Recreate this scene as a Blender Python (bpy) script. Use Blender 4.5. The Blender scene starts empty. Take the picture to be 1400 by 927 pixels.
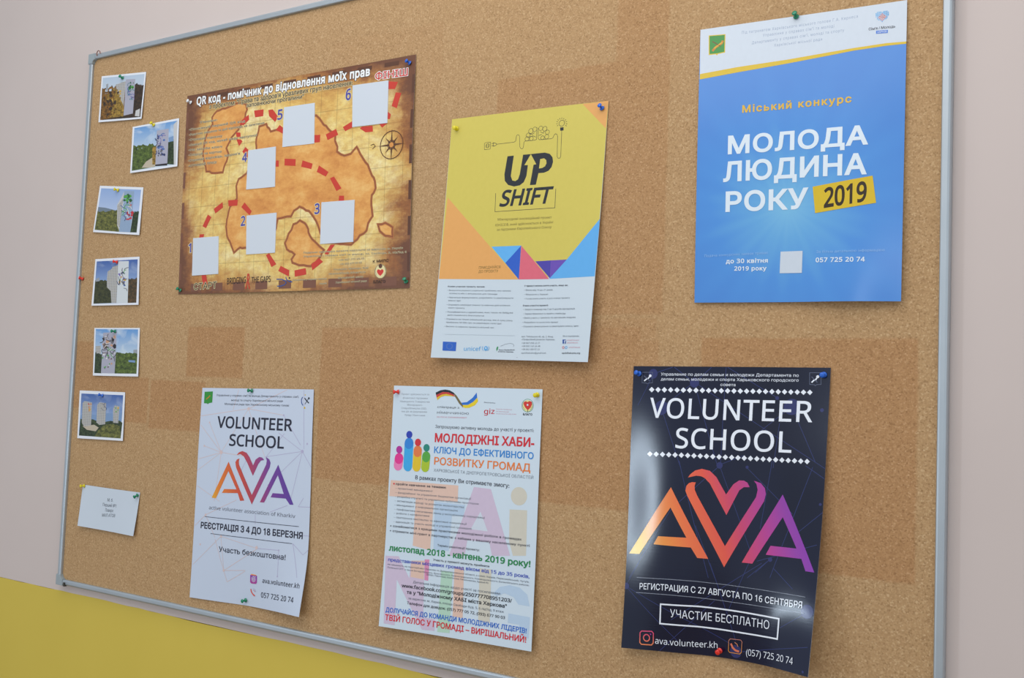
import bpy, bmesh, math, random
import numpy as np
from mathutils import Vector, Matrix
from mathutils.geometry import delaunay_2d_cdt, tessellate_polygon

# ------------------------------------------------------------------ camera, light, exposure
scene = bpy.context.scene
COL = scene.collection
CAM_Z = 1.5                        # eye height; the cork face is the plane y = 0
YAW, PITCH, ROLL, FOCAL_PX, DIST = -0.554864692, 0.0540666737, 0.0381518828, 1341.83377, 1.385

cam = bpy.data.cameras.new('camera')
cam_o = bpy.data.objects.new('camera', cam)
COL.objects.link(cam_o)
fw = Vector((math.sin(YAW) * math.cos(PITCH), math.cos(YAW) * math.cos(PITCH), math.sin(PITCH)))
rt = Vector((math.cos(YAW), -math.sin(YAW), 0))
up = rt.cross(fw)
c_, s_ = math.cos(ROLL), math.sin(ROLL)
rt2, up2 = c_ * rt + s_ * up, -s_ * rt + c_ * up
M = Matrix((rt2, up2, -fw)).transposed().to_4x4()
M.translation = Vector((0, -DIST, CAM_Z))
cam_o.matrix_world = M
cam.sensor_width = 36
cam.lens = FOCAL_PX * 36 / 1400
cam.clip_start = 0.05
scene.camera = cam_o

world = bpy.data.worlds.new('world')
scene.world = world
world.use_nodes = True
world.node_tree.nodes['Background'].inputs[0].default_value = (0.86, 0.93, 1.0, 1)
world.node_tree.nodes['Background'].inputs[1].default_value = 0.56


def area(name, loc, aim, size, power, colour):
    l = bpy.data.lights.new(name, 'AREA')
    l.shape = 'RECTANGLE'
    l.size, l.size_y = size
    l.energy, l.color = power, colour
    o = bpy.data.objects.new(name, l)
    COL.objects.link(o)
    o.location = loc
    o.rotation_euler = (Vector(aim) - Vector(loc)).to_track_quat('-Z', 'Y').to_euler()
    return o


area('ceiling_light', (-0.75, -1.3, 3.0), (-0.75, -0.5, 1.3), (2.6, 1.8), 29, (1.0, 0.96, 0.92))
area('window_daylight', (-2.8, -2.6, 1.2), (-0.7, 0, 1.3), (0.13, 0.9), 13, (0.72, 0.86, 1.0))
area('window_daylight', (-0.6, -3.3, 1.8), (-0.4, 0, 1.5), (0.16, 1.3), 4.5, (0.78, 0.89, 1.0))
area('window_daylight', (2.3, -2.3, 1.7), (-0.6, 0, 1.5), (1.3, 1.5), 9, (0.82, 0.91, 1.0))

scene.view_settings.view_transform = 'Standard'
scene.view_settings.look = 'None'
scene.view_settings.exposure = 0.0
scene.view_settings.gamma = 1.0
scene.view_settings.use_curve_mapping = False

# ------------------------------------------------------------------ helpers


def lin(c):
    r = []
    for x in c:
        x = x / 255
        r.append(x / 12.92 if x <= 0.04045 else ((x + 0.055) / 1.055) ** 2.4)
    return (*r, 1.0)


def new_mat(name, rough=0.5, spec=0.5, metal=0.0):
    m = bpy.data.materials.new(name)
    m.use_nodes = True
    nt = m.node_tree
    b = nt.nodes['Principled BSDF']
    b.inputs['Roughness'].default_value = rough
    b.inputs['Specular IOR Level'].default_value = spec
    b.inputs['Metallic'].default_value = metal
    return m, nt, b


def node(nt, kind, **k):
    n = nt.nodes.new(kind)
    for a, v in k.items():
        if a.startswith('in_'):
            n.inputs[int(a[3:])].default_value = v
        else:
            setattr(n, a, v)
    return n


def math_node(nt, op, a, b=None, clamp=False):
    n = nt.nodes.new('ShaderNodeMath')
    n.operation = op
    n.use_clamp = clamp
    for i, x in enumerate((a, b)):
        if x is None:
            continue
        if isinstance(x, (int, float)):
            n.inputs[i].default_value = x
        else:
            nt.links.new(x, n.inputs[i])
    return n.outputs[0]


def mix(nt, f, a, b, mode='MIX'):
    n = nt.nodes.new('ShaderNodeMix')
    n.data_type = 'RGBA'
    n.blend_type = mode
    for i, x in ((0, f), (6, a), (7, b)):
        if isinstance(x, (int, float, tuple)):
            n.inputs[i].default_value = x
        else:
            nt.links.new(x, n.inputs[i])
    return n.outputs[2]


def ramp(nt, f, stops):
    n = nt.nodes.new('ShaderNodeValToRGB')
    e = n.color_ramp.elements
    while len(e) > 1:
        e.remove(e[-1])
    e[0].position, e[0].color = stops[0][0], lin(stops[0][1])
    for p, c in stops[1:]:
        x = e.new(p)
        x.color = lin(c)
    nt.links.new(f, n.inputs[0])
    return n.outputs[0]


def noise(nt, vec, scale, detail=4, rough=0.6, dist=0.0):
    n = nt.nodes.new('ShaderNodeTexNoise')
    n.inputs['Scale'].default_value = scale
    n.inputs['Detail'].default_value = detail
    n.inputs['Roughness'].default_value = rough
    n.inputs['Distortion'].default_value = dist
    if vec is not None:
        nt.links.new(vec, n.inputs['Vector'])
    return n.outputs['Fac']


def bump(nt, b, h, strength, distance):
    n = nt.nodes.new('ShaderNodeBump')
    n.inputs['Strength'].default_value = strength
    n.inputs['Distance'].default_value = distance
    nt.links.new(h, n.inputs['Height'])
    nt.links.new(n.outputs[0], b.inputs['Normal'])


def link_mesh(name, bm, mats, parent=None, smooth=False):
    me = bpy.data.meshes.new(name)
    bm.normal_update()
    bm.to_mesh(me)
    bm.free()
    for m in (mats if isinstance(mats, (list, tuple)) else [mats]):
        me.materials.append(m)
    if smooth:
        me.polygons.foreach_set('use_smooth', [True] * len(me.polygons))
    o = bpy.data.objects.new(name, me)
    COL.objects.link(o)
    o.parent = parent
    return o


def empty(name, loc, label, cat, group=None):
    o = bpy.data.objects.new(name, None)
    COL.objects.link(o)
    o.empty_display_size = 0.02
    o.location = loc
    o['label'], o['category'] = label, cat
    if group:
        o['group'] = group
    return o


def add_box(bm, x0, x1, y0, y1, z0, z1, mi=0):
    v = [bm.verts.new(p) for p in ((x0, y0, z0), (x1, y0, z0), (x1, y1, z0), (x0, y1, z0), (x0, y0, z1), (x1, y0, z1), (x1, y1, z1), (x0, y1, z1))]
    for f in ((0, 3, 2, 1), (4, 5, 6, 7), (0, 1, 5, 4), (1, 2, 6, 5), (2, 3, 7, 6), (3, 0, 4, 7)):
        bm.faces.new([v[i] for i in f]).material_index = mi


def lathe(bm, prof, seg=20, mi=0):
    """profile of (radius, height) turned about +z"""
    rings = []
    for r, z in prof:
        if r < 1e-6:
            rings.append([bm.verts.new((0, 0, z))])
        else:
            rings.append([bm.verts.new((r * math.cos(2 * math.pi * k / seg), r * math.sin(2 * math.pi * k / seg), z)) for k in range(seg)])
    for a, b in zip(rings, rings[1:]):
        for k in range(seg):
            k2 = (k + 1) % seg
            if len(a) == 1:
                bm.faces.new((a[0], b[k], b[k2])).material_index = mi
            elif len(b) == 1:
                bm.faces.new((a[k], b[0], a[k2])).material_index = mi
            else:
                bm.faces.new((a[k], b[k], b[k2], a[k2])).material_index = mi


# ------------------------------------------------------------------ the setting
WALL_Y = 0.011
DADO_Z = CAM_Z - 0.4905

m_wall, nt, b = new_mat('pale_pink_wall_paint', 0.75, 0.25)
tc = node(nt, 'ShaderNodeTexCoord').outputs['Object']
n1 = noise(nt, tc, 3.0, 3)
nt.links.new(mix(nt, n1, lin((201, 188, 183)), lin((209, 196, 191))), b.inputs['Base Color'])
bump(nt, b, noise(nt, tc, 90, 3), 0.15, 0.0006)

m_dado, nt, b = new_mat('mustard_wall_paint', 0.6, 0.3)
tc = node(nt, 'ShaderNodeTexCoord').outputs['Object']
nt.links.new(mix(nt, noise(nt, tc, 4.0, 3), lin((206, 182, 74)), lin((214, 190, 82))), b.inputs['Base Color'])
bump(nt, b, noise(nt, tc, 70, 3), 0.2, 0.0006)

bm = bmesh.new()
XL, XR = -5.4, 2.4
add_box(bm, XL, XR, WALL_Y, WALL_Y + 0.15, DADO_Z, 3.3, 0)
wall = link_mesh('wall_back', bm, m_wall)
wall['kind'] = 'structure'
# dado: a slightly wavy hand-painted top edge, a coat of paint thicker than the wall
bm = bmesh.new()
rr = random.Random(3)
n = 200
fr, bk, lo = [], [], []
for i in range(n + 1):
    x = XL + (XR - XL) * i / n
    z = DADO_Z + 0.0012 * math.sin(x * 9) + rr.uniform(-0.0008, 0.0008)
    fr.append(bm.verts.new((x, WALL_Y - 0.0006, z)))
    bk.append(bm.verts.new((x, WALL_Y + 0.15, z)))
    lo.append(bm.verts.new((x, WALL_Y - 0.0006, 0.0)))
for i in range(n):
    bm.faces.new((lo[i], lo[i + 1], fr[i + 1], fr[i]))
    bm.faces.new((fr[i], fr[i + 1], bk[i + 1], bk[i]))
o = link_mesh('wall_back_dado', bm, m_dado)
o['kind'] = 'structure'

m_floor, nt, b = new_mat('floor_laminate', 0.4, 0.4)
tc = node(nt, 'ShaderNodeTexCoord').outputs['Object']
nt.links.new(mix(nt, noise(nt, tc, 6.0, 4), lin((150, 125, 100)), lin((172, 148, 120))), b.inputs['Base Color'])
bm = bmesh.new()
add_box(bm, XL, XR, -4.0, WALL_Y + 0.15, -0.1, 0.0)
o = link_mesh('floor', bm, m_floor)
o['kind'] = 'structure'

def catmull(p, t):
    """smooth curve through evenly spaced values p, t in 0..1"""
    n = len(p) - 1
    if n == 1:
        return p[0] * (1 - t) + p[1] * t
    x = min(max(t, 0.0), 1.0) * n
    i = min(int(x), n - 1)
    f = x - i
    a = p[i - 1] if i > 0 else 2 * p[0] - p[1]
    b, c = p[i], p[i + 1]
    d = p[i + 2] if i + 2 <= n else 2 * p[n] - p[n - 1]
    return b + 0.5 * f * (c - a + f * (2 * a - 5 * b + 4 * c - d + f * (3 * (b - c) + d - a)))


def sheet_point(s, u, v):
    """page millimetres (u right, v up) -> world metres on the curled sheet"""
    w, h = s['size']
    a, b = u / w, 1 - v / h
    (x0, z0), (x1, z1), (x2, z2), (x3, z3) = s['corners']     # TL TR BR BL
    X = (x0 * (1 - a) + x1 * a) * (1 - b) + (x3 * (1 - a) + x2 * a) * b
    Z = (z0 * (1 - a) + z1 * a) * (1 - b) + (z3 * (1 - a) + z2 * a) * b
    d = catmull([catmull(r, a) for r in s['lift']], b) / 1000.0
    if 'wave' in s:                                           # page edges drawn in by the curl, mm
        wx, wz = s['wave']
        X += catmull([catmull(r, a) for r in wx], b) / 1000.0
        Z += catmull([catmull(r, a) for r in wz], b) / 1000.0
    return X, -d, Z


SHEETS, PRINT = {}, {}
SHEETS['map'] = {'size': (594, 420), 'lift': [[1.2, 2, 2.5, 2, 1.5], [2, 5, 6, 4, 5], [2, 6, 7, 5, 4], [1.2, 4, 5, 4, 1.2]], 'corners': [(-1.6975, 0.6059), (-1.085, 0.6039), (-1.0765, 0.1784), (-1.6908, 0.1793)]}
PRINT['map'] = [
    ('G','land','map_land',[(217,329.8),(225.8,331),(236.2,332.8),(239.3,326.4),(244.9,322.6),(249.3,316.1),(255.9,316.8),(264,317.8),(271.7,316.2),(280.1,312.6),(287.3,312.2),(295,317.3),(300.4,320.4),(308.3,326.4),(314.3,331.1),(322.1,330.6),(330.3,330.8),(337.8,332.1),(343.5,332.5),(350.9,334.9),(357.5,334.9),(365.2,335),(373.9,327.8),(379.5,321.4),(384.9,314.6),(390.9,311.9),(394.9,307),(401.5,301),(407.2,297.1),(414.4,294.8),(414.1,281),(420.5,268.9),(420.2,259.6),(429.9,253.4),(438.4,250.3),(447.3,251.5),(453.6,252.6),(460.7,259.2),(466.8,264.1),(471.6,257.2),(475.3,250.8),(483.8,239.6),(488.6,233.4),(494.9,227.9),(497.4,222),(501.3,214.4),(504.9,207.3),(509.5,202.8),(512.2,196.1),(514.5,183.4),(510.5,175.6),(506,171.2),(505.3,161.9),(505.8,152.8),(507.5,143.3),(509.3,132.4),(504,126.4),(499.6,120.1),(496.2,106.8),(490.2,102),(480.8,98.5),(475.6,91.8),(470.3,88.9),(461.7,82.7),(452.1,83.7),(443.7,84.7),(436.8,84.8),(427.4,86.7),(420.2,87.5),(410.7,88.5),(404.3,89),(395.7,92.8),(392.4,99.3),(386.9,108.4),(384.1,115.8),(379.8,124.8),(376.2,130.8),(370.7,137.8),(363.5,145.7),(357.7,151.3),(350.4,152.8),(343.1,157.6),(333.4,161.2),(328.7,157.9),(319.9,154.3),(312.8,143.6),(302.8,144),(294.5,143),(288.2,142),(278.8,141.4),(276.2,130.8),(275.5,123),(271.3,116.5),(264.2,113.7),(258.9,108.9),(255.2,104.5),(249.1,99.5),(244.4,93.3),(237.8,90.2),(232.8,85.6),(226.2,86.1),(217.3,86.7),(210.2,85.7),(200,88.1),(194.2,88.4),(185.2,88),(178.7,89.7),(170.6,85.4),(162.2,80.1),(158.1,87.3),(153.4,95.7),(149.2,103.5),(144.8,107.6),(140.6,115.7),(138.9,125.5),(136.9,133.7),(138,139.9),(138.5,148.1),(140.8,154.6),(142.8,164.1),(146.2,173.7),(154.1,178.5),(157.4,182.9),(164.9,189),(164.2,196.8),(162.7,205.1),(161.3,214.8),(163.2,219.8),(167.2,228.2),(174.7,230.7),(182.7,234.9),(188.8,237.9),(192.7,244.7),(197.7,250.2),(203.9,257.2),(207.8,261.6),(212.9,267.9),(213.5,276.3),(212.9,282.4),(212.3,290.3),(210.6,296.9),(210.9,305.7),(212.7,312),(215.9,320.9)]),
    ('L','land','map_edge',5,[(217,329.8),(225.8,331),(236.2,332.8),(239.3,326.4),(244.9,322.6),(249.3,316.1),(255.9,316.8),(264,317.8),(271.7,316.2),(280.1,312.6),(287.3,312.2),(295,317.3),(300.4,320.4),(308.3,326.4),(314.3,331.1),(322.1,330.6),(330.3,330.8),(337.8,332.1),(343.5,332.5),(350.9,334.9),(357.5,334.9),(365.2,335),(373.9,327.8),(379.5,321.4),(384.9,314.6),(390.9,311.9),(394.9,307),(401.5,301),(407.2,297.1),(414.4,294.8),(414.1,281),(420.5,268.9),(420.2,259.6),(429.9,253.4),(438.4,250.3),(447.3,251.5),(453.6,252.6),(460.7,259.2),(466.8,264.1),(471.6,257.2),(475.3,250.8),(483.8,239.6),(488.6,233.4),(494.9,227.9),(497.4,222),(501.3,214.4),(504.9,207.3),(509.5,202.8),(512.2,196.1),(514.5,183.4),(510.5,175.6),(506,171.2),(505.3,161.9),(505.8,152.8),(507.5,143.3),(509.3,132.4),(504,126.4),(499.6,120.1),(496.2,106.8),(490.2,102),(480.8,98.5),(475.6,91.8),(470.3,88.9),(461.7,82.7),(452.1,83.7),(443.7,84.7),(436.8,84.8),(427.4,86.7),(420.2,87.5),(410.7,88.5),(404.3,89),(395.7,92.8),(392.4,99.3),(386.9,108.4),(384.1,115.8),(379.8,124.8),(376.2,130.8),(370.7,137.8),(363.5,145.7),(357.7,151.3),(350.4,152.8),(343.1,157.6),(333.4,161.2),(328.7,157.9),(319.9,154.3),(312.8,143.6),(302.8,144),(294.5,143),(288.2,142),(278.8,141.4),(276.2,130.8),(275.5,123),(271.3,116.5),(264.2,113.7),(258.9,108.9),(255.2,104.5),(249.1,99.5),(244.4,93.3),(237.8,90.2),(232.8,85.6),(226.2,86.1),(217.3,86.7),(210.2,85.7),(200,88.1),(194.2,88.4),(185.2,88),(178.7,89.7),(170.6,85.4),(162.2,80.1),(158.1,87.3),(153.4,95.7),(149.2,103.5),(144.8,107.6),(140.6,115.7),(138.9,125.5),(136.9,133.7),(138,139.9),(138.5,148.1),(140.8,154.6),(142.8,164.1),(146.2,173.7),(154.1,178.5),(157.4,182.9),(164.9,189),(164.2,196.8),(162.7,205.1),(161.3,214.8),(163.2,219.8),(167.2,228.2),(174.7,230.7),(182.7,234.9),(188.8,237.9),(192.7,244.7),(197.7,250.2),(203.9,257.2),(207.8,261.6),(212.9,267.9),(213.5,276.3),(212.9,282.4),(212.3,290.3),(210.6,296.9),(210.9,305.7),(212.7,312),(215.9,320.9)],True),
    ('L','land','map_edge2',0.9,[(217,329.8),(225.8,331),(236.2,332.8),(239.3,326.4),(244.9,322.6),(249.3,316.1),(255.9,316.8),(264,317.8),(271.7,316.2),(280.1,312.6),(287.3,312.2),(295,317.3),(300.4,320.4),(308.3,326.4),(314.3,331.1),(322.1,330.6),(330.3,330.8),(337.8,332.1),(343.5,332.5),(350.9,334.9),(357.5,334.9),(365.2,335),(373.9,327.8),(379.5,321.4),(384.9,314.6),(390.9,311.9),(394.9,307),(401.5,301),(407.2,297.1),(414.4,294.8),(414.1,281),(420.5,268.9),(420.2,259.6),(429.9,253.4),(438.4,250.3),(447.3,251.5),(453.6,252.6),(460.7,259.2),(466.8,264.1),(471.6,257.2),(475.3,250.8),(483.8,239.6),(488.6,233.4),(494.9,227.9),(497.4,222),(501.3,214.4),(504.9,207.3),(509.5,202.8),(512.2,196.1),(514.5,183.4),(510.5,175.6),(506,171.2),(505.3,161.9),(505.8,152.8),(507.5,143.3),(509.3,132.4),(504,126.4),(499.6,120.1),(496.2,106.8),(490.2,102),(480.8,98.5),(475.6,91.8),(470.3,88.9),(461.7,82.7),(452.1,83.7),(443.7,84.7),(436.8,84.8),(427.4,86.7),(420.2,87.5),(410.7,88.5),(404.3,89),(395.7,92.8),(392.4,99.3),(386.9,108.4),(384.1,115.8),(379.8,124.8),(376.2,130.8),(370.7,137.8),(363.5,145.7),(357.7,151.3),(350.4,152.8),(343.1,157.6),(333.4,161.2),(328.7,157.9),(319.9,154.3),(312.8,143.6),(302.8,144),(294.5,143),(288.2,142),(278.8,141.4),(276.2,130.8),(275.5,123),(271.3,116.5),(264.2,113.7),(258.9,108.9),(255.2,104.5),(249.1,99.5),(244.4,93.3),(237.8,90.2),(232.8,85.6),(226.2,86.1),(217.3,86.7),(210.2,85.7),(200,88.1),(194.2,88.4),(185.2,88),(178.7,89.7),(170.6,85.4),(162.2,80.1),(158.1,87.3),(153.4,95.7),(149.2,103.5),(144.8,107.6),(140.6,115.7),(138.9,125.5),(136.9,133.7),(138,139.9),(138.5,148.1),(140.8,154.6),(142.8,164.1),(146.2,173.7),(154.1,178.5),(157.4,182.9),(164.9,189),(164.2,196.8),(162.7,205.1),(161.3,214.8),(163.2,219.8),(167.2,228.2),(174.7,230.7),(182.7,234.9),(188.8,237.9),(192.7,244.7),(197.7,250.2),(203.9,257.2),(207.8,261.6),(212.9,267.9),(213.5,276.3),(212.9,282.4),(212.3,290.3),(210.6,296.9),(210.9,305.7),(212.7,312),(215.9,320.9)],True),
    ('G','land','map_land',[(335.8,134.5),(348.6,128.3),(352.8,123.8),(357.3,116.8),(358.2,110.4),(362.6,103),(367.9,96.8),(374.6,92.1),(380.3,87.6),(386.3,82.5),(397.4,75.3),(392.7,70.2),(389.2,63.1),(383.9,58.7),(378.3,52.8),(371,50),(366.2,45.8),(356.2,46.8),(348.8,48.5),(337.6,48.6),(328.4,51.6),(319.9,54.2),(317.4,60.8),(325.3,69.7),(318.1,74.8),(311.8,76.4),(304.8,80.7),(299.4,92.8),(304.7,101.3),(308,110.2),(315.5,117.8),(319.5,127.9),(328,129.7)]),
    ('L','land','map_edge',5,[(335.8,134.5),(348.6,128.3),(352.8,123.8),(357.3,116.8),(358.2,110.4),(362.6,103),(367.9,96.8),(374.6,92.1),(380.3,87.6),(386.3,82.5),(397.4,75.3),(392.7,70.2),(389.2,63.1),(383.9,58.7),(378.3,52.8),(371,50),(366.2,45.8),(356.2,46.8),(348.8,48.5),(337.6,48.6),(328.4,51.6),(319.9,54.2),(317.4,60.8),(325.3,69.7),(318.1,74.8),(311.8,76.4),(304.8,80.7),(299.4,92.8),(304.7,101.3),(308,110.2),(315.5,117.8),(319.5,127.9),(328,129.7)],True),
    ('L','land','map_edge2',0.9,[(335.8,134.5),(348.6,128.3),(352.8,123.8),(357.3,116.8),(358.2,110.4),(362.6,103),(367.9,96.8),(374.6,92.1),(380.3,87.6),(386.3,82.5),(397.4,75.3),(392.7,70.2),(389.2,63.1),(383.9,58.7),(378.3,52.8),(371,50),(366.2,45.8),(356.2,46.8),(348.8,48.5),(337.6,48.6),(328.4,51.6),(319.9,54.2),(317.4,60.8),(325.3,69.7),(318.1,74.8),(311.8,76.4),(304.8,80.7),(299.4,92.8),(304.7,101.3),(308,110.2),(315.5,117.8),(319.5,127.9),(328,129.7)],True),
    ('G','land','map_land',[(92.3,376.2),(100.4,376.9),(108.7,379.4),(117,378.6),(125.5,380.2),(133.4,381.6),(140.6,383.1),(148.9,385.2),(156.3,385.3),(165.6,383.5),(175.4,380.9),(180.1,368.4),(176.3,361.9),(176,353.8),(171.7,347.5),(168.3,342.7),(164,336.9),(158.5,329.7),(153.2,326.1),(145.7,320.1),(139.7,315.7),(136.1,308.3),(131.5,302.4),(126.8,295.2),(134,283.1),(132.4,277.1),(129.7,268.2),(124.8,261.2),(122.4,254.8),(120.2,246),(112.1,246.4),(105.2,246.3),(96,246.6),(86.9,247.8),(80.2,251.6),(70.3,252.3),(67.9,262.7),(63.1,271),(61.5,276.7),(58.9,283.8),(57.3,290),(58.5,299.6),(59.5,305.1),(61.6,314),(62.1,320.9),(65.9,329.8),(68.8,336.3),(75.6,344.1),(82.2,349.7),(79.9,358.3),(79.4,364.7),(84.6,370.6)]),
    ('L','land','map_edge',5,[(92.3,376.2),(100.4,376.9),(108.7,379.4),(117,378.6),(125.5,380.2),(133.4,381.6),(140.6,383.1),(148.9,385.2),(156.3,385.3),(165.6,383.5),(175.4,380.9),(180.1,368.4),(176.3,361.9),(176,353.8),(171.7,347.5),(168.3,342.7),(164,336.9),(158.5,329.7),(153.2,326.1),(145.7,320.1),(139.7,315.7),(136.1,308.3),(131.5,302.4),(126.8,295.2),(134,283.1),(132.4,277.1),(129.7,268.2),(124.8,261.2),(122.4,254.8),(120.2,246),(112.1,246.4),(105.2,246.3),(96,246.6),(86.9,247.8),(80.2,251.6),(70.3,252.3),(67.9,262.7),(63.1,271),(61.5,276.7),(58.9,283.8),(57.3,290),(58.5,299.6),(59.5,305.1),(61.6,314),(62.1,320.9),(65.9,329.8),(68.8,336.3),(75.6,344.1),(82.2,349.7),(79.9,358.3),(79.4,364.7),(84.6,370.6)],True),
    ('L','land','map_edge2',0.9,[(92.3,376.2),(100.4,376.9),(108.7,379.4),(117,378.6),(125.5,380.2),(133.4,381.6),(140.6,383.1),(148.9,385.2),(156.3,385.3),(165.6,383.5),(175.4,380.9),(180.1,368.4),(176.3,361.9),(176,353.8),(171.7,347.5),(168.3,342.7),(164,336.9),(158.5,329.7),(153.2,326.1),(145.7,320.1),(139.7,315.7),(136.1,308.3),(131.5,302.4),(126.8,295.2),(134,283.1),(132.4,277.1),(129.7,268.2),(124.8,261.2),(122.4,254.8),(120.2,246),(112.1,246.4),(105.2,246.3),(96,246.6),(86.9,247.8),(80.2,251.6),(70.3,252.3),(67.9,262.7),(63.1,271),(61.5,276.7),(58.9,283.8),(57.3,290),(58.5,299.6),(59.5,305.1),(61.6,314),(62.1,320.9),(65.9,329.8),(68.8,336.3),(75.6,344.1),(82.2,349.7),(79.9,358.3),(79.4,364.7),(84.6,370.6)],True),
    ('G','land','map_land',[(521.9,116.6),(530.3,116.3),(538.2,118.5),(547.3,114.2),(554.9,109.7),(554.2,101.6),(555,92.4),(547.3,94.2),(539.3,95),(533.6,98.8),(526.4,104.4)]),
    ('L','land','map_edge',5,[(521.9,116.6),(530.3,116.3),(538.2,118.5),(547.3,114.2),(554.9,109.7),(554.2,101.6),(555,92.4),(547.3,94.2),(539.3,95),(533.6,98.8),(526.4,104.4)],True),
    ('L','land','map_edge2',0.9,[(521.9,116.6),(530.3,116.3),(538.2,118.5),(547.3,114.2),(554.9,109.7),(554.2,101.6),(555,92.4),(547.3,94.2),(539.3,95),(533.6,98.8),(526.4,104.4)],True),
    ('G','border_block','map_dark',[(28,406),(61,406),(61,414),(28,414)]),
    ('G','border_block','map_block',[(38,5),(70,5),(70,21),(38,21)]),
    ('G','border_block','map_dark',[(90,406),(123,406),(123,414),(90,414)]),
    ('G','border_block','map_block',[(100,5),(132,5),(132,21),(100,21)]),
    ('G','border_block','map_dark',[(152,406),(185,406),(185,414),(152,414)]),
    ('G','border_block','map_block',[(162,5),(194,5),(194,21),(162,21)]),
    ('G','border_block','map_dark',[(214,406),(247,406),(247,414),(214,414)]),
    ('G','border_block','map_block',[(224,5),(256,5),(256,21),(224,21)]),
    ('G','border_block','map_dark',[(276,406),(309,406),(309,414),(276,414)]),
    ('G','border_block','map_block',[(286,5),(318,5),(318,21),(286,21)]),
    ('G','border_block','map_dark',[(338,406),(371,406),(371,414),(338,414)]),
    ('G','border_block','map_block',[(348,5),(380,5),(380,21),(348,21)]),
    ('G','border_block','map_dark',[(400,406),(433,406),(433,414),(400,414)]),
    ('G','border_block','map_block',[(410,5),(442,5),(442,21),(410,21)]),
    ('G','border_block','map_dark',[(462,406),(495,406),(495,414),(462,414)]),
    ('G','border_block','map_block',[(472,5),(504,5),(504,21),(472,21)]),
    ('G','border_block','map_dark',[(524,406),(557,406),(557,414),(524,414)]),
    ('G','border_block','map_block',[(534,5),(566,5),(566,21),(534,21)]),
    ('G','border_block','map_block',[(0,30),(7,30),(7,64),(0,64)]),
    ('G','border_block','map_dark',[(588,30),(594,30),(594,64),(588,64)]),
    ('G','border_block','map_block',[(0,94),(7,94),(7,128),(0,128)]),
    ('G','border_block','map_dark',[(588,94),(594,94),(594,128),(588,128)]),
    ('G','border_block','map_block',[(0,158),(7,158),(7,192),(0,192)]),
    ('G','border_block','map_dark',[(588,158),(594,158),(594,192),(588,192)]),
    ('G','border_block','map_block',[(0,222),(7,222),(7,256),(0,256)]),
    ('G','border_block','map_dark',[(588,222),(594,222),(594,256),(588,256)]),
    ('G','border_block','map_block',[(0,286),(7,286),(7,320),(0,320)]),
    ('G','border_block','map_dark',[(588,286),(594,286),(594,320),(588,320)]),
    ('G','border_block','map_block',[(0,350),(7,350),(7,384),(0,384)]),
    ('G','border_block','map_dark',[(588,350),(594,350),(594,384),(588,384)]),
    ('G','route_dash','map_red',[(534.9,378.5),(556.6,374.5),(550.3,362.1),(533.6,364.4)]),
    ('G','route_dash','map_red',[(552.7,355.7),(565.2,353),(556.4,325.9),(544.5,331.4)]),
    ('G','route_dash','map_red',[(535.9,322.3),(543.7,316.3),(541.6,307.4),(534.5,308.9)]),
    ('G','route_dash','map_red',[(518.1,300.7),(530.6,302.6),(536.9,301.2),(524.7,293.8)]),
    ('G','route_dash','map_red',[(472.5,298.3),(477.5,301.2),(502.4,300.1),(503.8,288.7),(486.7,289.2)]),
    ('G','route_dash','map_red',[(431.7,305.2),(454.3,314.2),(456.7,302.5),(437.8,296.6)]),
    ('G','route_dash','map_red',[(391.1,295.5),(415.5,303.5),(421.4,291.7),(396.2,283.8)]),
    ('G','route_dash','map_red',[(363.2,297.3),(377.7,296.2),(377.6,281.8),(364.1,282.4)]),
    ('G','route_dash','map_red',[(263.4,318),(272.5,326.9),(282.6,319.5),(283.5,307.5)]),
    ('G','route_dash','map_red',[(239.4,360.5),(251.3,360.5),(267.3,343.2),(259.7,334.2),(242.4,348)]),
    ('G','route_dash','map_red',[(200,364.2),(226.3,363.6),(226.4,349.9),(203.8,349.9)]),
    ('G','route_dash','map_red',[(168,349.3),(185.3,357.7),(187.7,347),(172.6,337.5),(160.9,340.7)]),
    ('G','route_dash','map_red',[(267.7,256.5),(275,255.8),(275.8,243.4),(267.6,244.2)]),
    ('G','route_dash','map_red',[(290.2,258),(319.1,254.6),(319,241.1),(290.6,244.6)]),
    ('G','route_dash','map_red',[(336.5,250.6),(362,242),(359.4,231.6),(333.5,238.4)]),
    ('G','route_dash','map_red',[(377.9,237.1),(401.8,222.8),(395.6,214.3),(372.8,225.2)]),
    ('G','route_dash','map_red',[(152.6,324.8),(165.1,323.4),(166.3,313.7),(154.3,315.7)]),
    ('G','route_dash','map_red',[(154.7,310.8),(168.2,308.7),(172.4,304.1),(163.2,295.5)]),
    ('G','route_dash','map_red',[(181.8,292.2),(190.8,285.2),(188.8,282),(190,269.6),(182.1,275.1),(173.6,283.5)]),
    ('G','route_dash','map_red',[(405.9,210.3),(415.5,213),(434.5,189.1),(422.6,184.8)]),
    ('G','route_dash','map_red',[(429.5,175.7),(441.3,174.9),(441.8,164.6),(428.7,166.2)]),
    ('G','route_dash','map_red',[(412.8,84.7),(423.3,84.3),(407.8,66.4),(399,67.5)]),
    ('G','route_dash','map_red',[(250.6,71.6),(258.8,74.8),(278.8,52.7),(266,47.8)]),
    ('G','route_dash','map_red',[(187.1,179.5),(208,160.5),(202.4,152.8),(178.4,170.6)]),
    ('G','route_dash','map_red',[(139.8,187.4),(168.1,186.4),(166.8,174.3),(141.7,175)]),
    ('G','route_dash','map_red',[(98.9,172.7),(124,184.8),(125.8,173.5),(103.9,162.6)]),
    ('G','route_dash','map_red',[(81.5,162.2),(92.3,155.9),(77.7,134.2),(66.9,138.6)]),
    ('G','route_dash','map_red',[(58.9,122.4),(72.8,122.4),(71,115),(58.2,115.6)]),
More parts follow.
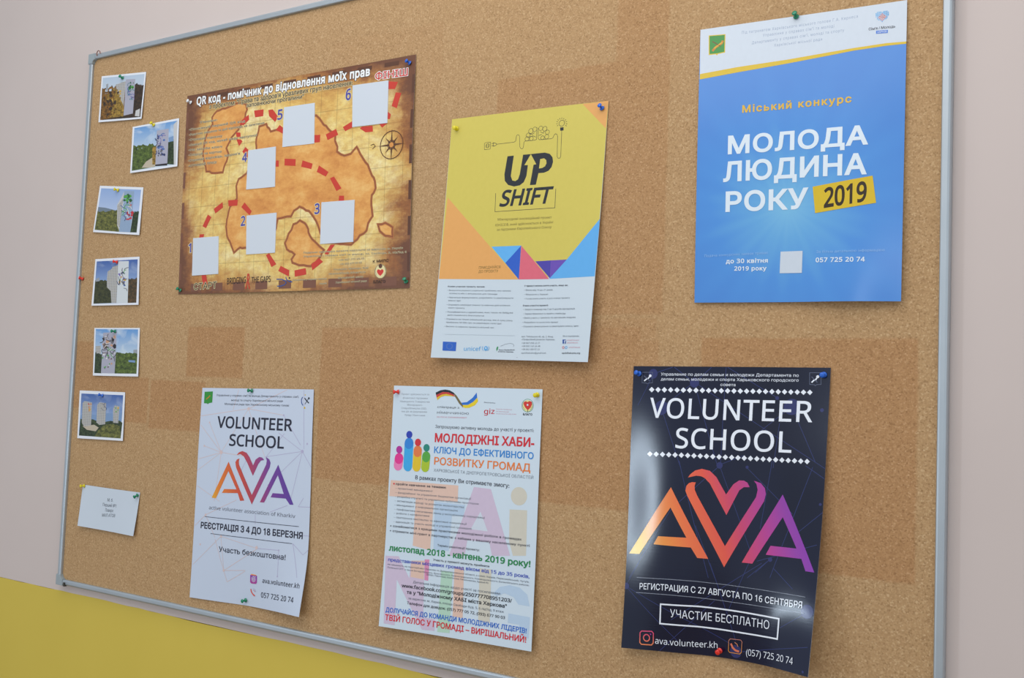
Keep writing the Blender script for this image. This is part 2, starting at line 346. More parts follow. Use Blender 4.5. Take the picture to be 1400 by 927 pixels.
    ('G','route_dash','map_red',[(69,37.9),(83.3,37.5),(87.9,19.8),(74.4,18.3)]),
    ('G','route_dash','map_red',[(386.5,60.4),(395.9,53.3),(370.3,37.9),(367.4,49.5)]),
    ('G','route_dash','map_red',[(325.8,39.3),(353.8,42.8),(356,30.6),(327,27)]),
    ('G','route_dash','map_red',[(290.2,49.2),(312.9,39.7),(311.9,28),(283.9,39.6)]),
    ('T','title','QR код - помічник до відновлення моїх прав',[(29.7,396.7),(490.9,395.9)],16.2,'white',0.04,0,'map_shadow'),
    ('T','subtitle','з проєктом: "Права та здоров\'я уразливих груп населення:',[(69.4,383.6),(272.9,382.8),(450.6,383)],9.4,'map_ink',0.02,0,'map_halo'),
    ('T','subtitle','заповнюючи прогалини"',[(177.8,373.7),(331.6,372.8)],7.9,'map_ink',0.02,0,'map_halo'),
    ('T','finish_lettering','ФІНІШ',[(503.8,385.5),(577.8,383.7)],13.2,'map_red',0.02,0,'white'),
    ('T','route_number','6',[(435.5,356),(448.1,356.2)],20.4,'map_blue',0.03,0,'map_halo'),
    ('T','route_number','5',[(265.3,337.9),(278.8,338.2)],19.3,'map_blue',0.03,0,'map_halo'),
    ('T','route_number','4',[(174.3,262.6),(188.2,262.4)],17.6,'map_blue',0.03,0,'map_halo'),
    ('T','route_number','3',[(371.5,144.9),(383.9,145.2)],18.9,'map_blue',0.03,0,'map_halo'),
    ('T','route_number','2',[(179,133),(191.2,133.4)],18.5,'map_blue',0.03,0,'map_halo'),
    ('T','route_number','1',[(26,86.9),(35.1,86.8)],18.3,'map_blue',0.03,0,'map_halo'),
    ('T','instructions','Умови:',[(43.2,356.2),(95.5,355.7)],4.4,'map_ink2',0.02,0,'map_halo'),
    ('T','instructions','•Поскануй перший QR код',[(11.1,344.1),(176.7,343.6)],4.5,'map_ink2',0.02,0,'map_halo'),
    ('T','instructions',"•Розв'яжи завдання та дай відповідь на запитання",[(12,332.9),(230.5,333.6)],4.5,'map_ink2',0.02,0,'map_halo'),
    ('T','instructions','•Отримай підказку',[(11.7,322.2),(113.2,319.9)],4.5,'map_ink2',0.02,0,'map_halo'),
    ('T','instructions','•Скануй QR код, шукай шифр наступної',[(12.6,310.9),(213,311)],4.4,'map_ink2',0.02,0,'map_halo'),
    ('T','instructions','•Не загуби ключ',[(12.3,300.5),(114,298.1)],4.4,'map_ink2',0.02,0,'map_halo'),
    ('T','instructions','•Слідкуй за картою',[(13.1,290),(113.8,287.7)],4.5,'map_ink2',0.02,0,'map_halo'),
    ('T','instructions',"•Отримай відповідь, здоров'я",[(12.9,277.9),(166.8,278.3)],4.5,'map_ink2',0.02,0,'map_halo'),
    ('T','instructions','•ОТРИМАЙ ПРИЗ!',[(14.8,266.5),(100.6,266.5)],4.5,'map_ink2',0.02,0,'map_halo'),
    ('T','start_lettering','СТАРТ',[(47.3,8.4),(115.3,10.5)],12.9,'map_ink',0.01,0,'map_halo'),
    ('T','sponsor_lettering','BRIDGING',[(145.1,17.1),(197.9,18.7)],12.5,'map_ink',0.01,0,None),
    ('T','sponsor_lettering','THE GAPS',[(213,18.3),(264.6,19.1)],11.5,'map_ink',0.01,0,None),
    ('L','ribbon_emblem','map_red',2.6,[(198.4,6.7),(201.4,19.3),(207.1,28.2),(205.4,35.5),(202.9,35.5),(201.6,28.3),(209,6.5)],False),
    ('L','youth_emblem','logo_blue',1.8,[(280.5,23.5),(293.8,23.2),(303.1,19.8),(305.8,16.4),(302,12.6),(291.6,9.9),(282.3,10.1)],False),
    ('L','youth_emblem','logo_blue',1.8,[(304.1,27.2),(306.4,22.2),(312.3,18.8),(321.4,17.4)],False),
    ('C','youth_emblem','map_ink',(313.6,25),1.9,0),
    ('T','sponsor_lettering','Управління у справах молоді',[(321.3,19.7),(405.7,20.2)],2.7,'map_ink2',0,0,'map_halo'),
    ('T','sponsor_lettering','Харків',[(388.7,11.1),(406.5,11.4)],2.7,'map_ink2',0,0,'map_halo'),
    ('T','contact_lines','Подальші запитання можете надіслати за адресою м. Харків',[(347.8,70.6),(578.6,70.2)],3.3,'map_ink2',0,0,'map_halo'),
    ('T','contact_lines',"Управління у справах сім'ї та молоді, пл. Свободи, 5, під'їзд 6",[(348,63.4),(586.5,62.6)],3.3,'map_ink2',0,0,'map_halo'),
    ('T','contact_lines','+38 057 777 05 72',[(433.7,53.4),(492.8,54.6)],3.2,'map_ink2',0,0,'map_halo'),
    ('T','contact_lines','+38 093 677 90 03',[(436.3,45.7),(487.2,47.4)],3.2,'map_ink2',0,0,'map_halo'),
    ('T','contact_lines','Youtube: Молодь Хаб',[(422.2,36.3),(502.6,37.4)],3.2,'map_ink2',0,0,'map_halo'),
    ('T','contact_lines','molodhub.kharkiv',[(411.5,28.6),(497,29.6)],3.3,'map_ink2',0,0,'map_halo'),
    ('T','contact_lines','Молодіжний центр',[(433.6,20.3),(491.5,21.4)],3.2,'map_ink2',0,0,'map_halo'),
    ('T','contact_lines','Харківської міської ради',[(427.9,12.1),(499.8,13.4)],3.2,'map_ink2',0,0,'map_halo'),
    ('T','charity_emblem','К МИЛС',[(512.7,47),(547.4,48.1)],5,'map_ink',0.01,0,None),
    ('C','charity_emblem','map_cream',(530.2,31.2),13.2,0),
    ('C','charity_emblem','map_dark',(530.2,31.2),12.9,12.1),
    ('L','charity_emblem','map_ink2',0.5,[(520.9,39.8),(518.3,32.5),(522.2,24.1)],False),
    ('L','charity_emblem','map_ink2',0.5,[(539,39.2),(541.9,31.8),(538.5,23.6)],False),
    ('C','charity_emblem','map_dark',(530,40.9),4.1,0),
    ('G','charity_emblem','heart_red',[(530.2,33),(533.5,35.3),(536.9,33.4),(537,30.1),(534.4,26.5),(530,22.9),(525.3,26.4),(522.3,30.5),(522.9,33.8),(526,35.4)]),
    ('T','charity_emblem','БЛАГО',[(514.8,10.1),(541.5,10.7)],4.9,'map_ink',0.02,0,None),
    ('G','card','card_white',[(451.5,381.9),(535.2,380.1),(536.9,300.9),(455,302.3)]),
    ('G','card','card_white',[(281.9,360.5),(360.6,359.9),(364.2,280.6),(283.4,281.4)]),
    ('G','card','card_white',[(191.2,284),(265.9,284.2),(268.6,204.4),(190.6,205)]),
    ('G','card','card_white',[(194.8,152.2),(275.7,153.2),(274.7,75.2),(197.3,74.9)]),
    ('G','card','card_white',[(388.3,165.8),(467.1,165.2),(466.7,87.4),(388.1,86.8)]),
    ('G','card','card_white',[(40.2,115.5),(116.9,115.5),(119.4,38.9),(41.2,37.7)]),
    ('C','compass_rose','map_dark',(547.9,259.7),26.3,24.9),
    ('C','compass_rose','map_dark',(547.9,259.7),8.7,7.4),
    ('G','compass_rose','map_dark',[(547.9,289.7),(549.8,264.3),(547.9,259.7),(546,264.3)]),
    ('G','compass_rose','map_dark',[(562,273.8),(552.5,261.6),(547.9,259.7),(549.8,264.3)]),
    ('G','compass_rose','map_dark',[(577.9,259.7),(552.5,257.8),(547.9,259.7),(552.5,261.6)]),
    ('G','compass_rose','map_dark',[(562,245.6),(549.8,255.1),(547.9,259.7),(552.5,257.8)]),
    ('G','compass_rose','map_dark',[(547.9,229.7),(546,255.1),(547.9,259.7),(549.8,255.1)]),
    ('G','compass_rose','map_dark',[(533.8,245.6),(543.3,257.8),(547.9,259.7),(546,255.1)]),
    ('G','compass_rose','map_dark',[(517.9,259.7),(543.3,261.6),(547.9,259.7),(543.3,257.8)]),
    ('G','compass_rose','map_dark',[(533.8,273.8),(546,264.3),(547.9,259.7),(543.3,261.6)]),
    ('C','compass_rose','map_land',(547.9,259.7),4.7,0),
    ('L','compass_rose','map_dark',1.1,[(499.9,263.6),(507,265.3),(510.6,260.8),(504.5,256.4)],False),
]
SHEETS['up'] = {'size': (297, 420), 'lift': [[1.2, 2, 3, 1.5], [5, 5, 5, 4], [10, 8, 7, 10], [17, 12, 12, 17]], 'corners': [(-0.9989, 0.4746), (-0.6936, 0.4693), (-0.7069, 0.0514), (-1.0117, 0.0544)]}
PRINT['up'] = [
    ('G','cover_print','up_yellow',[(0.1,420),(297,420),(296.2,136.5),(0.9,137)]),
    ('G','cover_print','up_orange',[(252.2,419.4),(297,420),(295.7,375.3)]),
    ('G','cover_print','up_orange',[(4.6,280.7),(158.3,134),(0.9,137)]),
    ('G','cover_print','up_sky',[(101.2,190.6),(158.5,190.8),(130.3,161.9)]),
    ('G','cover_print','up_blue',[(157.9,190.6),(158.3,134),(130.3,162.1)]),
    ('G','cover_print','up_pink',[(158.2,190.6),(214.6,133.8),(158.3,134)]),
    ('G','cover_print','up_violet',[(186.5,163.6),(214.8,164.4),(216.2,134.5)]),
    ('G','cover_print','up_purple',[(214.8,164.4),(244.2,165),(216.3,134.2)]),
    ('G','cover_print','up_sky2',[(296.9,228.8),(296.2,136.5),(214.6,134),(244.2,165)]),
    ('G','title_lettering','up_ink',[(119.1,344.3),(131.3,344.3),(128.5,309.8),(132.1,301.9),(138,300.5),(142.9,303.2),(145.6,311.6),(149.2,344.4),(164,344.2),(153,326.3),(159.8,326),(158.5,307.6),(154.2,297.3),(147.2,292.7),(136.4,291.4),(124.6,294.7),(117.5,302.4),(115.7,313.3)]),
    ('G','title_lettering','up_ink',[(164,344.2),(177.5,344.5),(190,344.5),(199.3,341.7),(204.7,335.5),(206.4,327.9),(204.3,319.4),(199.3,313.5),(191.3,310.8),(180.7,310.8),(177.5,291.7),(166.3,291.7),(170.5,325.9),(175.6,326)]),
    ('G','title_lettering','up_yellow',[(182.2,334.3),(189.3,335),(193.5,331.9),(194.4,326.3),(192.1,321.5),(187.3,319.1),(181.2,318.6)]),
    ('T','title_lettering','SHIFT',[(110.2,259.3),(205.7,260)],26.3,'up_ink',0.03,0.2,None),
    ('L','line_drawing','up_ink',0.8,[(101.5,282.1),(102.8,250.4),(215.6,251),(214.8,282.6)],False),
    ('L','line_drawing','up_ink',0.7,[(72.9,371.7),(83.1,371.8),(84.1,360.8),(83,359.6),(72.2,359.7),(71.2,370.2)],True),
    ('C','line_drawing','up_ink',(77.9,366),3.9,3.1),
    ('L','line_drawing','up_ink',0.8,[(76.2,368.2),(76.6,364)],False),
    ('L','line_drawing','up_ink',0.7,[(79.3,368),(79.6,363.8)],False),
    ('L','line_drawing','up_ink',0.8,[(89.2,370.2),(94.1,368.7),(96.3,367),(94.4,365.1),(89.8,363.9)],True),
    ('L','line_drawing','up_ink',0.8,[(85.7,369.2),(89.9,369.1)],False),
    ('L','line_drawing','up_ink',0.8,[(86.1,365.3),(90.2,365.2)],False),
    ('L','line_drawing','up_ink',0.7,[(96.3,367),(129.9,367.5),(133,369.3),(133.5,377.2),(135,379.6),(137.6,379.4),(139.6,376.6),(141.7,358.5),(144,355.3),(146.9,354.8),(148.7,357.1),(149.1,365.5),(150.7,367.4),(170,367.2),(172.7,368.4),(171.6,388.8)],False),
    ('C','line_drawing','up_ink',(154.4,370.9),4.1,3.4),
    ('C','line_drawing','up_ink',(156.2,376.8),4.1,3.4),
    ('C','line_drawing','up_ink',(160.8,383.5),4.6,3.9),
    ('C','line_drawing','up_ink',(167.9,385.8),4.1,3.5),
    ('C','line_drawing','up_ink',(162.7,370.6),3.9,3.2),
    ('C','line_drawing','up_ink',(179.1,386.3),4,3.4),
    ('C','line_drawing','up_ink',(186.8,384.8),4.3,3.6),
    ('C','line_drawing','up_ink',(192,378.5),4,3.4),
    ('C','line_drawing','up_ink',(191.5,371),4,3.4),
    ('C','line_drawing','up_ink',(183.8,369.9),3.6,2.9),
    ('L','line_drawing','up_ink',0.8,[(157.7,379.2),(164.1,377.6),(167.5,380.3)],False),
    ('L','line_drawing','up_ink',0.7,[(178.8,380.5),(184.6,377.4),(185.7,381.1)],False),
    ('L','line_drawing','up_ink',0.7,[(158.2,373.6),(165.1,374.9),(171,372.4)],False),
    ('L','line_drawing','up_ink',0.8,[(176.5,374.4),(181.9,375.9)],False),
    ('L','line_drawing','up_ink',0.7,[(174,387.8),(175.7,369.4),(178.4,367.1),(200.1,366.9),(203.2,368.4),(204.6,372.3),(207.1,374.6),(210,373.3),(211.3,369.9),(213.1,336.1),(214.7,333.3),(218,332.8),(219.6,335.6),(218.2,378.5)],False),
    ('C','line_drawing','up_ink',(217.3,391.1),5.3,4.6),
    ('G','line_drawing','up_ink',[(214.8,384.3),(221,384.2),(221.5,378.7),(215.5,378.8)]),
    ('L','line_drawing','up_ink',0.8,[(224.1,386.9),(226.3,385.6)],False),
    ('L','line_drawing','up_ink',0.8,[(224.9,389.6),(227.3,389.2)],False),
    ('L','line_drawing','up_ink',0.7,[(224.3,392.6),(226.6,393)],False),
    ('L','line_drawing','up_ink',0.8,[(222.6,395.2),(224.3,396.6)],False),
    ('L','line_drawing','up_ink',0.8,[(219.9,397.2),(220.7,399.2)],False),
    ('L','line_drawing','up_ink',0.8,[(216.7,398.1),(216.6,400.4)],False),
    ('L','line_drawing','up_ink',0.8,[(213.7,397.8),(212.5,400)],False),
    ('L','line_drawing','up_ink',0.7,[(211.2,396.4),(209.3,398.1)],False),
    ('L','line_drawing','up_ink',0.7,[(209.8,394),(207.4,394.9)],False),
    ('L','line_drawing','up_ink',0.7,[(209.7,391.1),(207.3,391.1)],False),
    ('L','line_drawing','up_ink',0.8,[(210.9,388.2),(208.9,387.3)],False),
    ('T','subtitle','Міжнародний інноваційний проект',[(109.4,234.7),(211,233.5)],4.2,'up_text',0,0,None),
    ('T','subtitle','ЮНІСЕФ, який здійснюється в Україні',[(105.9,225.2),(214.3,225.6)],4.1,'up_text',0,0,None),
    ('T','subtitle','за підтримки Європейського Союзу',[(109.2,217.4),(212.2,217.8)],4.1,'up_text',0,0,None),
    ('T','join_lettering','ПРИЄДНУЙСЯ',[(79.9,153),(121.6,153.5)],4.5,'up_text',0,0,None),
    ('T','join_lettering','ДО ПРОЕКТУ',[(79.9,146.4),(117.8,146.8)],4.5,'up_text',0,0,None),
    ('T','body_text','Кожен учасник проекту зможе:',[(21.3,122.6),(94.6,121.4)],2.5,'dark_text',0.02,0,None),
    ('T','body_text','• Визначити рішення соціальної проблеми, яка хвилює',[(21,115.9),(145.2,114.1)],2.4,'grey_text',0,0,None),
    ('T','body_text','особисто або є актуальною для громади',[(25.4,110.6),(119.6,108.7)],2.4,'grey_text',0,0,None),
    ('T','body_text','• Навчиться формулювати, розробляти та реалізовувати',[(22.4,103.5),(150.7,101.8)],2.5,'grey_text',0,0,None),
    ('T','body_text','власні ідеї',[(24.9,98.2),(49.5,97.7)],2.5,'grey_text',0,0,None),
    ('T','body_text','• Отримати необхідні знання та навички для втілення',[(22.2,90.8),(145.6,89.5)],2.5,'grey_text',0,0,None),
    ('T','body_text','свого проекту',[(25.8,85.6),(58.6,85)],2.4,'grey_text',0,0,None),
    ('T','body_text','• Познайомитися з однолітками, яких також не байдужа',[(21.7,78.3),(152.1,77.2)],2.5,'grey_text',0,0,None),
    ('T','body_text','доля соціального благополуччя',[(25.7,73.1),(97.4,72)],2.4,'grey_text',0,0,None),
    ('T','body_text','• Отримати не тільки унікальний досвід, але й суму рівну',[(21.1,66.2),(153,64.2)],2.4,'grey_text',0,0,None),
    ('T','body_text','приблизно 60 000 грн. на реалізацію своєї ідеї',[(24.7,60.4),(132.3,59)],2.5,'grey_text',0,0,None),
    ('T','body_text','• Весело та корисно провести вільний час',[(21.7,53.4),(118.8,52.2)],2.4,'grey_text',0,0,None),
    ('L','body_text','pale_line',0.5,[(23.5,40.8),(159.5,40.4)],False),
    ('G','union_flag','flag_blue',[(21.5,28.1),(48.2,27.7),(48.5,12.3),(22.4,12.6)]),
    ('C','union_flag','flag_star',(41,20.4),0.5,0),
    ('C','union_flag','flag_star',(40.5,17.9),0.5,0),
    ('C','union_flag','flag_star',(38.7,16.1),0.5,0),
    ('C','union_flag','flag_star',(35.9,15.4),0.5,0),
    ('C','union_flag','flag_star',(33.1,16),0.5,0),
    ('C','union_flag','flag_star',(30.8,17.7),0.5,0),
    ('C','union_flag','flag_star',(29.8,20.1),0.5,0),
    ('C','union_flag','flag_star',(30.3,22.6),0.5,0),
    ('C','union_flag','flag_star',(32.2,24.4),0.5,0),
    ('C','union_flag','flag_star',(34.9,25.1),0.5,0),
    ('C','union_flag','flag_star',(37.8,24.5),0.5,0),
    ('C','union_flag','flag_star',(40,22.8),0.5,0),
    ('T','sponsor_lettering','unicef',[(64.1,13.4),(96.8,13.9)],6.8,'un_blue',0,0,None),
    ('C','sponsor_emblem','un_blue',(106,18.1),3.9,0),
    ('C','sponsor_emblem','paper',(105.2,18.1),3,2.5),
    ('C','sponsor_emblem','paper',(105.9,18.5),1.3,0),
    ('L','sponsor_emblem','un_blue',0.8,[(109.6,14.2),(111.9,16.6),(112.4,19.3),(110.7,21.8)],False),
    ('L','sponsor_emblem','un_blue',0.8,[(101.6,14.3),(99.5,16.8),(99.2,19.5),(100.3,21.6)],False),
    ('G','fund_emblem','leaf_green',[(127.6,21.7),(130,21.3),(129.3,17.4),(127.4,13.8),(126.3,17.7)]),
    ('L','fund_emblem','grey_text',0.4,[(133.9,22.3),(142.5,25.9),(151.4,27.6),(157.2,26.6),(159.2,24.3),(158.3,22)],False),
    ('T','fund_emblem','Фонд «Професійний',[(131.3,15.3),(161.1,15.9)],1.7,'dark_text',0.02,0,None),
    ('T','fund_emblem','розвиток Харкова»',[(130.4,12.6),(159.6,12.6)],1.7,'dark_text',0.02,0,None),
    ('T','body_text','У проекті можна взяти участь, якщо ви:',[(169.6,122),(250,121.9)],2.4,'dark_text',0.02,0,None),
    ('T','body_text','• Віком від 14 до 21 років',[(170.2,114.9),(222.7,114.8)],2.5,'grey_text',0,0,None),
    ('T','body_text','• Мешкаєте у Харкові',[(170.9,107.7),(214.8,107.6)],2.4,'grey_text',0,0,None),
    ('T','body_text','• Готові взяти участь в усіх етапах проекту',[(171.6,100.5),(255.4,101.5)],2.4,'grey_text',0,0,None),
    ('T','body_text','Етапи участі в проекті:',[(170.2,89.2),(216.9,89.5)],2.4,'dark_text',0.02,0,None),
    ('T','body_text','• Зібрати команду від 3 до 5 друзів-однодумців',[(171.7,82.6),(266,83.9)],2.5,'grey_text',0,0,None),
    ('T','body_text','• Зареєструватися та пройти співбесіду',[(172.4,75.6),(250.3,76.2)],2.4,'grey_text',0,0,None),
    ('T','body_text','• Взяти участь у тренінгах та навчальних модулях',[(172.1,68.7),(268.7,70)],2.5,'grey_text',0,0,None),
    ('T','body_text','• Розробити та захистити проект',[(171.9,61.4),(238,62.1)],2.4,'grey_text',0,0,None),
    ('T','body_text','• Отримати фінансування та реалізувати власну ідею',[(171.6,54.5),(275.3,56.2)],2.4,'grey_text',0,0,None),
    ('T','body_text','вул. Тобольська 46, оф. 2, Фонд',[(172.6,38),(230.8,38.4)],2.5,'grey_text',0,0,None),
    ('T','body_text','«Професійний розвиток Харкова»',[(173,33.1),(234.4,33.8)],2.5,'grey_text',0,0,None),
    ('T','body_text','+38 067 258 22 21',[(173.6,27.1),(207.2,27.8)],2.5,'grey_text',0,0,None),
    ('T','body_text','+38 050 103 24 48',[(174.1,22.1),(208.3,22.7)],2.4,'grey_text',0,0,None),
    ('T','body_text','+38 063 489 97 22',[(174.6,16.9),(208.2,17.5)],2.4,'grey_text',0,0,None),
    ('T','body_text','upshiftukraine@gmail.com',[(174.4,10.9),(220.1,11.8)],2.4,'grey_text',0,0,None),
    ('T','body_text','Ми в соцмережах:',[(248.8,39.6),(278.1,40)],2.4,'grey_text',0,0,None),
    ('T','body_text','upshiftukraine.org',[(249.6,12.3),(282,12.9)],2.3,'dark_text',0.02,0,None),
    ('G','social_icon','fb_blue',[(248.7,35.1),(254.8,35.2),(255.2,28.7),(249.3,28.6)]),
    ('T','social_icon','f',[(251.5,28.8),(254.7,28.8)],5.1,'paper',0.03,0,None),
    ('T','social_icon','UPSHIFTUkraine',[(256.6,33.1),(278.4,33.7)],1.9,'pink_text',0,0,None),
    ('T','social_icon','UPSHIFTKharkiv',[(257,28.9),(277,29.5)],1.9,'pink_text',0,0,None),
    ('C','social_icon','insta_red',(251.2,22.4),2.1,1.3),
    ('C','social_icon','un_blue',(256.4,22.5),2.2,1.5),
    ('T','social_icon','UPSHIFTUkraine',[(261.3,21.7),(281.6,22.2)],1.9,'pink_text',0,0,None),
    ('L','body_text','grey_text',0.7,[(166.5,4.5),(167.6,4.5)],False),
]
SHEETS['blue'] = {'size': (297, 420), 'lift': [[2, 2, 2, 2, 3], [4, 4, 4, 4, 4], [5, 5, 5, 6, 5], [5, 5, 5, 8, 7], [4, 5, 6, 13, 8]], 'corners': [(-0.542, 0.5595), (-0.2465, 0.5517), (-0.247, 0.1404), (-0.5386, 0.1435)]}
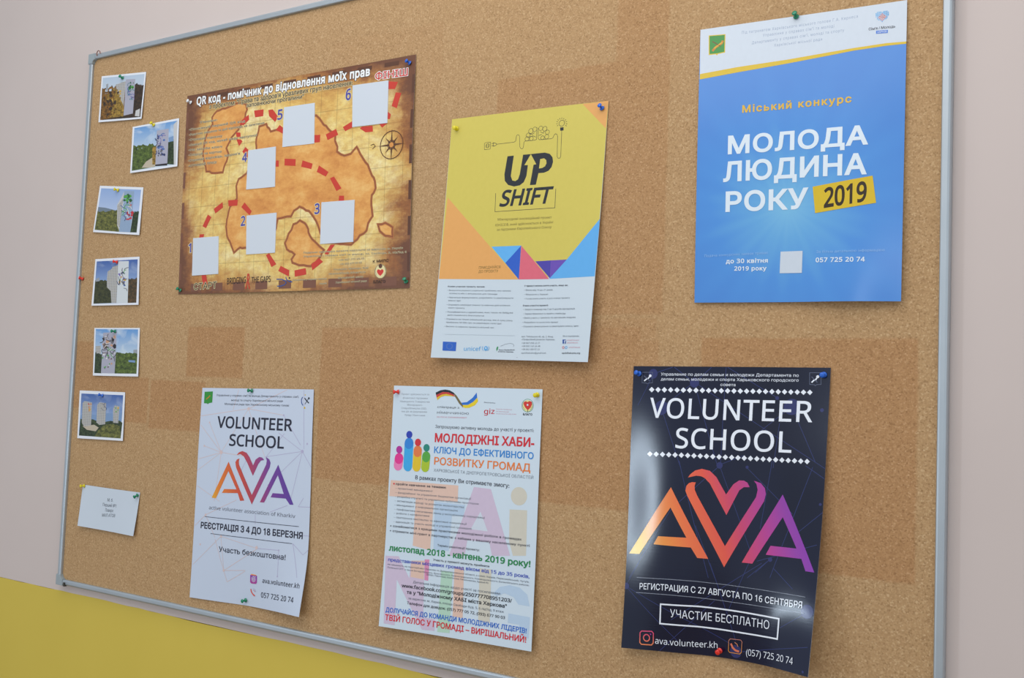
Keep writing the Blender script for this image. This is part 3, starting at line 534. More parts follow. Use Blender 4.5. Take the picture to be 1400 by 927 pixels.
PRINT['blue'] = [
    ('G','header_print','paper',[(-0.1,420),(297.1,420),(297.4,359.8),(271.1,360.6),(226.9,359.4),(192.8,357.1),(133.9,353.3),(59.6,350.3),(1.1,347)]),
    ('G','header_print','gold',[(1,350.4),(59.5,354.2),(133.8,356.3),(192.7,359.6),(226.8,361.4),(271.1,362.5),(297.3,361.2),(297.3,358),(271.2,358.7),(226.9,357.5),(192.8,354.7),(134,350.3),(59.7,346),(1,341.9)]),
    ('G','city_emblem','gold',[(13.5,409.2),(39.9,407.7),(40.1,379.1),(29,378.2),(27.5,376.1),(25.4,378.2),(14.3,378.3)]),
    ('G','city_emblem','shield_green',[(14.8,408),(38.6,406.6),(38.8,380.5),(27.4,379.4),(15.6,379.9)]),
    ('L','city_emblem','horn',3.7,[(20,384),(25,389.3),(30.2,392),(34.5,394.5),(36.2,398.1)],False),
    ('L','city_emblem','horn_dark',1.5,[(19.5,399.1),(32.8,389.6)],False),
    ('L','city_emblem','gold',1.3,[(22.5,387.8),(35.3,395.7)],False),
    ('T','header_lettering','Під патронатом Харківського міського голови Г.А. Кернеса',[(65.3,404.4),(151.8,403.5),(232,405)],4.4,'pale_ink',0,0,None),
    ('T','header_lettering',"Управління у справах сім'ї та молоді",[(97.4,395.6),(199.9,395.4)],4.4,'pale_ink',0,0,None),
    ('T','header_lettering',"Департаменту у справах сім'ї, молоді та спорту",[(80.9,386.5),(213.8,387.3)],4.3,'pale_ink',0,0,None),
    ('T','header_lettering','Харківської міської ради',[(114.3,378.3),(183.5,378.4)],4.2,'pale_ink',0,0,None),
    ('C','heart_emblem','heart_dot',(256.7,402.1),0.7,0),
    ('C','heart_emblem','heart_dot',(256.7,403.7),0.7,0),
    ('C','heart_emblem','heart_dot',(256.7,405.2),0.8,0),
    ('C','heart_emblem','heart_dot',(256.6,406.8),0.8,0),
    ('C','heart_emblem','heart_dot',(258.4,398.9),0.7,0),
    ('C','heart_emblem','heart_dot',(258.4,400.5),0.7,0),
    ('C','heart_emblem','heart_dot',(258.4,402.1),0.7,0),
    ('C','heart_emblem','heart_dot',(258.3,403.7),0.7,0),
    ('C','heart_emblem','heart_dot',(258.3,405.2),0.8,0),
    ('C','heart_emblem','heart_dot',(258.3,406.8),0.7,0),
    ('C','heart_emblem','heart_dot',(258.2,408.4),0.7,0),
    ('C','heart_emblem','heart_dot',(260.1,397.3),0.7,0),
    ('C','heart_emblem','heart_dot',(260.1,398.9),0.7,0),
    ('C','heart_emblem','insta_red',(260,400.5),0.7,0),
    ('C','heart_emblem','heart_dot',(260,402.1),0.7,0),
    ('C','heart_emblem','heart_dot',(260,403.6),0.8,0),
    ('C','heart_emblem','heart_dot',(259.9,405.2),0.7,0),
    ('C','heart_emblem','heart_dot',(259.9,406.8),0.7,0),
    ('C','heart_emblem','heart_dot',(259.9,408.4),0.7,0),
    ('C','heart_emblem','heart_dot',(261.7,397.3),0.7,0),
    ('C','heart_emblem','insta_red',(261.7,398.9),0.7,0),
    ('C','heart_emblem','heart_dot2',(261.6,400.5),0.7,0),
    ('C','heart_emblem','insta_red',(261.6,402),0.8,0),
    ('C','heart_emblem','heart_dot',(261.6,403.6),0.7,0),
    ('C','heart_emblem','heart_dot',(261.6,405.2),0.7,0),
    ('C','heart_emblem','heart_dot',(261.5,406.8),0.7,0),
    ('C','heart_emblem','heart_dot',(261.5,408.4),0.7,0),
    ('C','heart_emblem','heart_dot',(263.4,395.7),0.7,0),
    ('C','heart_emblem','insta_red',(263.3,397.3),0.7,0),
    ('C','heart_emblem','heart_dot2',(263.3,398.9),0.7,0),
    ('C','heart_emblem','insta_red',(263.3,400.5),0.7,0),
    ('C','heart_emblem','heart_dot2',(263.2,402),0.8,0),
    ('C','heart_emblem','insta_red',(263.2,403.6),0.7,0),
    ('C','heart_emblem','heart_dot',(263.2,405.2),0.7,0),
    ('C','heart_emblem','heart_dot',(263.1,406.8),0.7,0),
    ('C','heart_emblem','heart_dot',(263.1,408.4),0.7,0),
    ('C','heart_emblem','heart_dot',(265,394.1),0.8,0),
    ('C','heart_emblem','insta_red',(265,395.7),0.7,0),
    ('C','heart_emblem','heart_dot2',(265,397.3),0.7,0),
    ('C','heart_emblem','insta_red',(264.9,398.9),0.7,0),
    ('C','heart_emblem','heart_dot2',(264.9,400.4),0.8,0),
    ('C','heart_emblem','insta_red',(264.9,402),0.7,0),
    ('C','heart_emblem','heart_dot2',(264.8,403.6),0.7,0),
    ('C','heart_emblem','insta_red',(264.8,405.2),0.7,0),
    ('C','heart_emblem','heart_dot',(264.8,406.8),0.7,0),
    ('C','heart_emblem','heart_dot',(266.6,395.7),0.7,0),
    ('C','heart_emblem','insta_red',(266.6,397.3),0.7,0),
    ('C','heart_emblem','heart_dot2',(266.5,398.9),0.7,0),
    ('C','heart_emblem','insta_red',(266.5,400.4),0.8,0),
    ('C','heart_emblem','heart_dot2',(266.5,402),0.7,0),
    ('C','heart_emblem','insta_red',(266.5,403.6),0.7,0),
    ('C','heart_emblem','heart_dot',(266.4,405.2),0.7,0),
    ('C','heart_emblem','heart_dot',(266.4,406.7),0.8,0),
    ('C','heart_emblem','heart_dot',(266.4,408.3),0.7,0),
    ('C','heart_emblem','heart_dot',(268.2,397.3),0.7,0),
    ('C','heart_emblem','insta_red',(268.2,398.9),0.7,0),
    ('C','heart_emblem','heart_dot2',(268.1,400.4),0.7,0),
    ('C','heart_emblem','insta_red',(268.1,402),0.7,0),
    ('C','heart_emblem','heart_dot',(268.1,403.6),0.7,0),
    ('C','heart_emblem','heart_dot',(268,405.2),0.7,0),
    ('C','heart_emblem','heart_dot',(268,406.7),0.7,0),
    ('C','heart_emblem','heart_dot',(268,408.3),0.7,0),
    ('C','heart_emblem','heart_dot',(269.8,397.3),0.7,0),
    ('C','heart_emblem','heart_dot',(269.8,398.8),0.8,0),
    ('C','heart_emblem','insta_red',(269.7,400.4),0.7,0),
    ('C','heart_emblem','heart_dot',(269.7,402),0.7,0),
    ('C','heart_emblem','heart_dot',(269.7,403.6),0.7,0),
    ('C','heart_emblem','heart_dot',(269.7,405.1),0.8,0),
    ('C','heart_emblem','heart_dot',(269.6,406.7),0.7,0),
    ('C','heart_emblem','heart_dot',(269.6,408.3),0.7,0),
    ('C','heart_emblem','heart_dot',(271.4,398.8),0.7,0),
    ('C','heart_emblem','heart_dot',(271.4,400.4),0.7,0),
    ('C','heart_emblem','heart_dot',(271.3,402),0.7,0),
    ('C','heart_emblem','heart_dot',(271.3,403.6),0.7,0),
    ('C','heart_emblem','heart_dot',(271.3,405.1),0.7,0),
    ('C','heart_emblem','heart_dot',(271.2,406.7),0.7,0),
    ('C','heart_emblem','heart_dot',(271.2,408.3),0.7,0),
    ('C','heart_emblem','heart_dot',(272.9,402),0.7,0),
    ('C','heart_emblem','heart_dot',(272.9,403.5),0.8,0),
    ('C','heart_emblem','heart_dot',(272.9,405.1),0.7,0),
    ('C','heart_emblem','heart_dot',(272.8,406.7),0.7,0),
    ('T','heart_emblem',"Сім'я / Молодь",[(247.1,384),(282.2,383.1)],3.8,'dark_text',0.01,0,None),
    ('G','heart_emblem','badge_blue',[(257.1,382.1),(272.7,381.2),(272.6,376.7),(257,377.8)]),
    ('T','heart_emblem','ХАРКІВ',[(258.7,378.5),(271.2,377.9)],2.6,'paper',0.01,0,None),
    ('T','contest_lettering','Міський конкурс',[(68.9,283.6),(149.9,283),(226.3,283.2)],10.6,'gold_dk',0.03,0,None),
    ('T','title_lettering','МОЛОДА',[(48.2,223.1),(151.2,222.1),(249.9,221.5)],26,'white_b',0.03,0,None),
    ('T','title_lettering','ЛЮДИНА',[(41.9,181.7),(150.8,181),(249,179.3)],28.2,'white_b',0.03,0,None),
    ('T','title_lettering','РОКУ',[(46.4,136.4),(169,135.1)],28.3,'white_b',0.03,0,None),
    ('G','year_badge','gold',[(174.8,165.4),(256.7,175.8),(262.1,137.2),(179.1,126.9)]),
    ('T','year_badge','2019',[(191.1,134.5),(249.4,141.2)],27,'dark_brown',0.03,0,None),
    ('G','code_panel','paper',[(130.5,73.3),(162.5,73.4),(162.1,41.6),(129.8,41.9)]),
    ('T','footer_lettering','Подача конкурсних заявок триває',[(15,68.4),(111.9,70.7)],3.8,'pale_b',0,0,None),
    ('T','footer_lettering','до 30 квітня',[(48.7,58.3),(112.1,58)],6.2,'white_b',0.03,0,None),
    ('T','footer_lettering','2019 року',[(61.7,47.2),(110.4,46.7)],5.9,'white_b',0.03,0,None),
    ('T','footer_lettering','За більш детальною інформацією',[(182.4,69.5),(274.8,69.4)],3.6,'pale_b',0,0,None),
    ('T','footer_lettering','057 725 20 74',[(181.6,56.4),(249.2,55.6)],6.2,'white_b',0.03,0,None),
]
SHEETS['vol'] = {'size': (297, 420), 'lift': [[1.5, 1.5, 1.2, 2, 2], [3, 4, 5, 5, 3], [3, 5, 6, 6, 3], [3, 5, 5, 7, 6], [4, 3, 1.2, 10, 24]], 'corners': [(-1.6002, -0.0154), (-1.293, -0.0092), (-1.2818, -0.4281), (-1.6013, -0.44)]}
PRINT['vol'] = [
    ('L','network_print','net_a',1.1,[(1.6,363.2),(132.7,380.3)],False),
    ('L','network_print','net_a',1.1,[(3.5,344.8),(65.8,292.2)],False),
    ('L','network_print','net_a',1.1,[(27.3,350.7),(65.8,292.2)],False),
    ('L','network_print','net_a',1,[(16.7,303.3),(65.8,292.2)],False),
    ('L','network_print','net_a',1.1,[(2,276.5),(65.8,292.2)],False),
    ('L','network_print','net_a',1,[(0.1,252.9),(65.8,292.2)],False),
    ('L','network_print','net_a',1.1,[(65.8,292.2),(53.5,194.9)],False),
    ('L','network_print','net_a',1,[(132.7,380.3),(67.4,294.9)],False),
    ('L','network_print','net_a',1.1,[(65.8,292.2),(141.2,286.5)],False),
    ('L','network_print','net_a',1,[(132.7,380.3),(183.7,288.3)],False),
    ('L','network_print','net_a',1,[(132.7,380.3),(225.8,369.7)],False),
    ('L','network_print','net_a',1,[(230.3,418.5),(132.7,380.3)],False),
    ('L','network_print','net_a',1,[(90.5,376.9),(102.6,417.1)],False),
    ('L','network_print','net_a',1,[(2.5,222.9),(68,195.9)],False),
    ('L','network_print','net_b',1,[(183.7,288.3),(275.3,302.5)],False),
    ('L','network_print','net_b',1,[(225.8,369.7),(270.8,314.1)],False),
    ('L','network_print','net_b',1,[(272.9,419),(278.8,307)],False),
    ('L','network_print','net_b',1,[(215.2,335.7),(275.3,302.5)],False),
    ('L','network_print','net_b',1,[(275.3,302.5),(298.5,273.7)],False),
    ('L','network_print','net_b',1,[(275.3,302.5),(252.2,212.6)],False),
    ('L','network_print','net_b',1,[(275.3,302.5),(193.7,233.9)],False),
    ('L','network_print','net_b',1,[(187.1,288.4),(230,334.9)],False),
    ('L','network_print','net_b',1,[(139.5,286.4),(117.7,249.8)],False),
    ('C','network_print','net_a',(132.7,380.3),3.3,0),
    ('C','network_print','net_a',(65.8,292.2),3.9,0),
    ('C','network_print','net_a',(27.3,350.7),1.8,0),
    ('C','network_print','net_a',(16.7,303.3),2.1,0),
    ('C','network_print','net_b',(275.3,302.5),3.2,0),
    ('C','network_print','net_b',(225.8,369.7),2,0),
    ('C','network_print','net_b',(286.1,317.1),2,0),
    ('C','network_print','net_b',(187.2,286),1.9,0),
    ('L','network_print','net_a',1,[(31.6,166.5),(114.7,201.2)],False),
    ('L','network_print','net_a',1,[(77.8,127.8),(172.2,112.4)],False),
    ('L','network_print','net_a',1,[(77.8,127.8),(88.5,61.8)],False),
    ('L','network_print','net_a',1.1,[(88.5,61.8),(172.2,111.1)],False),
    ('L','network_print','net_a',1.1,[(88.5,61.8),(143.7,67.2)],False),
    ('L','network_print','net_a',1.1,[(97.9,40.5),(143.7,65.9)],False),
    ('L','network_print','net_a',1,[(3.4,65.5),(77.8,127.8)],False),
    ('L','network_print','net_a',1.1,[(61.6,121.1),(97.9,40.5)],False),
    ('L','network_print','net_a',1,[(31.6,166.5),(61.5,123.8)],False),
    ('L','network_print','net_a',1.1,[(2.4,142.9),(31.6,166.5)],False),
    ('L','network_print','net_b',1,[(172.2,112.4),(228.5,113.7)],False),
    ('L','network_print','net_b',1,[(228.5,113.7),(228.9,64.9)],False),
    ('L','network_print','net_b',1,[(269.9,198.4),(301,199.2)],False),
    ('L','network_print','net_b',1,[(261,128.9),(286,110)],False),
    ('L','network_print','net_b',0.9,[(286,110),(299,119.7)],False),
    ('L','network_print','net_b',1,[(284.7,145.7),(300.2,145.7)],False),
    ('L','network_print','net_b',1,[(244.7,199.3),(203,183.9)],False),
    ('L','network_print','net_b',1,[(165.6,176.1),(166.5,158.1)],False),
    ('L','network_print','net_b',1,[(269.9,198.4),(281.5,215.4)],False),
    ('L','network_print','net_b',1,[(261,128.9),(277.6,67.6)],False),
    ('C','network_print','net_a',(31.6,166.5),2.6,0),
    ('C','network_print','net_a',(77.8,127.8),2.6,0),
    ('C','network_print','net_a',(172.1,113.7),3.3,0),
    ('C','network_print','net_a',(88.5,61.8),2.7,0),
    ('C','network_print','net_a',(20.9,107),2.1,0),
    ('C','network_print','net_b',(228.5,113.7),1.7,0),
    ('C','network_print','net_b',(228.9,64.9),1.7,0),
    ('G','city_emblem','shield_green',[(7.3,412.1),(30.8,413.2),(31.1,390.9),(21.6,389.1),(19.2,387),(16.4,388.8),(7.7,388.9)]),
    ('L','city_emblem','horn',2.3,[(13.3,396.9),(20.3,401.7),(23.8,404.9)],False),
    ('C','arrows_emblem','gold',(276.6,409.2),1.2,0),
    ('C','arrows_emblem','gold',(276.4,384.9),2,0),
    ('L','arrows_emblem','logo_blue',1.9,[(270.4,405.4),(267.8,400.4),(268.5,394.2),(272,389.3)],False),
    ('L','arrows_emblem','dark_text',2.2,[(275.4,403.5),(281.1,398.1),(286.4,393.8)],False),
    ('L','arrows_emblem','dark_text',1.2,[(277,391.9),(280.5,396.9),(285,402.6)],False),
    ('C','arrows_emblem','dark_text',(285.9,403.1),2.2,0),
    ('T','header_lettering',"Управління у справах сім'ї та молоді Департаменту у справах сім'ї,",[(41.7,403.9),(260.8,403.7)],3.9,'dark_text',0,0,None),
    ('T','header_lettering','молоді та спорту Харківської міської ради',[(84.1,394.6),(221.5,395.1)],3.9,'dark_text',0,0,None),
    ('T','header_lettering','Молодіжна рада при Харківському міському голові',[(66.8,386.8),(237.6,386.7)],3.9,'dark_text',0,0,None),
    ('T','title_lettering','VOLUNTEER',[(49.3,341.2),(152.2,341.1),(248.9,340.2)],22.3,'vol_ink',0.02,0,None),
    ('T','title_lettering','SCHOOL',[(86.3,306.7),(230.2,306.4)],22.3,'vol_ink',0.02,0,None),
    ('G','logo','ava_vol',[(87.9,274.7),(135.5,201.5),(124.5,200.3),(117.3,214.8),(74,212.7),(79.9,220.7),(113.3,221.9),(88.7,256.5),(58.5,201.2),(46.3,201.4)]),
    ('G','logo','ava_vol',[(117.3,282.6),(110.1,280),(106.6,274.8),(109.1,264.7),(155.7,195.3),(197.6,268.9),(199.1,277.7),(195.7,283.8),(187.1,288.4),(189.2,281),(188,273.5),(154.6,213.5),(116.8,270.7),(115.7,276.5)]),
    ('G','logo','ava_vol',[(109.4,288.9),(114.3,294.2),(123.9,297.2),(135.4,294.3),(143.6,286.6),(154.4,270.6),(160.4,282.3),(169.6,287.7),(177.1,286.8),(182.5,282.2),(174.1,280.9),(167.8,273.8),(155.1,250.5),(138.6,275),(128.2,287.2),(118.8,291.1)]),
    ('G','logo','ava_vol',[(218.5,274.9),(258.9,201.5),(250.4,201),(239.9,211.8),(203.2,212.1),(207.6,220.3),(234.8,220.4),(218.6,255.1),(187.3,201.1),(176.3,200.9)]),
    ('T','logo_caption','active volunteer association of Kharkiv',[(40.3,178.3),(155,177.9),(264,176.7)],7.1,'vol_grey',0,0,None),
    ('L','date_lettering','vol_ink',1,[(30,162.9),(273.1,161.6)],False),
    ('L','date_lettering','vol_ink',1,[(48.9,130.7),(259.5,128.8)],False),
    ('T','date_lettering','РЕЄСТРАЦІЯ З 4 ДО 18 БЕРЕЗНЯ',[(19.5,139.4),(160.4,140.2),(283,139.4)],12,'vol_ink',0.03,0,None),
    ('T','free_lettering','Участь безкоштовна!',[(73.5,97.2),(246.1,97)],10.4,'vol_ink',0.01,0,None),
    ('C','photo_app_icon','ig_purple',(166.4,55.9),0,0),
    ('G','photo_app_icon','ig_grad',[(160.4,62.2),(172.3,61.7),(175.6,59.5),(175.7,47.2),(172.8,44.3),(160.5,44),(157.2,46.2),(157.3,59.6)]),
    ('C','photo_app_icon','paper',(166.4,53.1),5.4,4.3),
    ('C','photo_app_icon','paper',(166.4,53.1),2.8,1.5),
    ('C','photo_app_icon','paper',(171.7,58),0.8,0),
    ('L','phone_icon','phone_red',2.8,[(159.3,33.3),(161.3,27.9),(166.1,23.3),(171,21.3)],False),
    ('L','phone_icon','net_b',1,[(165.8,34.8),(171.4,32.9),(173.3,29.3)],False),
    ('L','phone_icon','insta_red',0.8,[(165.5,32.2),(169.6,30.9),(170.8,28.5)],False),
    ('T','contact_lettering','ava.volunteer.kh',[(190.2,48.9),(287,49.4)],8.6,'vol_ink',0.01,0,None),
    ('T','contact_lettering','057 725 20 74',[(187.7,20.9),(276.3,22.5)],9.6,'vol_ink',0.01,0,None),
]
SHEETS['hub'] = {'size': (297, 420), 'lift': [[1.5, 2.5, 2.5, 1.5], [3, 4, 4, 4], [5, 6, 6, 6], [12, 9, 9, 10]], 'corners': [(-1.1015, 0.0037), (-0.7955, 0.0065), (-0.7938, -0.411), (-1.1036, -0.4188)]}
PRINT['hub'] = [
    ('G','backdrop_print','bg_peach',[(4.2,253.5),(145.8,253.6),(146,226.3),(98,225.4),(95.5,139.9),(59.1,144.3),(60.1,226.1),(2.7,225.3)]),
    ('G','backdrop_print','bg_blue',[(100.4,222.8),(161.4,222),(158.9,202.5),(136.1,202.5),(133.1,142.4),(102.2,141.1)]),
    ('G','backdrop_print','bg_lilac',[(176.4,253.3),(209.3,252),(250.7,146.6),(217.1,143.1),(210.8,164.5),(168.6,164.1),(164.8,137.7),(133.6,134.5),(143,159.9)]),
    ('G','backdrop_print','paper',[(191.4,213.4),(206.7,182.2),(173.9,182.8)]),
    ('C','backdrop_print','bg_beige',(262.2,244.2),14.9,0),
    ('G','backdrop_print','bg_beige',[(246,221.5),(278.2,222.7),(279.6,149.6),(255.7,147.1),(247.5,169.9)]),
    ('G','backdrop_print','bg_lilac',[(2.6,121.4),(30.9,123.2),(56.3,88.4),(57,114.1),(85.5,117.1),(89.3,26.7),(113.3,25.6),(113.3,6.8),(88.2,5.5),(30.4,83.3),(32.6,5.7),(10,6)]),
    ('G','backdrop_print','bg_peach',[(57.9,118.5),(85.2,121.3),(86.1,89.6),(58.8,90.8)]),
    ('G','backdrop_print','bg_pink',[(85.5,123.5),(95.3,124.5),(95.2,88.5),(87.5,88.7)]),
    ('G','backdrop_print','bg_green',[(120.5,108.2),(143,108.6),(143.1,7.2),(118.9,5.9)]),
    ('G','backdrop_print','bg_peach',[(146.2,117.3),(164.6,118.2),(167.2,34.9),(147.5,35.3)]),
    ('G','backdrop_print','bg_beige',[(194.7,120.5),(217.3,120.9),(218.8,33.7),(196.9,34.7)]),
    ('G','backdrop_print','bg_blue',[(223,82.9),(234.1,94.3),(252.4,99.5),(270.8,97.7),(284.9,88.4),(290.4,70.2),(270.1,70.6),(260.3,81.4),(243.9,85.4),(229.1,79.2)]),
    ('G','backdrop_print','bg_blue',[(252.6,54.3),(291.8,53.2),(291,19.9),(275.1,20.5),(272.9,39.1),(252.3,39.3)]),
    ('T','donor_lettering','Проект здійснюється за',[(17.3,403.9),(77.2,404.7)],3,'grey_lt',0,0,None),
    ('T','donor_lettering','фінансової підтримки',[(20.8,397.3),(74.2,397.9)],3,'grey_lt',0,0,None),
    ('T','donor_lettering','Німецького Товариства',[(15.2,391),(78.7,391.8)],3.1,'grey_lt',0,0,None),
    ('T','donor_lettering','Міжнародного',[(31.1,385.4),(63.3,385.8)],3,'grey_lt',0,0,None),
    ('T','donor_lettering','Співробітництва (GIZ),',[(19,379.2),(73.4,380.1)],3,'grey_lt',0,0,None),
    ('T','donor_lettering','яке діє за дорученням',[(19.4,373.5),(74.2,374.3)],3.1,'grey_lt',0,0,None),
    ('T','donor_lettering','Уряду Німеччини',[(26.6,367.5),(70.5,368)],3,'grey_lt',0,0,None),
    ('G','ribbon_flag','black_ink',[(90.4,409.7),(100.2,413.9),(109.6,415.4),(119.1,414.3),(127.5,410.5),(133.7,405.4),(127,407.2),(117,410.5),(105.1,411),(91.6,405.3)]),
    ('G','ribbon_flag','flag_red',[(91.6,405.5),(105.1,411.2),(117,410.7),(127,407.4),(131.4,403.4),(124.3,405.5),(112.4,407.8),(103,406.2),(93.1,400.8)]),
    ('G','ribbon_flag','gold',[(93.1,401),(103,406.4),(112.4,408),(124.3,405.7),(129.1,403.7),(120.9,404.3),(110.2,404.6),(102.1,402.4),(94.6,396.4)]),
    ('G','ribbon_flag','twist',[(127.5,410.5),(134.1,405.2),(144.1,393.3),(150.4,387.6),(147.5,385.6),(139.5,392.2),(130.2,404.1)]),
    ('G','ribbon_flag','flag_blue2',[(143.6,393.7),(155,395),(166,402.7),(173.4,411.6),(175,402.9),(167.5,395.5),(157.5,390.2),(147.2,389.7)]),
    ('G','ribbon_flag','flag_yellow',[(147.2,389.9),(157.5,390.4),(167.5,395.7),(175,403.1),(177.1,397.2),(171.2,390.2),(160.1,385.6),(152.1,384.8),(147.4,386.6)]),
    ('T','partner_lettering','співпраця з',[(95.3,383.4),(140,383.4)],3.7,'dark_text',0,0,None),
    ('T','partner_lettering','німеччиною',[(95.5,373.5),(159.6,373.7)],5.1,'dark_text',-0.01,0,None),
    ('T','partner_lettering','DEUTSCHE ZUSAMMENARBEIT',[(95.4,366.7),(156.5,367.4)],2.2,'pink_text',0,0,None),
    ('T','agency_lettering','Виконавець:',[(188.9,394.6),(211.1,394.3)],2.1,'grey_text',0,0,None),
    ('T','agency_lettering','giz',[(189.4,376.3),(209.8,377)],8.7,'giz_red',0.01,0,None),
    ('T','agency_lettering','Deutsche Gesellschaft',[(212.7,384.4),(242.7,384.2)],1.5,'pink_text',0,0,None),
    ('T','agency_lettering','für Internationale',[(212.9,380.5),(236.9,380.4)],1.6,'pink_text',0,0,None),
    ('T','agency_lettering','Zusammenarbeit (GIZ) GmbH',[(213.1,376.7),(250.6,376.9)],1.5,'pink_text',0,0,None),
    ('C','charity_emblem','gold_pale',(271.1,392.3),9.4,0),
    ('C','charity_emblem','leaf_green',(271.1,392.7),10.9,10.3),
    ('L','charity_emblem','twist',0.5,[(263.2,398.7),(261.8,392),(266.2,385)],False),
    ('L','charity_emblem','twist',0.6,[(278.4,399.1),(280.3,392.6),(276.7,385.3)],False),
    ('G','charity_emblem','heart_red',[(270.8,398.3),(274.3,400.3),(278.4,399.1),(279,394.8),(276.9,389.6),(271.7,385.1),(266.4,389.7),(263.6,394.9),(264.2,398.7),(267.6,399.7)]),
    ('C','charity_emblem','paper',(271,393.8),1.7,0),
    ('L','charity_emblem','black_ink',0.9,[(271.4,385.7),(271.8,381.9)],False),
    ('T','charity_emblem','БЛАГО',[(263.4,376.6),(280.3,376.8)],3.2,'black_ink',0.03,0,None),
    ('T','invitation_lettering','Запрошуємо активну молодь до участі у проекті:',[(93.4,348.8),(191.3,349),(284.5,349.8)],5.4,'dark_text',0,0,None),
    ('T','title_lettering','МОЛОДІЖНІ ХАБИ-',[(93.5,325),(286.2,325.8)],14.4,'hub_red',0.03,0,None),
    ('T','title_lettering','КЛЮЧ ДО ЕФЕКТИВНОГО',[(93.3,306),(286,305.9)],10.7,'hub_blue',0.02,0,None),
    ('T','title_lettering','РОЗВИТКУ ГРОМАД',[(94.6,286.3),(281.2,285.5)],12.4,'hub_orange',0.02,0,None),
    ('T','title_lettering','ХАРКІВСЬКОЇ ТА ДНІПРОПЕТРОВСЬКОЇ ОБЛАСТЕЙ',[(94.8,274.1),(287,273.7)],5.1,'grey_text',-0.01,0,None),
    ('G','people_emblem','pe_rose',[(29,292.4),(28.7,294.8),(27.8,297),(26.3,299),(24.4,300.5),(22.1,301.4),(19.7,301.7),(17.3,301.4),(15.1,300.5),(13.1,299),(11.6,297),(10.7,294.8),(10.4,292.4),(9.1,280.3),(9.4,277.9),(10.3,275.7),(11.8,273.7),(13.7,272.2),(16,271.3),(18.4,271),(20.8,271.3),(23,272.2),(25,273.7),(26.5,275.7),(27.4,277.9),(27.7,280.3)]),
    ('G','people_emblem','pe_pink',[(29,292.4),(28.7,294.8),(27.8,297),(26.3,299),(24.4,300.5),(22.1,301.4),(19.7,301.7),(17.3,301.4),(15.1,300.5),(13.1,299),(11.6,297),(10.7,294.8),(10.4,292.4),(10.2,291.8),(10.5,289.4),(11.4,287.2),(12.9,285.2),(14.8,283.7),(17.1,282.8),(19.5,282.5),(21.9,282.8),(24.1,283.7),(26.1,285.2),(27.6,287.2),(28.5,289.4),(28.8,291.8)]),
    ('C','people_emblem','pe_magenta',(19.2,307.6),6.6,0),
    ('G','people_emblem','pe_sky',[(49,320.2),(48.7,322.6),(47.7,324.9),(46.2,326.8),(44.3,328.3),(42,329.3),(39.6,329.6),(37.2,329.3),(34.9,328.3),(33,326.8),(31.5,324.9),(30.5,322.6),(30.2,320.2),(30.1,280.4),(30.4,278),(31.4,275.7),(32.9,273.8),(34.8,272.3),(37.1,271.3),(39.5,271),(41.9,271.3),(44.2,272.3),(46.1,273.8),(47.6,275.7),(48.6,278),(48.9,280.4)]),
    ('G','people_emblem','pe_azure',[(49,320.2),(48.7,322.6),(47.7,324.9),(46.2,326.8),(44.3,328.3),(42,329.3),(39.6,329.6),(37.2,329.3),(34.9,328.3),(33,326.8),(31.5,324.9),(30.5,322.6),(30.2,320.2),(30,319.1),(30.3,316.7),(31.3,314.4),(32.8,312.5),(34.7,311),(37,310),(39.4,309.7),(41.8,310),(44.1,311),(46,312.5),(47.5,314.4),(48.5,316.7),(48.8,319.1)]),
    ('C','people_emblem','pe_navy',(39.2,334.9),6.5,0),
    ('G','people_emblem','pe_yellow',[(67.7,308.1),(67.4,310.4),(66.5,312.5),(65.2,314.3),(63.4,315.6),(61.3,316.5),(59,316.8),(56.7,316.5),(54.6,315.6),(52.8,314.3),(51.5,312.5),(50.6,310.4),(50.3,308.1),(49.6,280.3),(49.9,278),(50.8,275.9),(52.1,274.1),(53.9,272.8),(56,271.9),(58.3,271.6),(60.6,271.9),(62.6,272.8),(64.5,274.1),(65.8,275.9),(66.7,278),(67,280.3)]),
    ('G','people_emblem','pe_orange',[(67.7,308.1),(67.4,310.4),(66.5,312.5),(65.2,314.3),(63.4,315.6),(61.3,316.5),(59,316.8),(56.7,316.5),(54.6,315.6),(52.8,314.3),(51.5,312.5),(50.6,310.4),(50.3,308.1),(50.2,305.5),(50.5,303.2),(51.4,301.1),(52.7,299.3),(54.5,298),(56.6,297.1),(58.9,296.8),(61.2,297.1),(63.2,298),(65.1,299.3),(66.4,301.1),(67.3,303.2),(67.6,305.5)]),
    ('C','people_emblem','hub_red',(58.6,322.2),6.5,0),
    ('G','people_emblem','pe_lime',[(85.9,299.3),(85.6,301.5),(84.8,303.5),(83.4,305.2),(81.7,306.6),(79.7,307.4),(77.5,307.7),(75.3,307.4),(73.3,306.6),(71.6,305.2),(70.2,303.5),(69.4,301.5),(69.1,299.3),(68.1,280.3),(68.4,278.1),(69.2,276.1),(70.6,274.4),(72.3,273),(74.3,272.2),(76.5,271.9),(78.7,272.2),(80.7,273),(82.4,274.4),(83.8,276.1),(84.6,278.1),(84.9,280.3)]),
    ('G','people_emblem','pe_green',[(85.9,299.3),(85.6,301.5),(84.8,303.5),(83.4,305.2),(81.7,306.6),(79.7,307.4),(77.5,307.7),(75.3,307.4),(73.3,306.6),(71.6,305.2),(70.2,303.5),(69.4,301.5),(69.1,299.3),(69,297.2),(69.3,295),(70.1,293),(71.5,291.3),(73.2,289.9),(75.2,289.1),(77.4,288.8),(79.6,289.1),(81.6,289.9),(83.3,291.3),(84.7,293),(85.5,295),(85.8,297.2)]),
    ('C','people_emblem','pe_teal',(77.2,313.8),6.5,0),
    ('T','intro_lettering','В рамках проекту Ви отримаєте змогу:',[(56.9,258.4),(152.8,258),(243.7,256.8)],6.7,'dark_text',0.01,0,None),
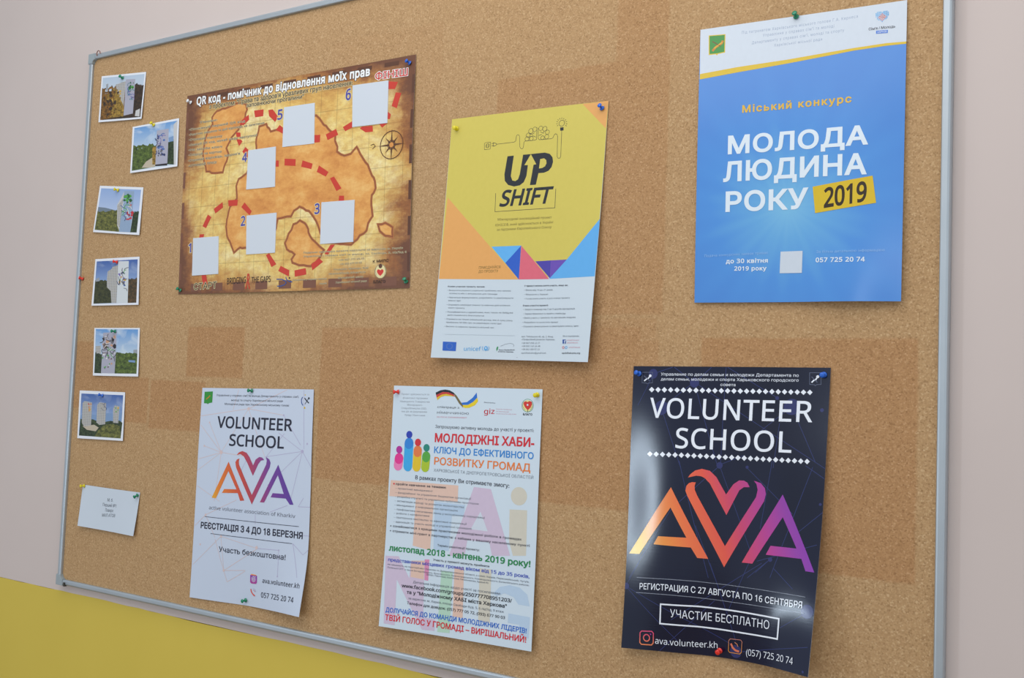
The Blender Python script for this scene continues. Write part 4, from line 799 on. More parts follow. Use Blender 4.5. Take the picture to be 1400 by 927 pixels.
    ('T','topic_list','– проектний менеджмент',[(15.5,238.5),(94.9,238.9)],3.2,'grey_text',0,0,None),
    ('T','topic_list','– фандрайзинг та управління бюджетом організації',[(16,231.3),(172.3,231.6)],3.2,'grey_text',0,0,None),
    ('T','topic_list','– розробка стратегії та управління публічним простором',[(15.3,224.3),(187,224.4)],3.2,'grey_text',0,0,None),
    ('T','topic_list','– активізація молоді та розвиток волонтерства',[(15.3,216.8),(158.7,216.6)],3.3,'grey_text',0,0,None),
    ('T','topic_list','– менеджмент у неформальних організаціях',[(15.1,209.6),(147.2,209.8)],3.2,'grey_text',0,0,None),
    ('T','topic_list','– профілактика негативних явищ у молодіжному середовищі',[(15.6,202.1),(200,202.4)],3.3,'grey_text',0,0,None),
    ('T','topic_list','– робота з конфліктами',[(14.9,195.2),(90,196.2)],3.2,'grey_text',0,0,None),
    ('T','topic_list','– ораторське мистецтво та ефективні комунікації',[(15.4,188.2),(166.1,189.1)],3.2,'grey_text',0,0,None),
    ('T','topic_list','– адвокація та участь молоді в управлінні громадою',[(14.7,180.5),(176.1,182.1)],3.2,'grey_text',0,0,None),
    ('C','topic_list','hub_red',(11.8,247.6),1.6,0),
    ('T','topic_list','пройти навчання за темами:',[(15.8,245.8),(122,246.8)],3.8,'dark_text',0.02,0,None),
    ('T','topic_list','▪ ознайомитися з кращими практиками молодіжної роботи в громадах',[(8.9,172.2),(144.3,173.2),(270.5,173.2)],3.9,'dark_text',0.01,0,None),
    ('T','topic_list','▪ отримати міні-грант в партнерстві з хабами у вашому населеному пункті',[(8.8,163.8),(153.6,164),(285.5,164.4)],3.9,'dark_text',0.01,0,None),
    ('T','topic_list','Термін реалізації проекту:',[(110,148.4),(193.2,148.4)],3.5,'dark_text',0.01,0,None),
    ('T','term_lettering','листопад 2018 - квітень 2019 року!',[(9.1,131.1),(155.1,132.6),(288.3,132.7)],9.9,'hub_green',0.03,0,None),
    ('T','age_lettering','Участь у проекті можуть прийняти',[(102.9,123.3),(212.9,123.8)],3.5,'dark_text',0.01,0,None),
    ('T','age_lettering','представники місцевих громад віком від 15 до 35 років,',[(9.1,112.9),(155,114.7),(287.6,114.6)],5.5,'hub_indigo',0.02,0,None),
    ('T','age_lettering','які мешкають на території міст Харкова та Дніпропетровської області, а саме: Харків, Первомайський, Чугуїв,',[(8.5,106.2),(287.4,107.4)],2.7,'grey_text',0,0,None),
    ('T','age_lettering','Лозівської ОТГ, а також Богодухівського, Золочівського, Красноградського, Нововодолазького, Балаклійського районів;',[(8.3,100.8),(287.6,102.1)],2.6,'grey_text',0,0,None),
    ('T','age_lettering',"Дніпро, Павлоград, Кам'янське, Синельникове, Кривий Ріг",[(90.8,97.7),(213.4,97)],2.6,'grey_text',0,0,None),
    ('T','contact_lettering','Детальна інформація щодо участі за посиланням:',[(64.7,81.1),(236.8,81.9)],4.1,'grey_text',0,0,None),
    ('T','contact_lettering','www.facebook.com/groups/250777708951203/',[(41.6,71.7),(155.4,72.4),(257.7,72.3)],5.7,'black_ink',0.02,0,None),
    ('T','contact_lettering','та у "Молодіжному ХАБІ міста Харкова"',[(53,62),(156,62.4),(248.9,62.3)],5.8,'black_ink',0.02,0,None),
    ('T','contact_lettering',"за адресою: м. Харків, площа Свободи буд. 5, 6 під'їзд, 9 етаж",[(57.2,53.1),(244.2,54)],3.6,'grey_text',0,0,None),
    ('T','contact_lettering','Телефон для довідок: (057) 777 05 72, (093) 677 90 03',[(55.1,44.3),(246.8,44.4)],4.5,'black_ink',0.01,0,None),
    ('T','slogan_lettering','ДОЛУЧАЙСЯ ДО КОМАНДИ МОЛОДІЖНИХ ЛІДЕРІВ!',[(12.1,26.1),(158.2,27.9),(287.1,27.4)],7.7,'hub_blue2',0.02,0,None),
    ('T','slogan_lettering','ТВІЙ ГОЛОС У ГРОМАДІ – ВИРІШАЛЬНИЙ!',[(12.2,12.3),(159.1,13.3),(287.1,12.7)],9.5,'hub_crimson',0.02,0,None),
]
SHEETS['dark'] = {'size': (297, 420), 'lift': [[2, 4, 5, 4, 2], [4, 12, 12, 9, 6], [5, 15, 13, 11, 13], [8, 14, 9, 17, 30], [16, 8, 2, 17, 52]], 'corners': [(-0.6352, 0.0471), (-0.3381, 0.0504), (-0.3473, -0.3605), (-0.6347, -0.3771)]}
PRINT['dark'] = [
    ('L','network_print','net_dark',0.9,[(35,408.7),(10,360.5)],False),
    ('L','network_print','net_dark',1,[(33.6,408.6),(64.9,418.7)],False),
    ('L','network_print','net_dark',1,[(50.4,357.7),(87.5,269.9)],False),
    ('L','network_print','net_dark',1,[(50.4,357.7),(100.1,396)],False),
    ('L','network_print','net_dark',1,[(101.4,396),(67.6,418.7)],False),
    ('L','network_print','net_dark',1,[(101.4,396),(126.3,419.1)],False),
    ('L','network_print','net_dark',1,[(101.4,396),(144.7,272.5)],False),
    ('L','network_print','net_dark',0.9,[(148.5,419.3),(148.3,272.6)],False),
    ('L','network_print','net_dark',0.9,[(102.7,396.1),(296.4,278.5)],False),
    ('L','network_print','net_dark',0.9,[(246.5,363.5),(282.7,287)],False),
    ('L','network_print','net_dark',0.9,[(246.5,363.5),(203.8,327.6)],False),
    ('L','network_print','net_dark',0.9,[(224.7,276),(230.7,340)],False),
    ('L','network_print','net_dark',0.9,[(150.9,419.3),(224.2,376.8)],False),
    ('L','network_print','net_dark',0.9,[(148.1,277.8),(182.1,292)],False),
    ('L','network_print','net_dark',1,[(84.3,280.4),(134.6,113.1)],False),
    ('L','network_print','net_dark',0.9,[(6.1,102.3),(74.5,208.7)],False),
    ('L','network_print','net_dark',1,[(74.5,208.7),(145.8,274.8)],False),
    ('L','network_print','net_dark',0.9,[(147,276),(197.5,156.2)],False),
    ('L','network_print','net_dark',0.9,[(187.6,274.3),(255.3,212.6)],False),
    ('L','network_print','net_dark',0.9,[(223.1,286.2),(210.1,189.1)],False),
    ('L','network_print','net_dark',0.9,[(279.8,279.5),(228.5,122.1)],False),
    ('L','network_print','net_dark',1,[(113.4,187.5),(144.5,113.9)],False),
    ('L','network_print','net_dark',0.9,[(257.4,181.3),(296.8,217.5)],False),
    ('L','network_print','net_dark',1,[(269.7,281.3),(296,264.5)],False),
    ('L','network_print','net_dark',0.9,[(207.9,143.4),(292.4,173)],False),
    ('L','network_print','net_dark',0.9,[(226.9,147.4),(206.3,127.3)],False),
    ('L','network_print','net_dark',0.9,[(226.9,147.4),(194.3,118.6)],False),
    ('L','network_print','net_dark',0.9,[(1.1,90.1),(22.1,125.4)],False),
    ('L','network_print','net_dark',0.9,[(1.1,90.1),(192.4,12.8)],False),
    ('L','network_print','net_dark',0.9,[(1.1,90.1),(88.9,17.6)],False),
    ('L','network_print','net_dark',1,[(136.7,134.5),(179.1,27)],False),
    ('L','network_print','net_dark',0.9,[(215.3,141.3),(78.6,47.6)],False),
    ('L','network_print','net_dark',0.9,[(232.4,136.1),(263,110.5)],False),
    ('L','network_print','net_dark',0.9,[(195.9,139.5),(165.5,67.1)],False),
    ('L','network_print','net_dark',0.9,[(179.4,10.8),(292.7,37.5)],False),
    ('L','network_print','net_dark',0.9,[(61.3,0.9),(145,81.3)],False),
    ('L','network_print','net_dark',0.9,[(247.4,55.5),(289.1,83.4)],False),
    ('C','network_print','net_dark2',(33.6,408.6),7.4,0),
    ('C','network_print','net_dark2',(50.4,357.7),10.9,0),
    ('C','network_print','net_dark2',(246.5,363.5),11.5,0),
    ('C','network_print','net_dark2',(101.4,396),7.2,0),
    ('C','network_print','net_dark2',(288.1,359.9),2.7,0),
    ('C','network_print','net_dark2',(225.4,375.7),2.8,0),
    ('C','network_print','net_dark2',(146.9,276.5),4.7,0),
    ('C','network_print','net_dark2',(187.5,275.5),2.3,0),
    ('C','network_print','net_dark2',(293.1,228.5),2,0),
    ('C','network_print','net_dark2',(227.4,147.4),3.1,0),
    ('C','network_print','net_dark2',(2.5,90.2),4.8,0),
    ('C','network_print','net_dark2',(286.8,83.1),9.3,0),
    ('C','network_print','net_dark2',(179.4,12),9.2,0),
    ('C','network_print','net_dark2',(288.4,4.9),1.8,0),
    ('T','header_lettering','Управление по делам семьи и молодежи Департамента по',[(46.4,406.1),(253.9,406.5)],4.4,'white_d',-0,0,None),
    ('T','header_lettering','делам семьи, молодежи и спорта Харьковского городского',[(46.9,398.8),(254.2,399.6)],4.3,'white_d',-0,0,None),
    ('T','header_lettering','совета',[(141.6,391.8),(164.2,391.7)],4.3,'white_d',-0,0,None),
    ('G','diamond_border','white_d',[(32.3,388.8),(37.2,384.7),(32.8,380.5),(27.9,384.6)]),
    ('G','diamond_border','white_d',[(42.9,388.8),(47.8,384.7),(43.5,380.5),(38.6,384.6)]),
    ('G','diamond_border','white_d',[(53.4,388.8),(58.3,384.7),(54,380.5),(49.2,384.6)]),
    ('G','diamond_border','white_d',[(63.8,388.8),(68.6,384.7),(64.4,380.6),(59.6,384.6)]),
    ('G','diamond_border','white_d',[(74.1,388.8),(78.8,384.8),(74.7,380.6),(69.9,384.6)]),
    ('G','diamond_border','white_d',[(84.3,388.8),(88.9,384.8),(84.8,380.6),(80.1,384.6)]),
    ('G','diamond_border','white_d',[(94.3,388.8),(98.9,384.8),(94.9,380.6),(90.2,384.6)]),
    ('G','diamond_border','white_d',[(104.3,388.8),(108.8,384.8),(104.8,380.6),(100.2,384.6)]),
    ('G','diamond_border','white_d',[(114.1,388.8),(118.7,384.8),(114.7,380.7),(110.1,384.6)]),
    ('G','diamond_border','white_d',[(123.9,388.8),(128.4,384.8),(124.4,380.7),(119.9,384.7)]),
    ('G','diamond_border','white_d',[(133.6,388.8),(138,384.8),(134.1,380.7),(129.6,384.7)]),
    ('G','diamond_border','white_d',[(143.2,388.8),(147.6,384.8),(143.7,380.7),(139.3,384.7)]),
    ('G','diamond_border','white_d',[(152.7,388.8),(157.1,384.8),(153.2,380.7),(148.8,384.7)]),
    ('G','diamond_border','white_d',[(162.1,388.7),(166.5,384.8),(162.6,380.7),(158.3,384.7)]),
    ('G','diamond_border','white_d',[(171.5,388.7),(175.8,384.8),(172,380.7),(167.7,384.7)]),
    ('G','diamond_border','white_d',[(180.8,388.7),(185,384.8),(181.3,380.7),(177,384.7)]),
    ('G','diamond_border','white_d',[(190,388.7),(194.2,384.8),(190.5,380.8),(186.2,384.7)]),
    ('G','diamond_border','white_d',[(199.2,388.7),(203.3,384.8),(199.6,380.8),(195.4,384.7)]),
    ('G','diamond_border','white_d',[(208.2,388.7),(212.4,384.8),(208.7,380.8),(204.5,384.7)]),
    ('G','diamond_border','white_d',[(217.3,388.7),(221.4,384.8),(217.7,380.8),(213.6,384.7)]),
    ('G','diamond_border','white_d',[(226.2,388.7),(230.3,384.8),(226.7,380.8),(222.6,384.7)]),
    ('G','diamond_border','white_d',[(235.1,388.7),(239.2,384.8),(235.6,380.8),(231.5,384.6)]),
    ('G','diamond_border','white_d',[(244,388.6),(248,384.8),(244.4,380.8),(240.4,384.6)]),
    ('G','diamond_border','white_d',[(252.8,388.6),(256.8,384.8),(253.2,380.8),(249.2,384.6)]),
    ('G','diamond_border','white_d',[(261.5,388.6),(265.5,384.8),(261.9,380.8),(257.9,384.6)]),
    ('G','diamond_border','white_d',[(270.2,388.6),(274.1,384.7),(270.6,380.8),(266.6,384.6)]),
    ('G','diamond_border','white_d',[(34.7,292.4),(39.7,288.6),(35.1,284.3),(30,288.1)]),
    ('G','diamond_border','white_d',[(45.6,292.5),(50.5,288.7),(46,284.4),(41,288.3)]),
    ('G','diamond_border','white_d',[(56.3,292.6),(61.2,288.8),(56.8,284.5),(51.9,288.4)]),
    ('G','diamond_border','white_d',[(66.9,292.7),(71.6,288.8),(67.3,284.6),(62.5,288.4)]),
    ('G','diamond_border','white_d',[(77.2,292.7),(81.9,288.9),(77.6,284.7),(72.9,288.5)]),
    ('G','diamond_border','white_d',[(87.3,292.8),(91.9,288.9),(87.7,284.7),(83.1,288.5)]),
    ('G','diamond_border','white_d',[(97.3,292.8),(101.8,288.9),(97.7,284.7),(93.2,288.6)]),
    ('G','diamond_border','white_d',[(107.1,292.7),(111.6,288.9),(107.5,284.7),(103,288.6)]),
    ('G','diamond_border','white_d',[(116.8,292.7),(121.2,288.9),(117.2,284.7),(112.8,288.5)]),
    ('G','diamond_border','white_d',[(126.4,292.7),(130.8,288.9),(126.8,284.7),(122.4,288.5)]),
    ('G','diamond_border','white_d',[(136,292.6),(140.3,288.8),(136.3,284.7),(132,288.5)]),
    ('G','diamond_border','white_d',[(145.4,292.6),(149.7,288.8),(145.8,284.6),(141.5,288.4)]),
    ('G','diamond_border','white_d',[(154.8,292.5),(159.1,288.7),(155.2,284.6),(150.9,288.4)]),
    ('G','diamond_border','white_d',[(164.2,292.5),(168.4,288.7),(164.5,284.5),(160.3,288.3)]),
    ('G','diamond_border','white_d',[(173.4,292.4),(177.6,288.6),(173.8,284.5),(169.6,288.3)]),
    ('G','diamond_border','white_d',[(182.6,292.3),(186.8,288.5),(182.9,284.4),(178.8,288.2)]),
    ('G','diamond_border','white_d',[(191.7,292.2),(195.8,288.4),(192,284.3),(187.9,288.1)]),
    ('G','diamond_border','white_d',[(200.8,292.1),(204.9,288.3),(201.1,284.2),(197,288)]),
    ('G','diamond_border','white_d',[(209.8,292),(213.8,288.2),(210.1,284.1),(206,287.9)]),
    ('G','diamond_border','white_d',[(218.7,291.8),(222.8,288.1),(219.1,284),(215,287.8)]),
    ('G','diamond_border','white_d',[(227.6,291.7),(231.7,288),(228,283.9),(223.9,287.7)]),
    ('G','diamond_border','white_d',[(236.5,291.6),(240.5,287.9),(236.9,283.8),(232.8,287.5)]),
    ('G','diamond_border','white_d',[(245.3,291.5),(249.3,287.7),(245.7,283.7),(241.6,287.4)]),
    ('G','diamond_border','white_d',[(254.1,291.3),(258.1,287.6),(254.4,283.6),(250.4,287.3)]),
    ('G','diamond_border','white_d',[(262.8,291.2),(266.8,287.5),(263.2,283.4),(259.2,287.1)]),
    ('G','diamond_border','white_d',[(271.4,291),(275.4,287.3),(271.8,283.3),(267.9,287)]),
    ('T','title_lettering','VOLUNTEER',[(31.1,343),(155.7,342.7),(275.8,342.9)],29.4,'white_d',0.01,0,None),
    ('T','title_lettering','SCHOOL',[(77.1,299.2),(167.6,299.3),(249.1,298.8)],29.3,'white_d',0.01,0,None),
    ('L','city_emblem','emb_grey',0.7,[(15,410.7),(32.4,410.8),(33.3,395),(26.4,394.5),(24.7,393.1),(22.9,394.5),(15.8,394.8)],True),
    ('L','city_emblem','white_d',1.9,[(19,397.5),(22.6,400.5),(25.9,401.6),(28.9,405.5)],False),
    ('L','city_emblem','emb_grey',1,[(18.6,405.4),(28.8,397.6)],False),
    ('C','city_emblem','white_d',(28.9,405.5),2.2,0),
    ('L','city_emblem#2','emb_grey',0.7,[(268.7,412.5),(284.2,412.7),(285,396.2),(278.9,395.7),(277.4,394.2),(275.8,395.7),(269.6,395.9)],True),
    ('L','city_emblem#2','white_d',1.9,[(272.1,398.7),(275,401.9),(277.6,403),(280,407.1)],False),
    ('L','city_emblem#2','emb_grey',0.9,[(271.7,407),(280,398.8)],False),
    ('C','city_emblem#2','white_d',(280,407.1),2.1,0),
    ('G','logo','ava_dark',[(73.1,241.1),(134.1,140.7),(117.5,140.8),(107.4,155.4),(47.1,155.6),(54.4,168.1),(100.3,169.1),(73.6,211.5),(22.9,139.2),(4.6,138.3)]),
    ('G','logo','ava_dark',[(111.9,250.2),(106.2,250.2),(101.2,248.5),(97.6,244.3),(96.4,237.2),(99.5,230.3),(158.5,130.5),(214,228.3),(216.1,238.7),(214.4,246.7),(208.3,253.7),(198.1,256.7),(202.1,251.8),(204,243.8),(202.1,233.4),(159,160.8),(114.9,231.1),(110.9,239.1),(110.4,245)]),
    ('G','logo','ava_dark',[(99.6,256.7),(103.2,261.8),(110.4,267.4),(120.3,270.2),(132.7,267.9),(142.8,259.4),(158.3,235),(168.5,250.2),(176.6,256.1),(183.6,256.2),(188.9,253.5),(192.4,247.2),(184,246.8),(177.6,242),(159.8,205.5),(133.4,249.6),(125.8,256.8),(119.5,259.5),(112,259.9)]),
    ('G','logo','ava_dark',[(240.1,239.3),(292.2,135.9),(279.6,136.4),(272.4,152.4),(220.5,153.6),(226.8,166.5),(264.4,165.8),(241.8,207.6),(201.3,139.4),(185.3,139.6)]),
    ('L','dotted_rule','rule_grey',0.8,[(20.3,104.3),(21.8,104.4)],False),
    ('L','dotted_rule','rule_grey',0.8,[(22.8,104.4),(24.4,104.5)],False),
    ('L','dotted_rule','rule_grey',0.8,[(25.4,104.5),(26.9,104.6)],False),
    ('L','dotted_rule','rule_grey',0.8,[(27.9,104.7),(29.5,104.7)],False),
    ('L','dotted_rule','rule_grey',0.8,[(30.5,104.8),(32,104.9)],False),
    ('L','dotted_rule','rule_grey',0.8,[(33,104.9),(34.5,105)],False),
    ('L','dotted_rule','rule_grey',0.8,[(35.5,105),(37.1,105.1)],False),
    ('L','dotted_rule','rule_grey',0.8,[(38.1,105.2),(39.6,105.2)],False),
    ('L','dotted_rule','rule_grey',0.8,[(40.6,105.3),(42.1,105.4)],False),
    ('L','dotted_rule','rule_grey',0.8,[(43.1,105.4),(44.6,105.5)],False),
    ('L','dotted_rule','rule_grey',0.8,[(45.6,105.5),(47.1,105.6)],False),
    ('L','dotted_rule','rule_grey',0.9,[(48.1,105.6),(49.6,105.7)],False),
    ('L','dotted_rule','rule_grey',0.8,[(50.6,105.8),(52,105.8)],False),
    ('L','dotted_rule','rule_grey',0.8,[(53,105.9),(54.5,105.9)],False),
    ('L','dotted_rule','rule_grey',0.8,[(55.5,106),(57,106)],False),
    ('L','dotted_rule','rule_grey',0.8,[(57.9,106.1),(59.4,106.2)],False),
    ('L','dotted_rule','rule_grey',0.8,[(60.4,106.2),(61.8,106.3)],False),
    ('L','dotted_rule','rule_grey',0.8,[(62.8,106.3),(64.2,106.4)],False),
    ('L','dotted_rule','rule_grey',0.8,[(65.2,106.4),(66.6,106.5)],False),
    ('L','dotted_rule','rule_grey',0.8,[(67.6,106.5),(69,106.5)],False),
    ('L','dotted_rule','rule_grey',0.8,[(70,106.6),(71.4,106.6)],False),
    ('L','dotted_rule','rule_grey',0.8,[(72.4,106.6),(73.8,106.7)],False),
    ('L','dotted_rule','rule_grey',0.8,[(74.7,106.7),(76.1,106.7)],False),
    ('L','dotted_rule','rule_grey',0.8,[(77.1,106.7),(78.5,106.7)],False),
    ('L','dotted_rule','rule_grey',0.8,[(79.4,106.8),(80.8,106.8)],False),
    ('L','dotted_rule','rule_grey',0.8,[(81.7,106.8),(83.1,106.8)],False),
    ('L','dotted_rule','rule_grey',0.8,[(84,106.8),(85.4,106.8)],False),
    ('L','dotted_rule','rule_grey',0.8,[(86.3,106.8),(87.6,106.8)],False),
    ('L','dotted_rule','rule_grey',0.8,[(88.6,106.9),(89.9,106.9)],False),
    ('L','dotted_rule','rule_grey',0.8,[(90.8,106.9),(92.2,106.9)],False),
    ('L','dotted_rule','rule_grey',0.8,[(93.1,106.9),(94.4,106.9)],False),
    ('L','dotted_rule','rule_grey',0.8,[(95.3,106.9),(96.6,106.9)],False),
    ('L','dotted_rule','rule_grey',0.8,[(97.5,106.9),(98.9,106.9)],False),
    ('L','dotted_rule','rule_grey',0.8,[(99.8,106.9),(101.1,106.9)],False),
    ('L','dotted_rule','rule_grey',0.8,[(102,106.9),(103.3,106.9)],False),
    ('L','dotted_rule','rule_grey',0.8,[(104.2,106.9),(105.5,106.9)],False),
    ('L','dotted_rule','rule_grey',0.8,[(106.4,106.9),(107.7,106.9)],False),
    ('L','dotted_rule','rule_grey',0.8,[(108.6,106.9),(109.9,106.9)],False),
    ('L','dotted_rule','rule_grey',0.8,[(110.8,106.9),(112.1,106.9)],False),
    ('L','dotted_rule','rule_grey',0.8,[(113,106.9),(114.3,106.9)],False),
    ('L','dotted_rule','rule_grey',0.8,[(115.2,106.9),(116.5,106.9)],False),
    ('L','dotted_rule','rule_grey',0.8,[(117.4,106.8),(118.7,106.8)],False),
    ('L','dotted_rule','rule_grey',0.8,[(119.6,106.7),(121,106.7)],False),
    ('L','dotted_rule','rule_grey',0.8,[(121.8,106.7),(123.2,106.6)],False),
    ('L','dotted_rule','rule_grey',0.8,[(124.1,106.6),(125.4,106.5)],False),
    ('L','dotted_rule','rule_grey',0.8,[(126.3,106.5),(127.6,106.4)],False),
    ('L','dotted_rule','rule_grey',0.8,[(128.5,106.4),(129.8,106.4)],False),
    ('L','dotted_rule','rule_grey',0.8,[(130.7,106.3),(132.1,106.3)],False),
    ('L','dotted_rule','rule_grey',0.8,[(132.9,106.3),(134.3,106.2)],False),
    ('L','dotted_rule','rule_grey',0.8,[(135.2,106.2),(136.5,106.1)],False),
    ('L','dotted_rule','rule_grey',0.8,[(137.4,106.1),(138.8,106.1)],False),
    ('L','dotted_rule','rule_grey',0.7,[(139.7,106.1),(141,106)],False),
    ('L','dotted_rule','rule_grey',0.8,[(141.9,106),(143.3,106)],False),
    ('L','dotted_rule','rule_grey',0.8,[(144.2,105.9),(145.5,105.9)],False),
    ('L','dotted_rule','rule_grey',0.8,[(146.4,105.9),(147.8,105.9)],False),
    ('L','dotted_rule','rule_grey',0.8,[(148.7,105.8),(150,105.8)],False),
    ('L','dotted_rule','rule_grey',0.8,[(151,105.8),(152.3,105.8)],False),
    ('L','dotted_rule','rule_grey',0.8,[(153.2,105.8),(154.6,105.8)],False),
    ('L','dotted_rule','rule_grey',0.8,[(155.5,105.7),(156.9,105.7)],False),
    ('L','dotted_rule','rule_grey',0.8,[(157.8,105.7),(159.2,105.7)],False),
    ('L','dotted_rule','rule_grey',0.8,[(160.1,105.7),(161.5,105.7)],False),
    ('L','dotted_rule','rule_grey',0.8,[(162.4,105.7),(163.7,105.7)],False),
    ('L','dotted_rule','rule_grey',0.7,[(164.7,105.7),(166,105.6)],False),
    ('L','dotted_rule','rule_grey',0.8,[(167,105.6),(168.3,105.5)],False),
    ('L','dotted_rule','rule_grey',0.8,[(169.2,105.5),(170.6,105.5)],False),
    ('L','dotted_rule','rule_grey',0.8,[(171.5,105.4),(172.9,105.4)],False),
    ('L','dotted_rule','rule_grey',0.7,[(173.8,105.4),(175.2,105.3)],False),
    ('L','dotted_rule','rule_grey',0.8,[(176.1,105.3),(177.5,105.2)],False),
    ('L','dotted_rule','rule_grey',0.8,[(178.4,105.2),(179.8,105.2)],False),
    ('L','dotted_rule','rule_grey',0.7,[(180.7,105.2),(182.1,105.1)],False),
    ('L','dotted_rule','rule_grey',0.8,[(183,105.1),(184.4,105.1)],False),
    ('L','dotted_rule','rule_grey',0.8,[(185.3,105),(186.7,105)],False),
    ('L','dotted_rule','rule_grey',0.8,[(187.6,105),(189,104.9)],False),
    ('L','dotted_rule','rule_grey',0.8,[(189.9,104.9),(191.2,104.9)],False),
    ('L','dotted_rule','rule_grey',0.7,[(192.2,104.9),(193.5,104.8)],False),
    ('L','dotted_rule','rule_grey',0.8,[(194.4,104.8),(195.8,104.8)],False),
    ('L','dotted_rule','rule_grey',0.7,[(196.7,104.8),(198.1,104.7)],False),
    ('L','dotted_rule','rule_grey',0.8,[(199,104.7),(200.4,104.7)],False),
    ('L','dotted_rule','rule_grey',0.8,[(201.3,104.6),(202.6,104.6)],False),
    ('L','dotted_rule','rule_grey',0.8,[(203.5,104.6),(204.9,104.6)],False),
    ('L','dotted_rule','rule_grey',0.7,[(205.8,104.6),(207.2,104.5)],False),
    ('L','dotted_rule','rule_grey',0.8,[(208.1,104.5),(209.4,104.5)],False),
    ('L','dotted_rule','rule_grey',0.7,[(210.3,104.5),(211.7,104.4)],False),
    ('L','dotted_rule','rule_grey',0.8,[(212.6,104.4),(213.9,104.4)],False),
    ('L','dotted_rule','rule_grey',0.7,[(214.8,104.4),(216.2,104.3)],False),
    ('L','dotted_rule','rule_grey',0.7,[(217.2,104.3),(218.6,104.2)],False),
    ('L','dotted_rule','rule_grey',0.8,[(219.5,104.2),(220.9,104.1)],False),
    ('L','dotted_rule','rule_grey',0.8,[(221.8,104.1),(223.2,104.1)],False),
    ('L','dotted_rule','rule_grey',0.8,[(224.1,104),(225.5,104)],False),
    ('L','dotted_rule','rule_grey',0.7,[(226.4,104),(227.8,103.9)],False),
    ('L','dotted_rule','rule_grey',0.7,[(228.7,103.9),(230.1,103.8)],False),
    ('L','dotted_rule','rule_grey',0.8,[(231,103.8),(232.4,103.8)],False),
    ('L','dotted_rule','rule_grey',0.8,[(233.3,103.7),(234.7,103.7)],False),
    ('L','dotted_rule','rule_grey',0.7,[(235.6,103.7),(236.9,103.6)],False),
    ('L','dotted_rule','rule_grey',0.7,[(237.9,103.6),(239.2,103.5)],False),
    ('L','dotted_rule','rule_grey',0.8,[(240.2,103.5),(241.5,103.5)],False),
    ('L','dotted_rule','rule_grey',0.7,[(242.4,103.5),(243.8,103.4)],False),
    ('L','dotted_rule','rule_grey',0.7,[(244.7,103.4),(246.1,103.3)],False),
    ('L','dotted_rule','rule_grey',0.8,[(247,103.3),(248.4,103.3)],False),
    ('L','dotted_rule','rule_grey',0.7,[(249.3,103.3),(250.6,103.2)],False),
    ('L','dotted_rule','rule_grey',0.7,[(251.5,103.2),(252.9,103.1)],False),
    ('L','dotted_rule','rule_grey',0.8,[(253.8,103.1),(255.2,103.1)],False),
    ('L','dotted_rule','rule_grey',0.8,[(256.1,103),(257.5,103)],False),
    ('L','dotted_rule','rule_grey',0.8,[(258.4,102.9),(259.8,102.9)],False),
    ('L','dotted_rule','rule_grey',0.8,[(260.7,102.8),(262.1,102.8)],False),
    ('L','dotted_rule','rule_grey',0.7,[(263,102.8),(264.4,102.7)],False),
    ('L','dotted_rule','rule_grey',0.7,[(265.3,102.7),(266.6,102.6)],False),
    ('L','dotted_rule','rule_grey',0.7,[(267.6,102.6),(268.9,102.5)],False),
    ('L','dotted_rule','rule_grey',0.7,[(269.8,102.5),(271.2,102.5)],False),
    ('L','dotted_rule','rule_grey',0.8,[(272.1,102.4),(273.4,102.4)],False),
    ('L','dotted_rule','rule_grey',0.8,[(274.3,102.3),(275.7,102.3)],False),
    ('L','dotted_rule','rule_grey',0.7,[(276.6,102.3),(278,102.2)],False),
    ('L','dotted_rule','rule_grey',0.7,[(278.8,102.2),(280.2,102.1)],False),
    ('L','dotted_rule','rule_grey',0.7,[(281.1,102.1),(282.4,102)],False),
    ('L','dotted_rule','rule_grey',0.8,[(20.5,82.4),(22.1,82.5)],False),
    ('L','dotted_rule','rule_grey',0.8,[(23.1,82.5),(24.6,82.6)],False),
    ('L','dotted_rule','rule_grey',0.8,[(25.6,82.6),(27.2,82.7)],False),
    ('L','dotted_rule','rule_grey',0.8,[(28.2,82.7),(29.7,82.7)],False),
    ('L','dotted_rule','rule_grey',0.8,[(30.7,82.8),(32.2,82.8)],False),
    ('L','dotted_rule','rule_grey',0.8,[(33.2,82.9),(34.8,82.9)],False),
    ('L','dotted_rule','rule_grey',0.8,[(35.8,82.9),(37.3,83)],False),
    ('L','dotted_rule','rule_grey',0.8,[(38.3,83),(39.8,83.1)],False),
    ('L','dotted_rule','rule_grey',0.8,[(40.8,83.1),(42.3,83.2)],False),
    ('L','dotted_rule','rule_grey',0.8,[(43.3,83.2),(44.8,83.2)],False),
    ('L','dotted_rule','rule_grey',0.8,[(45.8,83.3),(47.3,83.3)],False),
    ('L','dotted_rule','rule_grey',0.8,[(48.3,83.3),(49.8,83.4)],False),
    ('L','dotted_rule','rule_grey',0.8,[(50.8,83.4),(52.2,83.5)],False),
    ('L','dotted_rule','rule_grey',0.8,[(53.2,83.5),(54.7,83.5)],False),
    ('L','dotted_rule','rule_grey',0.8,[(55.7,83.6),(57.2,83.6)],False),
    ('L','dotted_rule','rule_grey',0.8,[(58.1,83.6),(59.6,83.7)],False),
    ('L','dotted_rule','rule_grey',0.8,[(60.6,83.7),(62,83.7)],False),
    ('L','dotted_rule','rule_grey',0.8,[(63,83.8),(64.5,83.8)],False),
    ('L','dotted_rule','rule_grey',0.8,[(65.4,83.8),(66.9,83.9)],False),
    ('L','dotted_rule','rule_grey',0.8,[(67.8,83.9),(69.3,83.9)],False),
    ('L','dotted_rule','rule_grey',0.8,[(70.3,83.9),(71.8,83.9)],False),
    ('L','dotted_rule','rule_grey',0.8,[(72.8,83.9),(74.3,83.9)],False),
    ('L','dotted_rule','rule_grey',0.8,[(75.2,83.9),(76.7,84)],False),
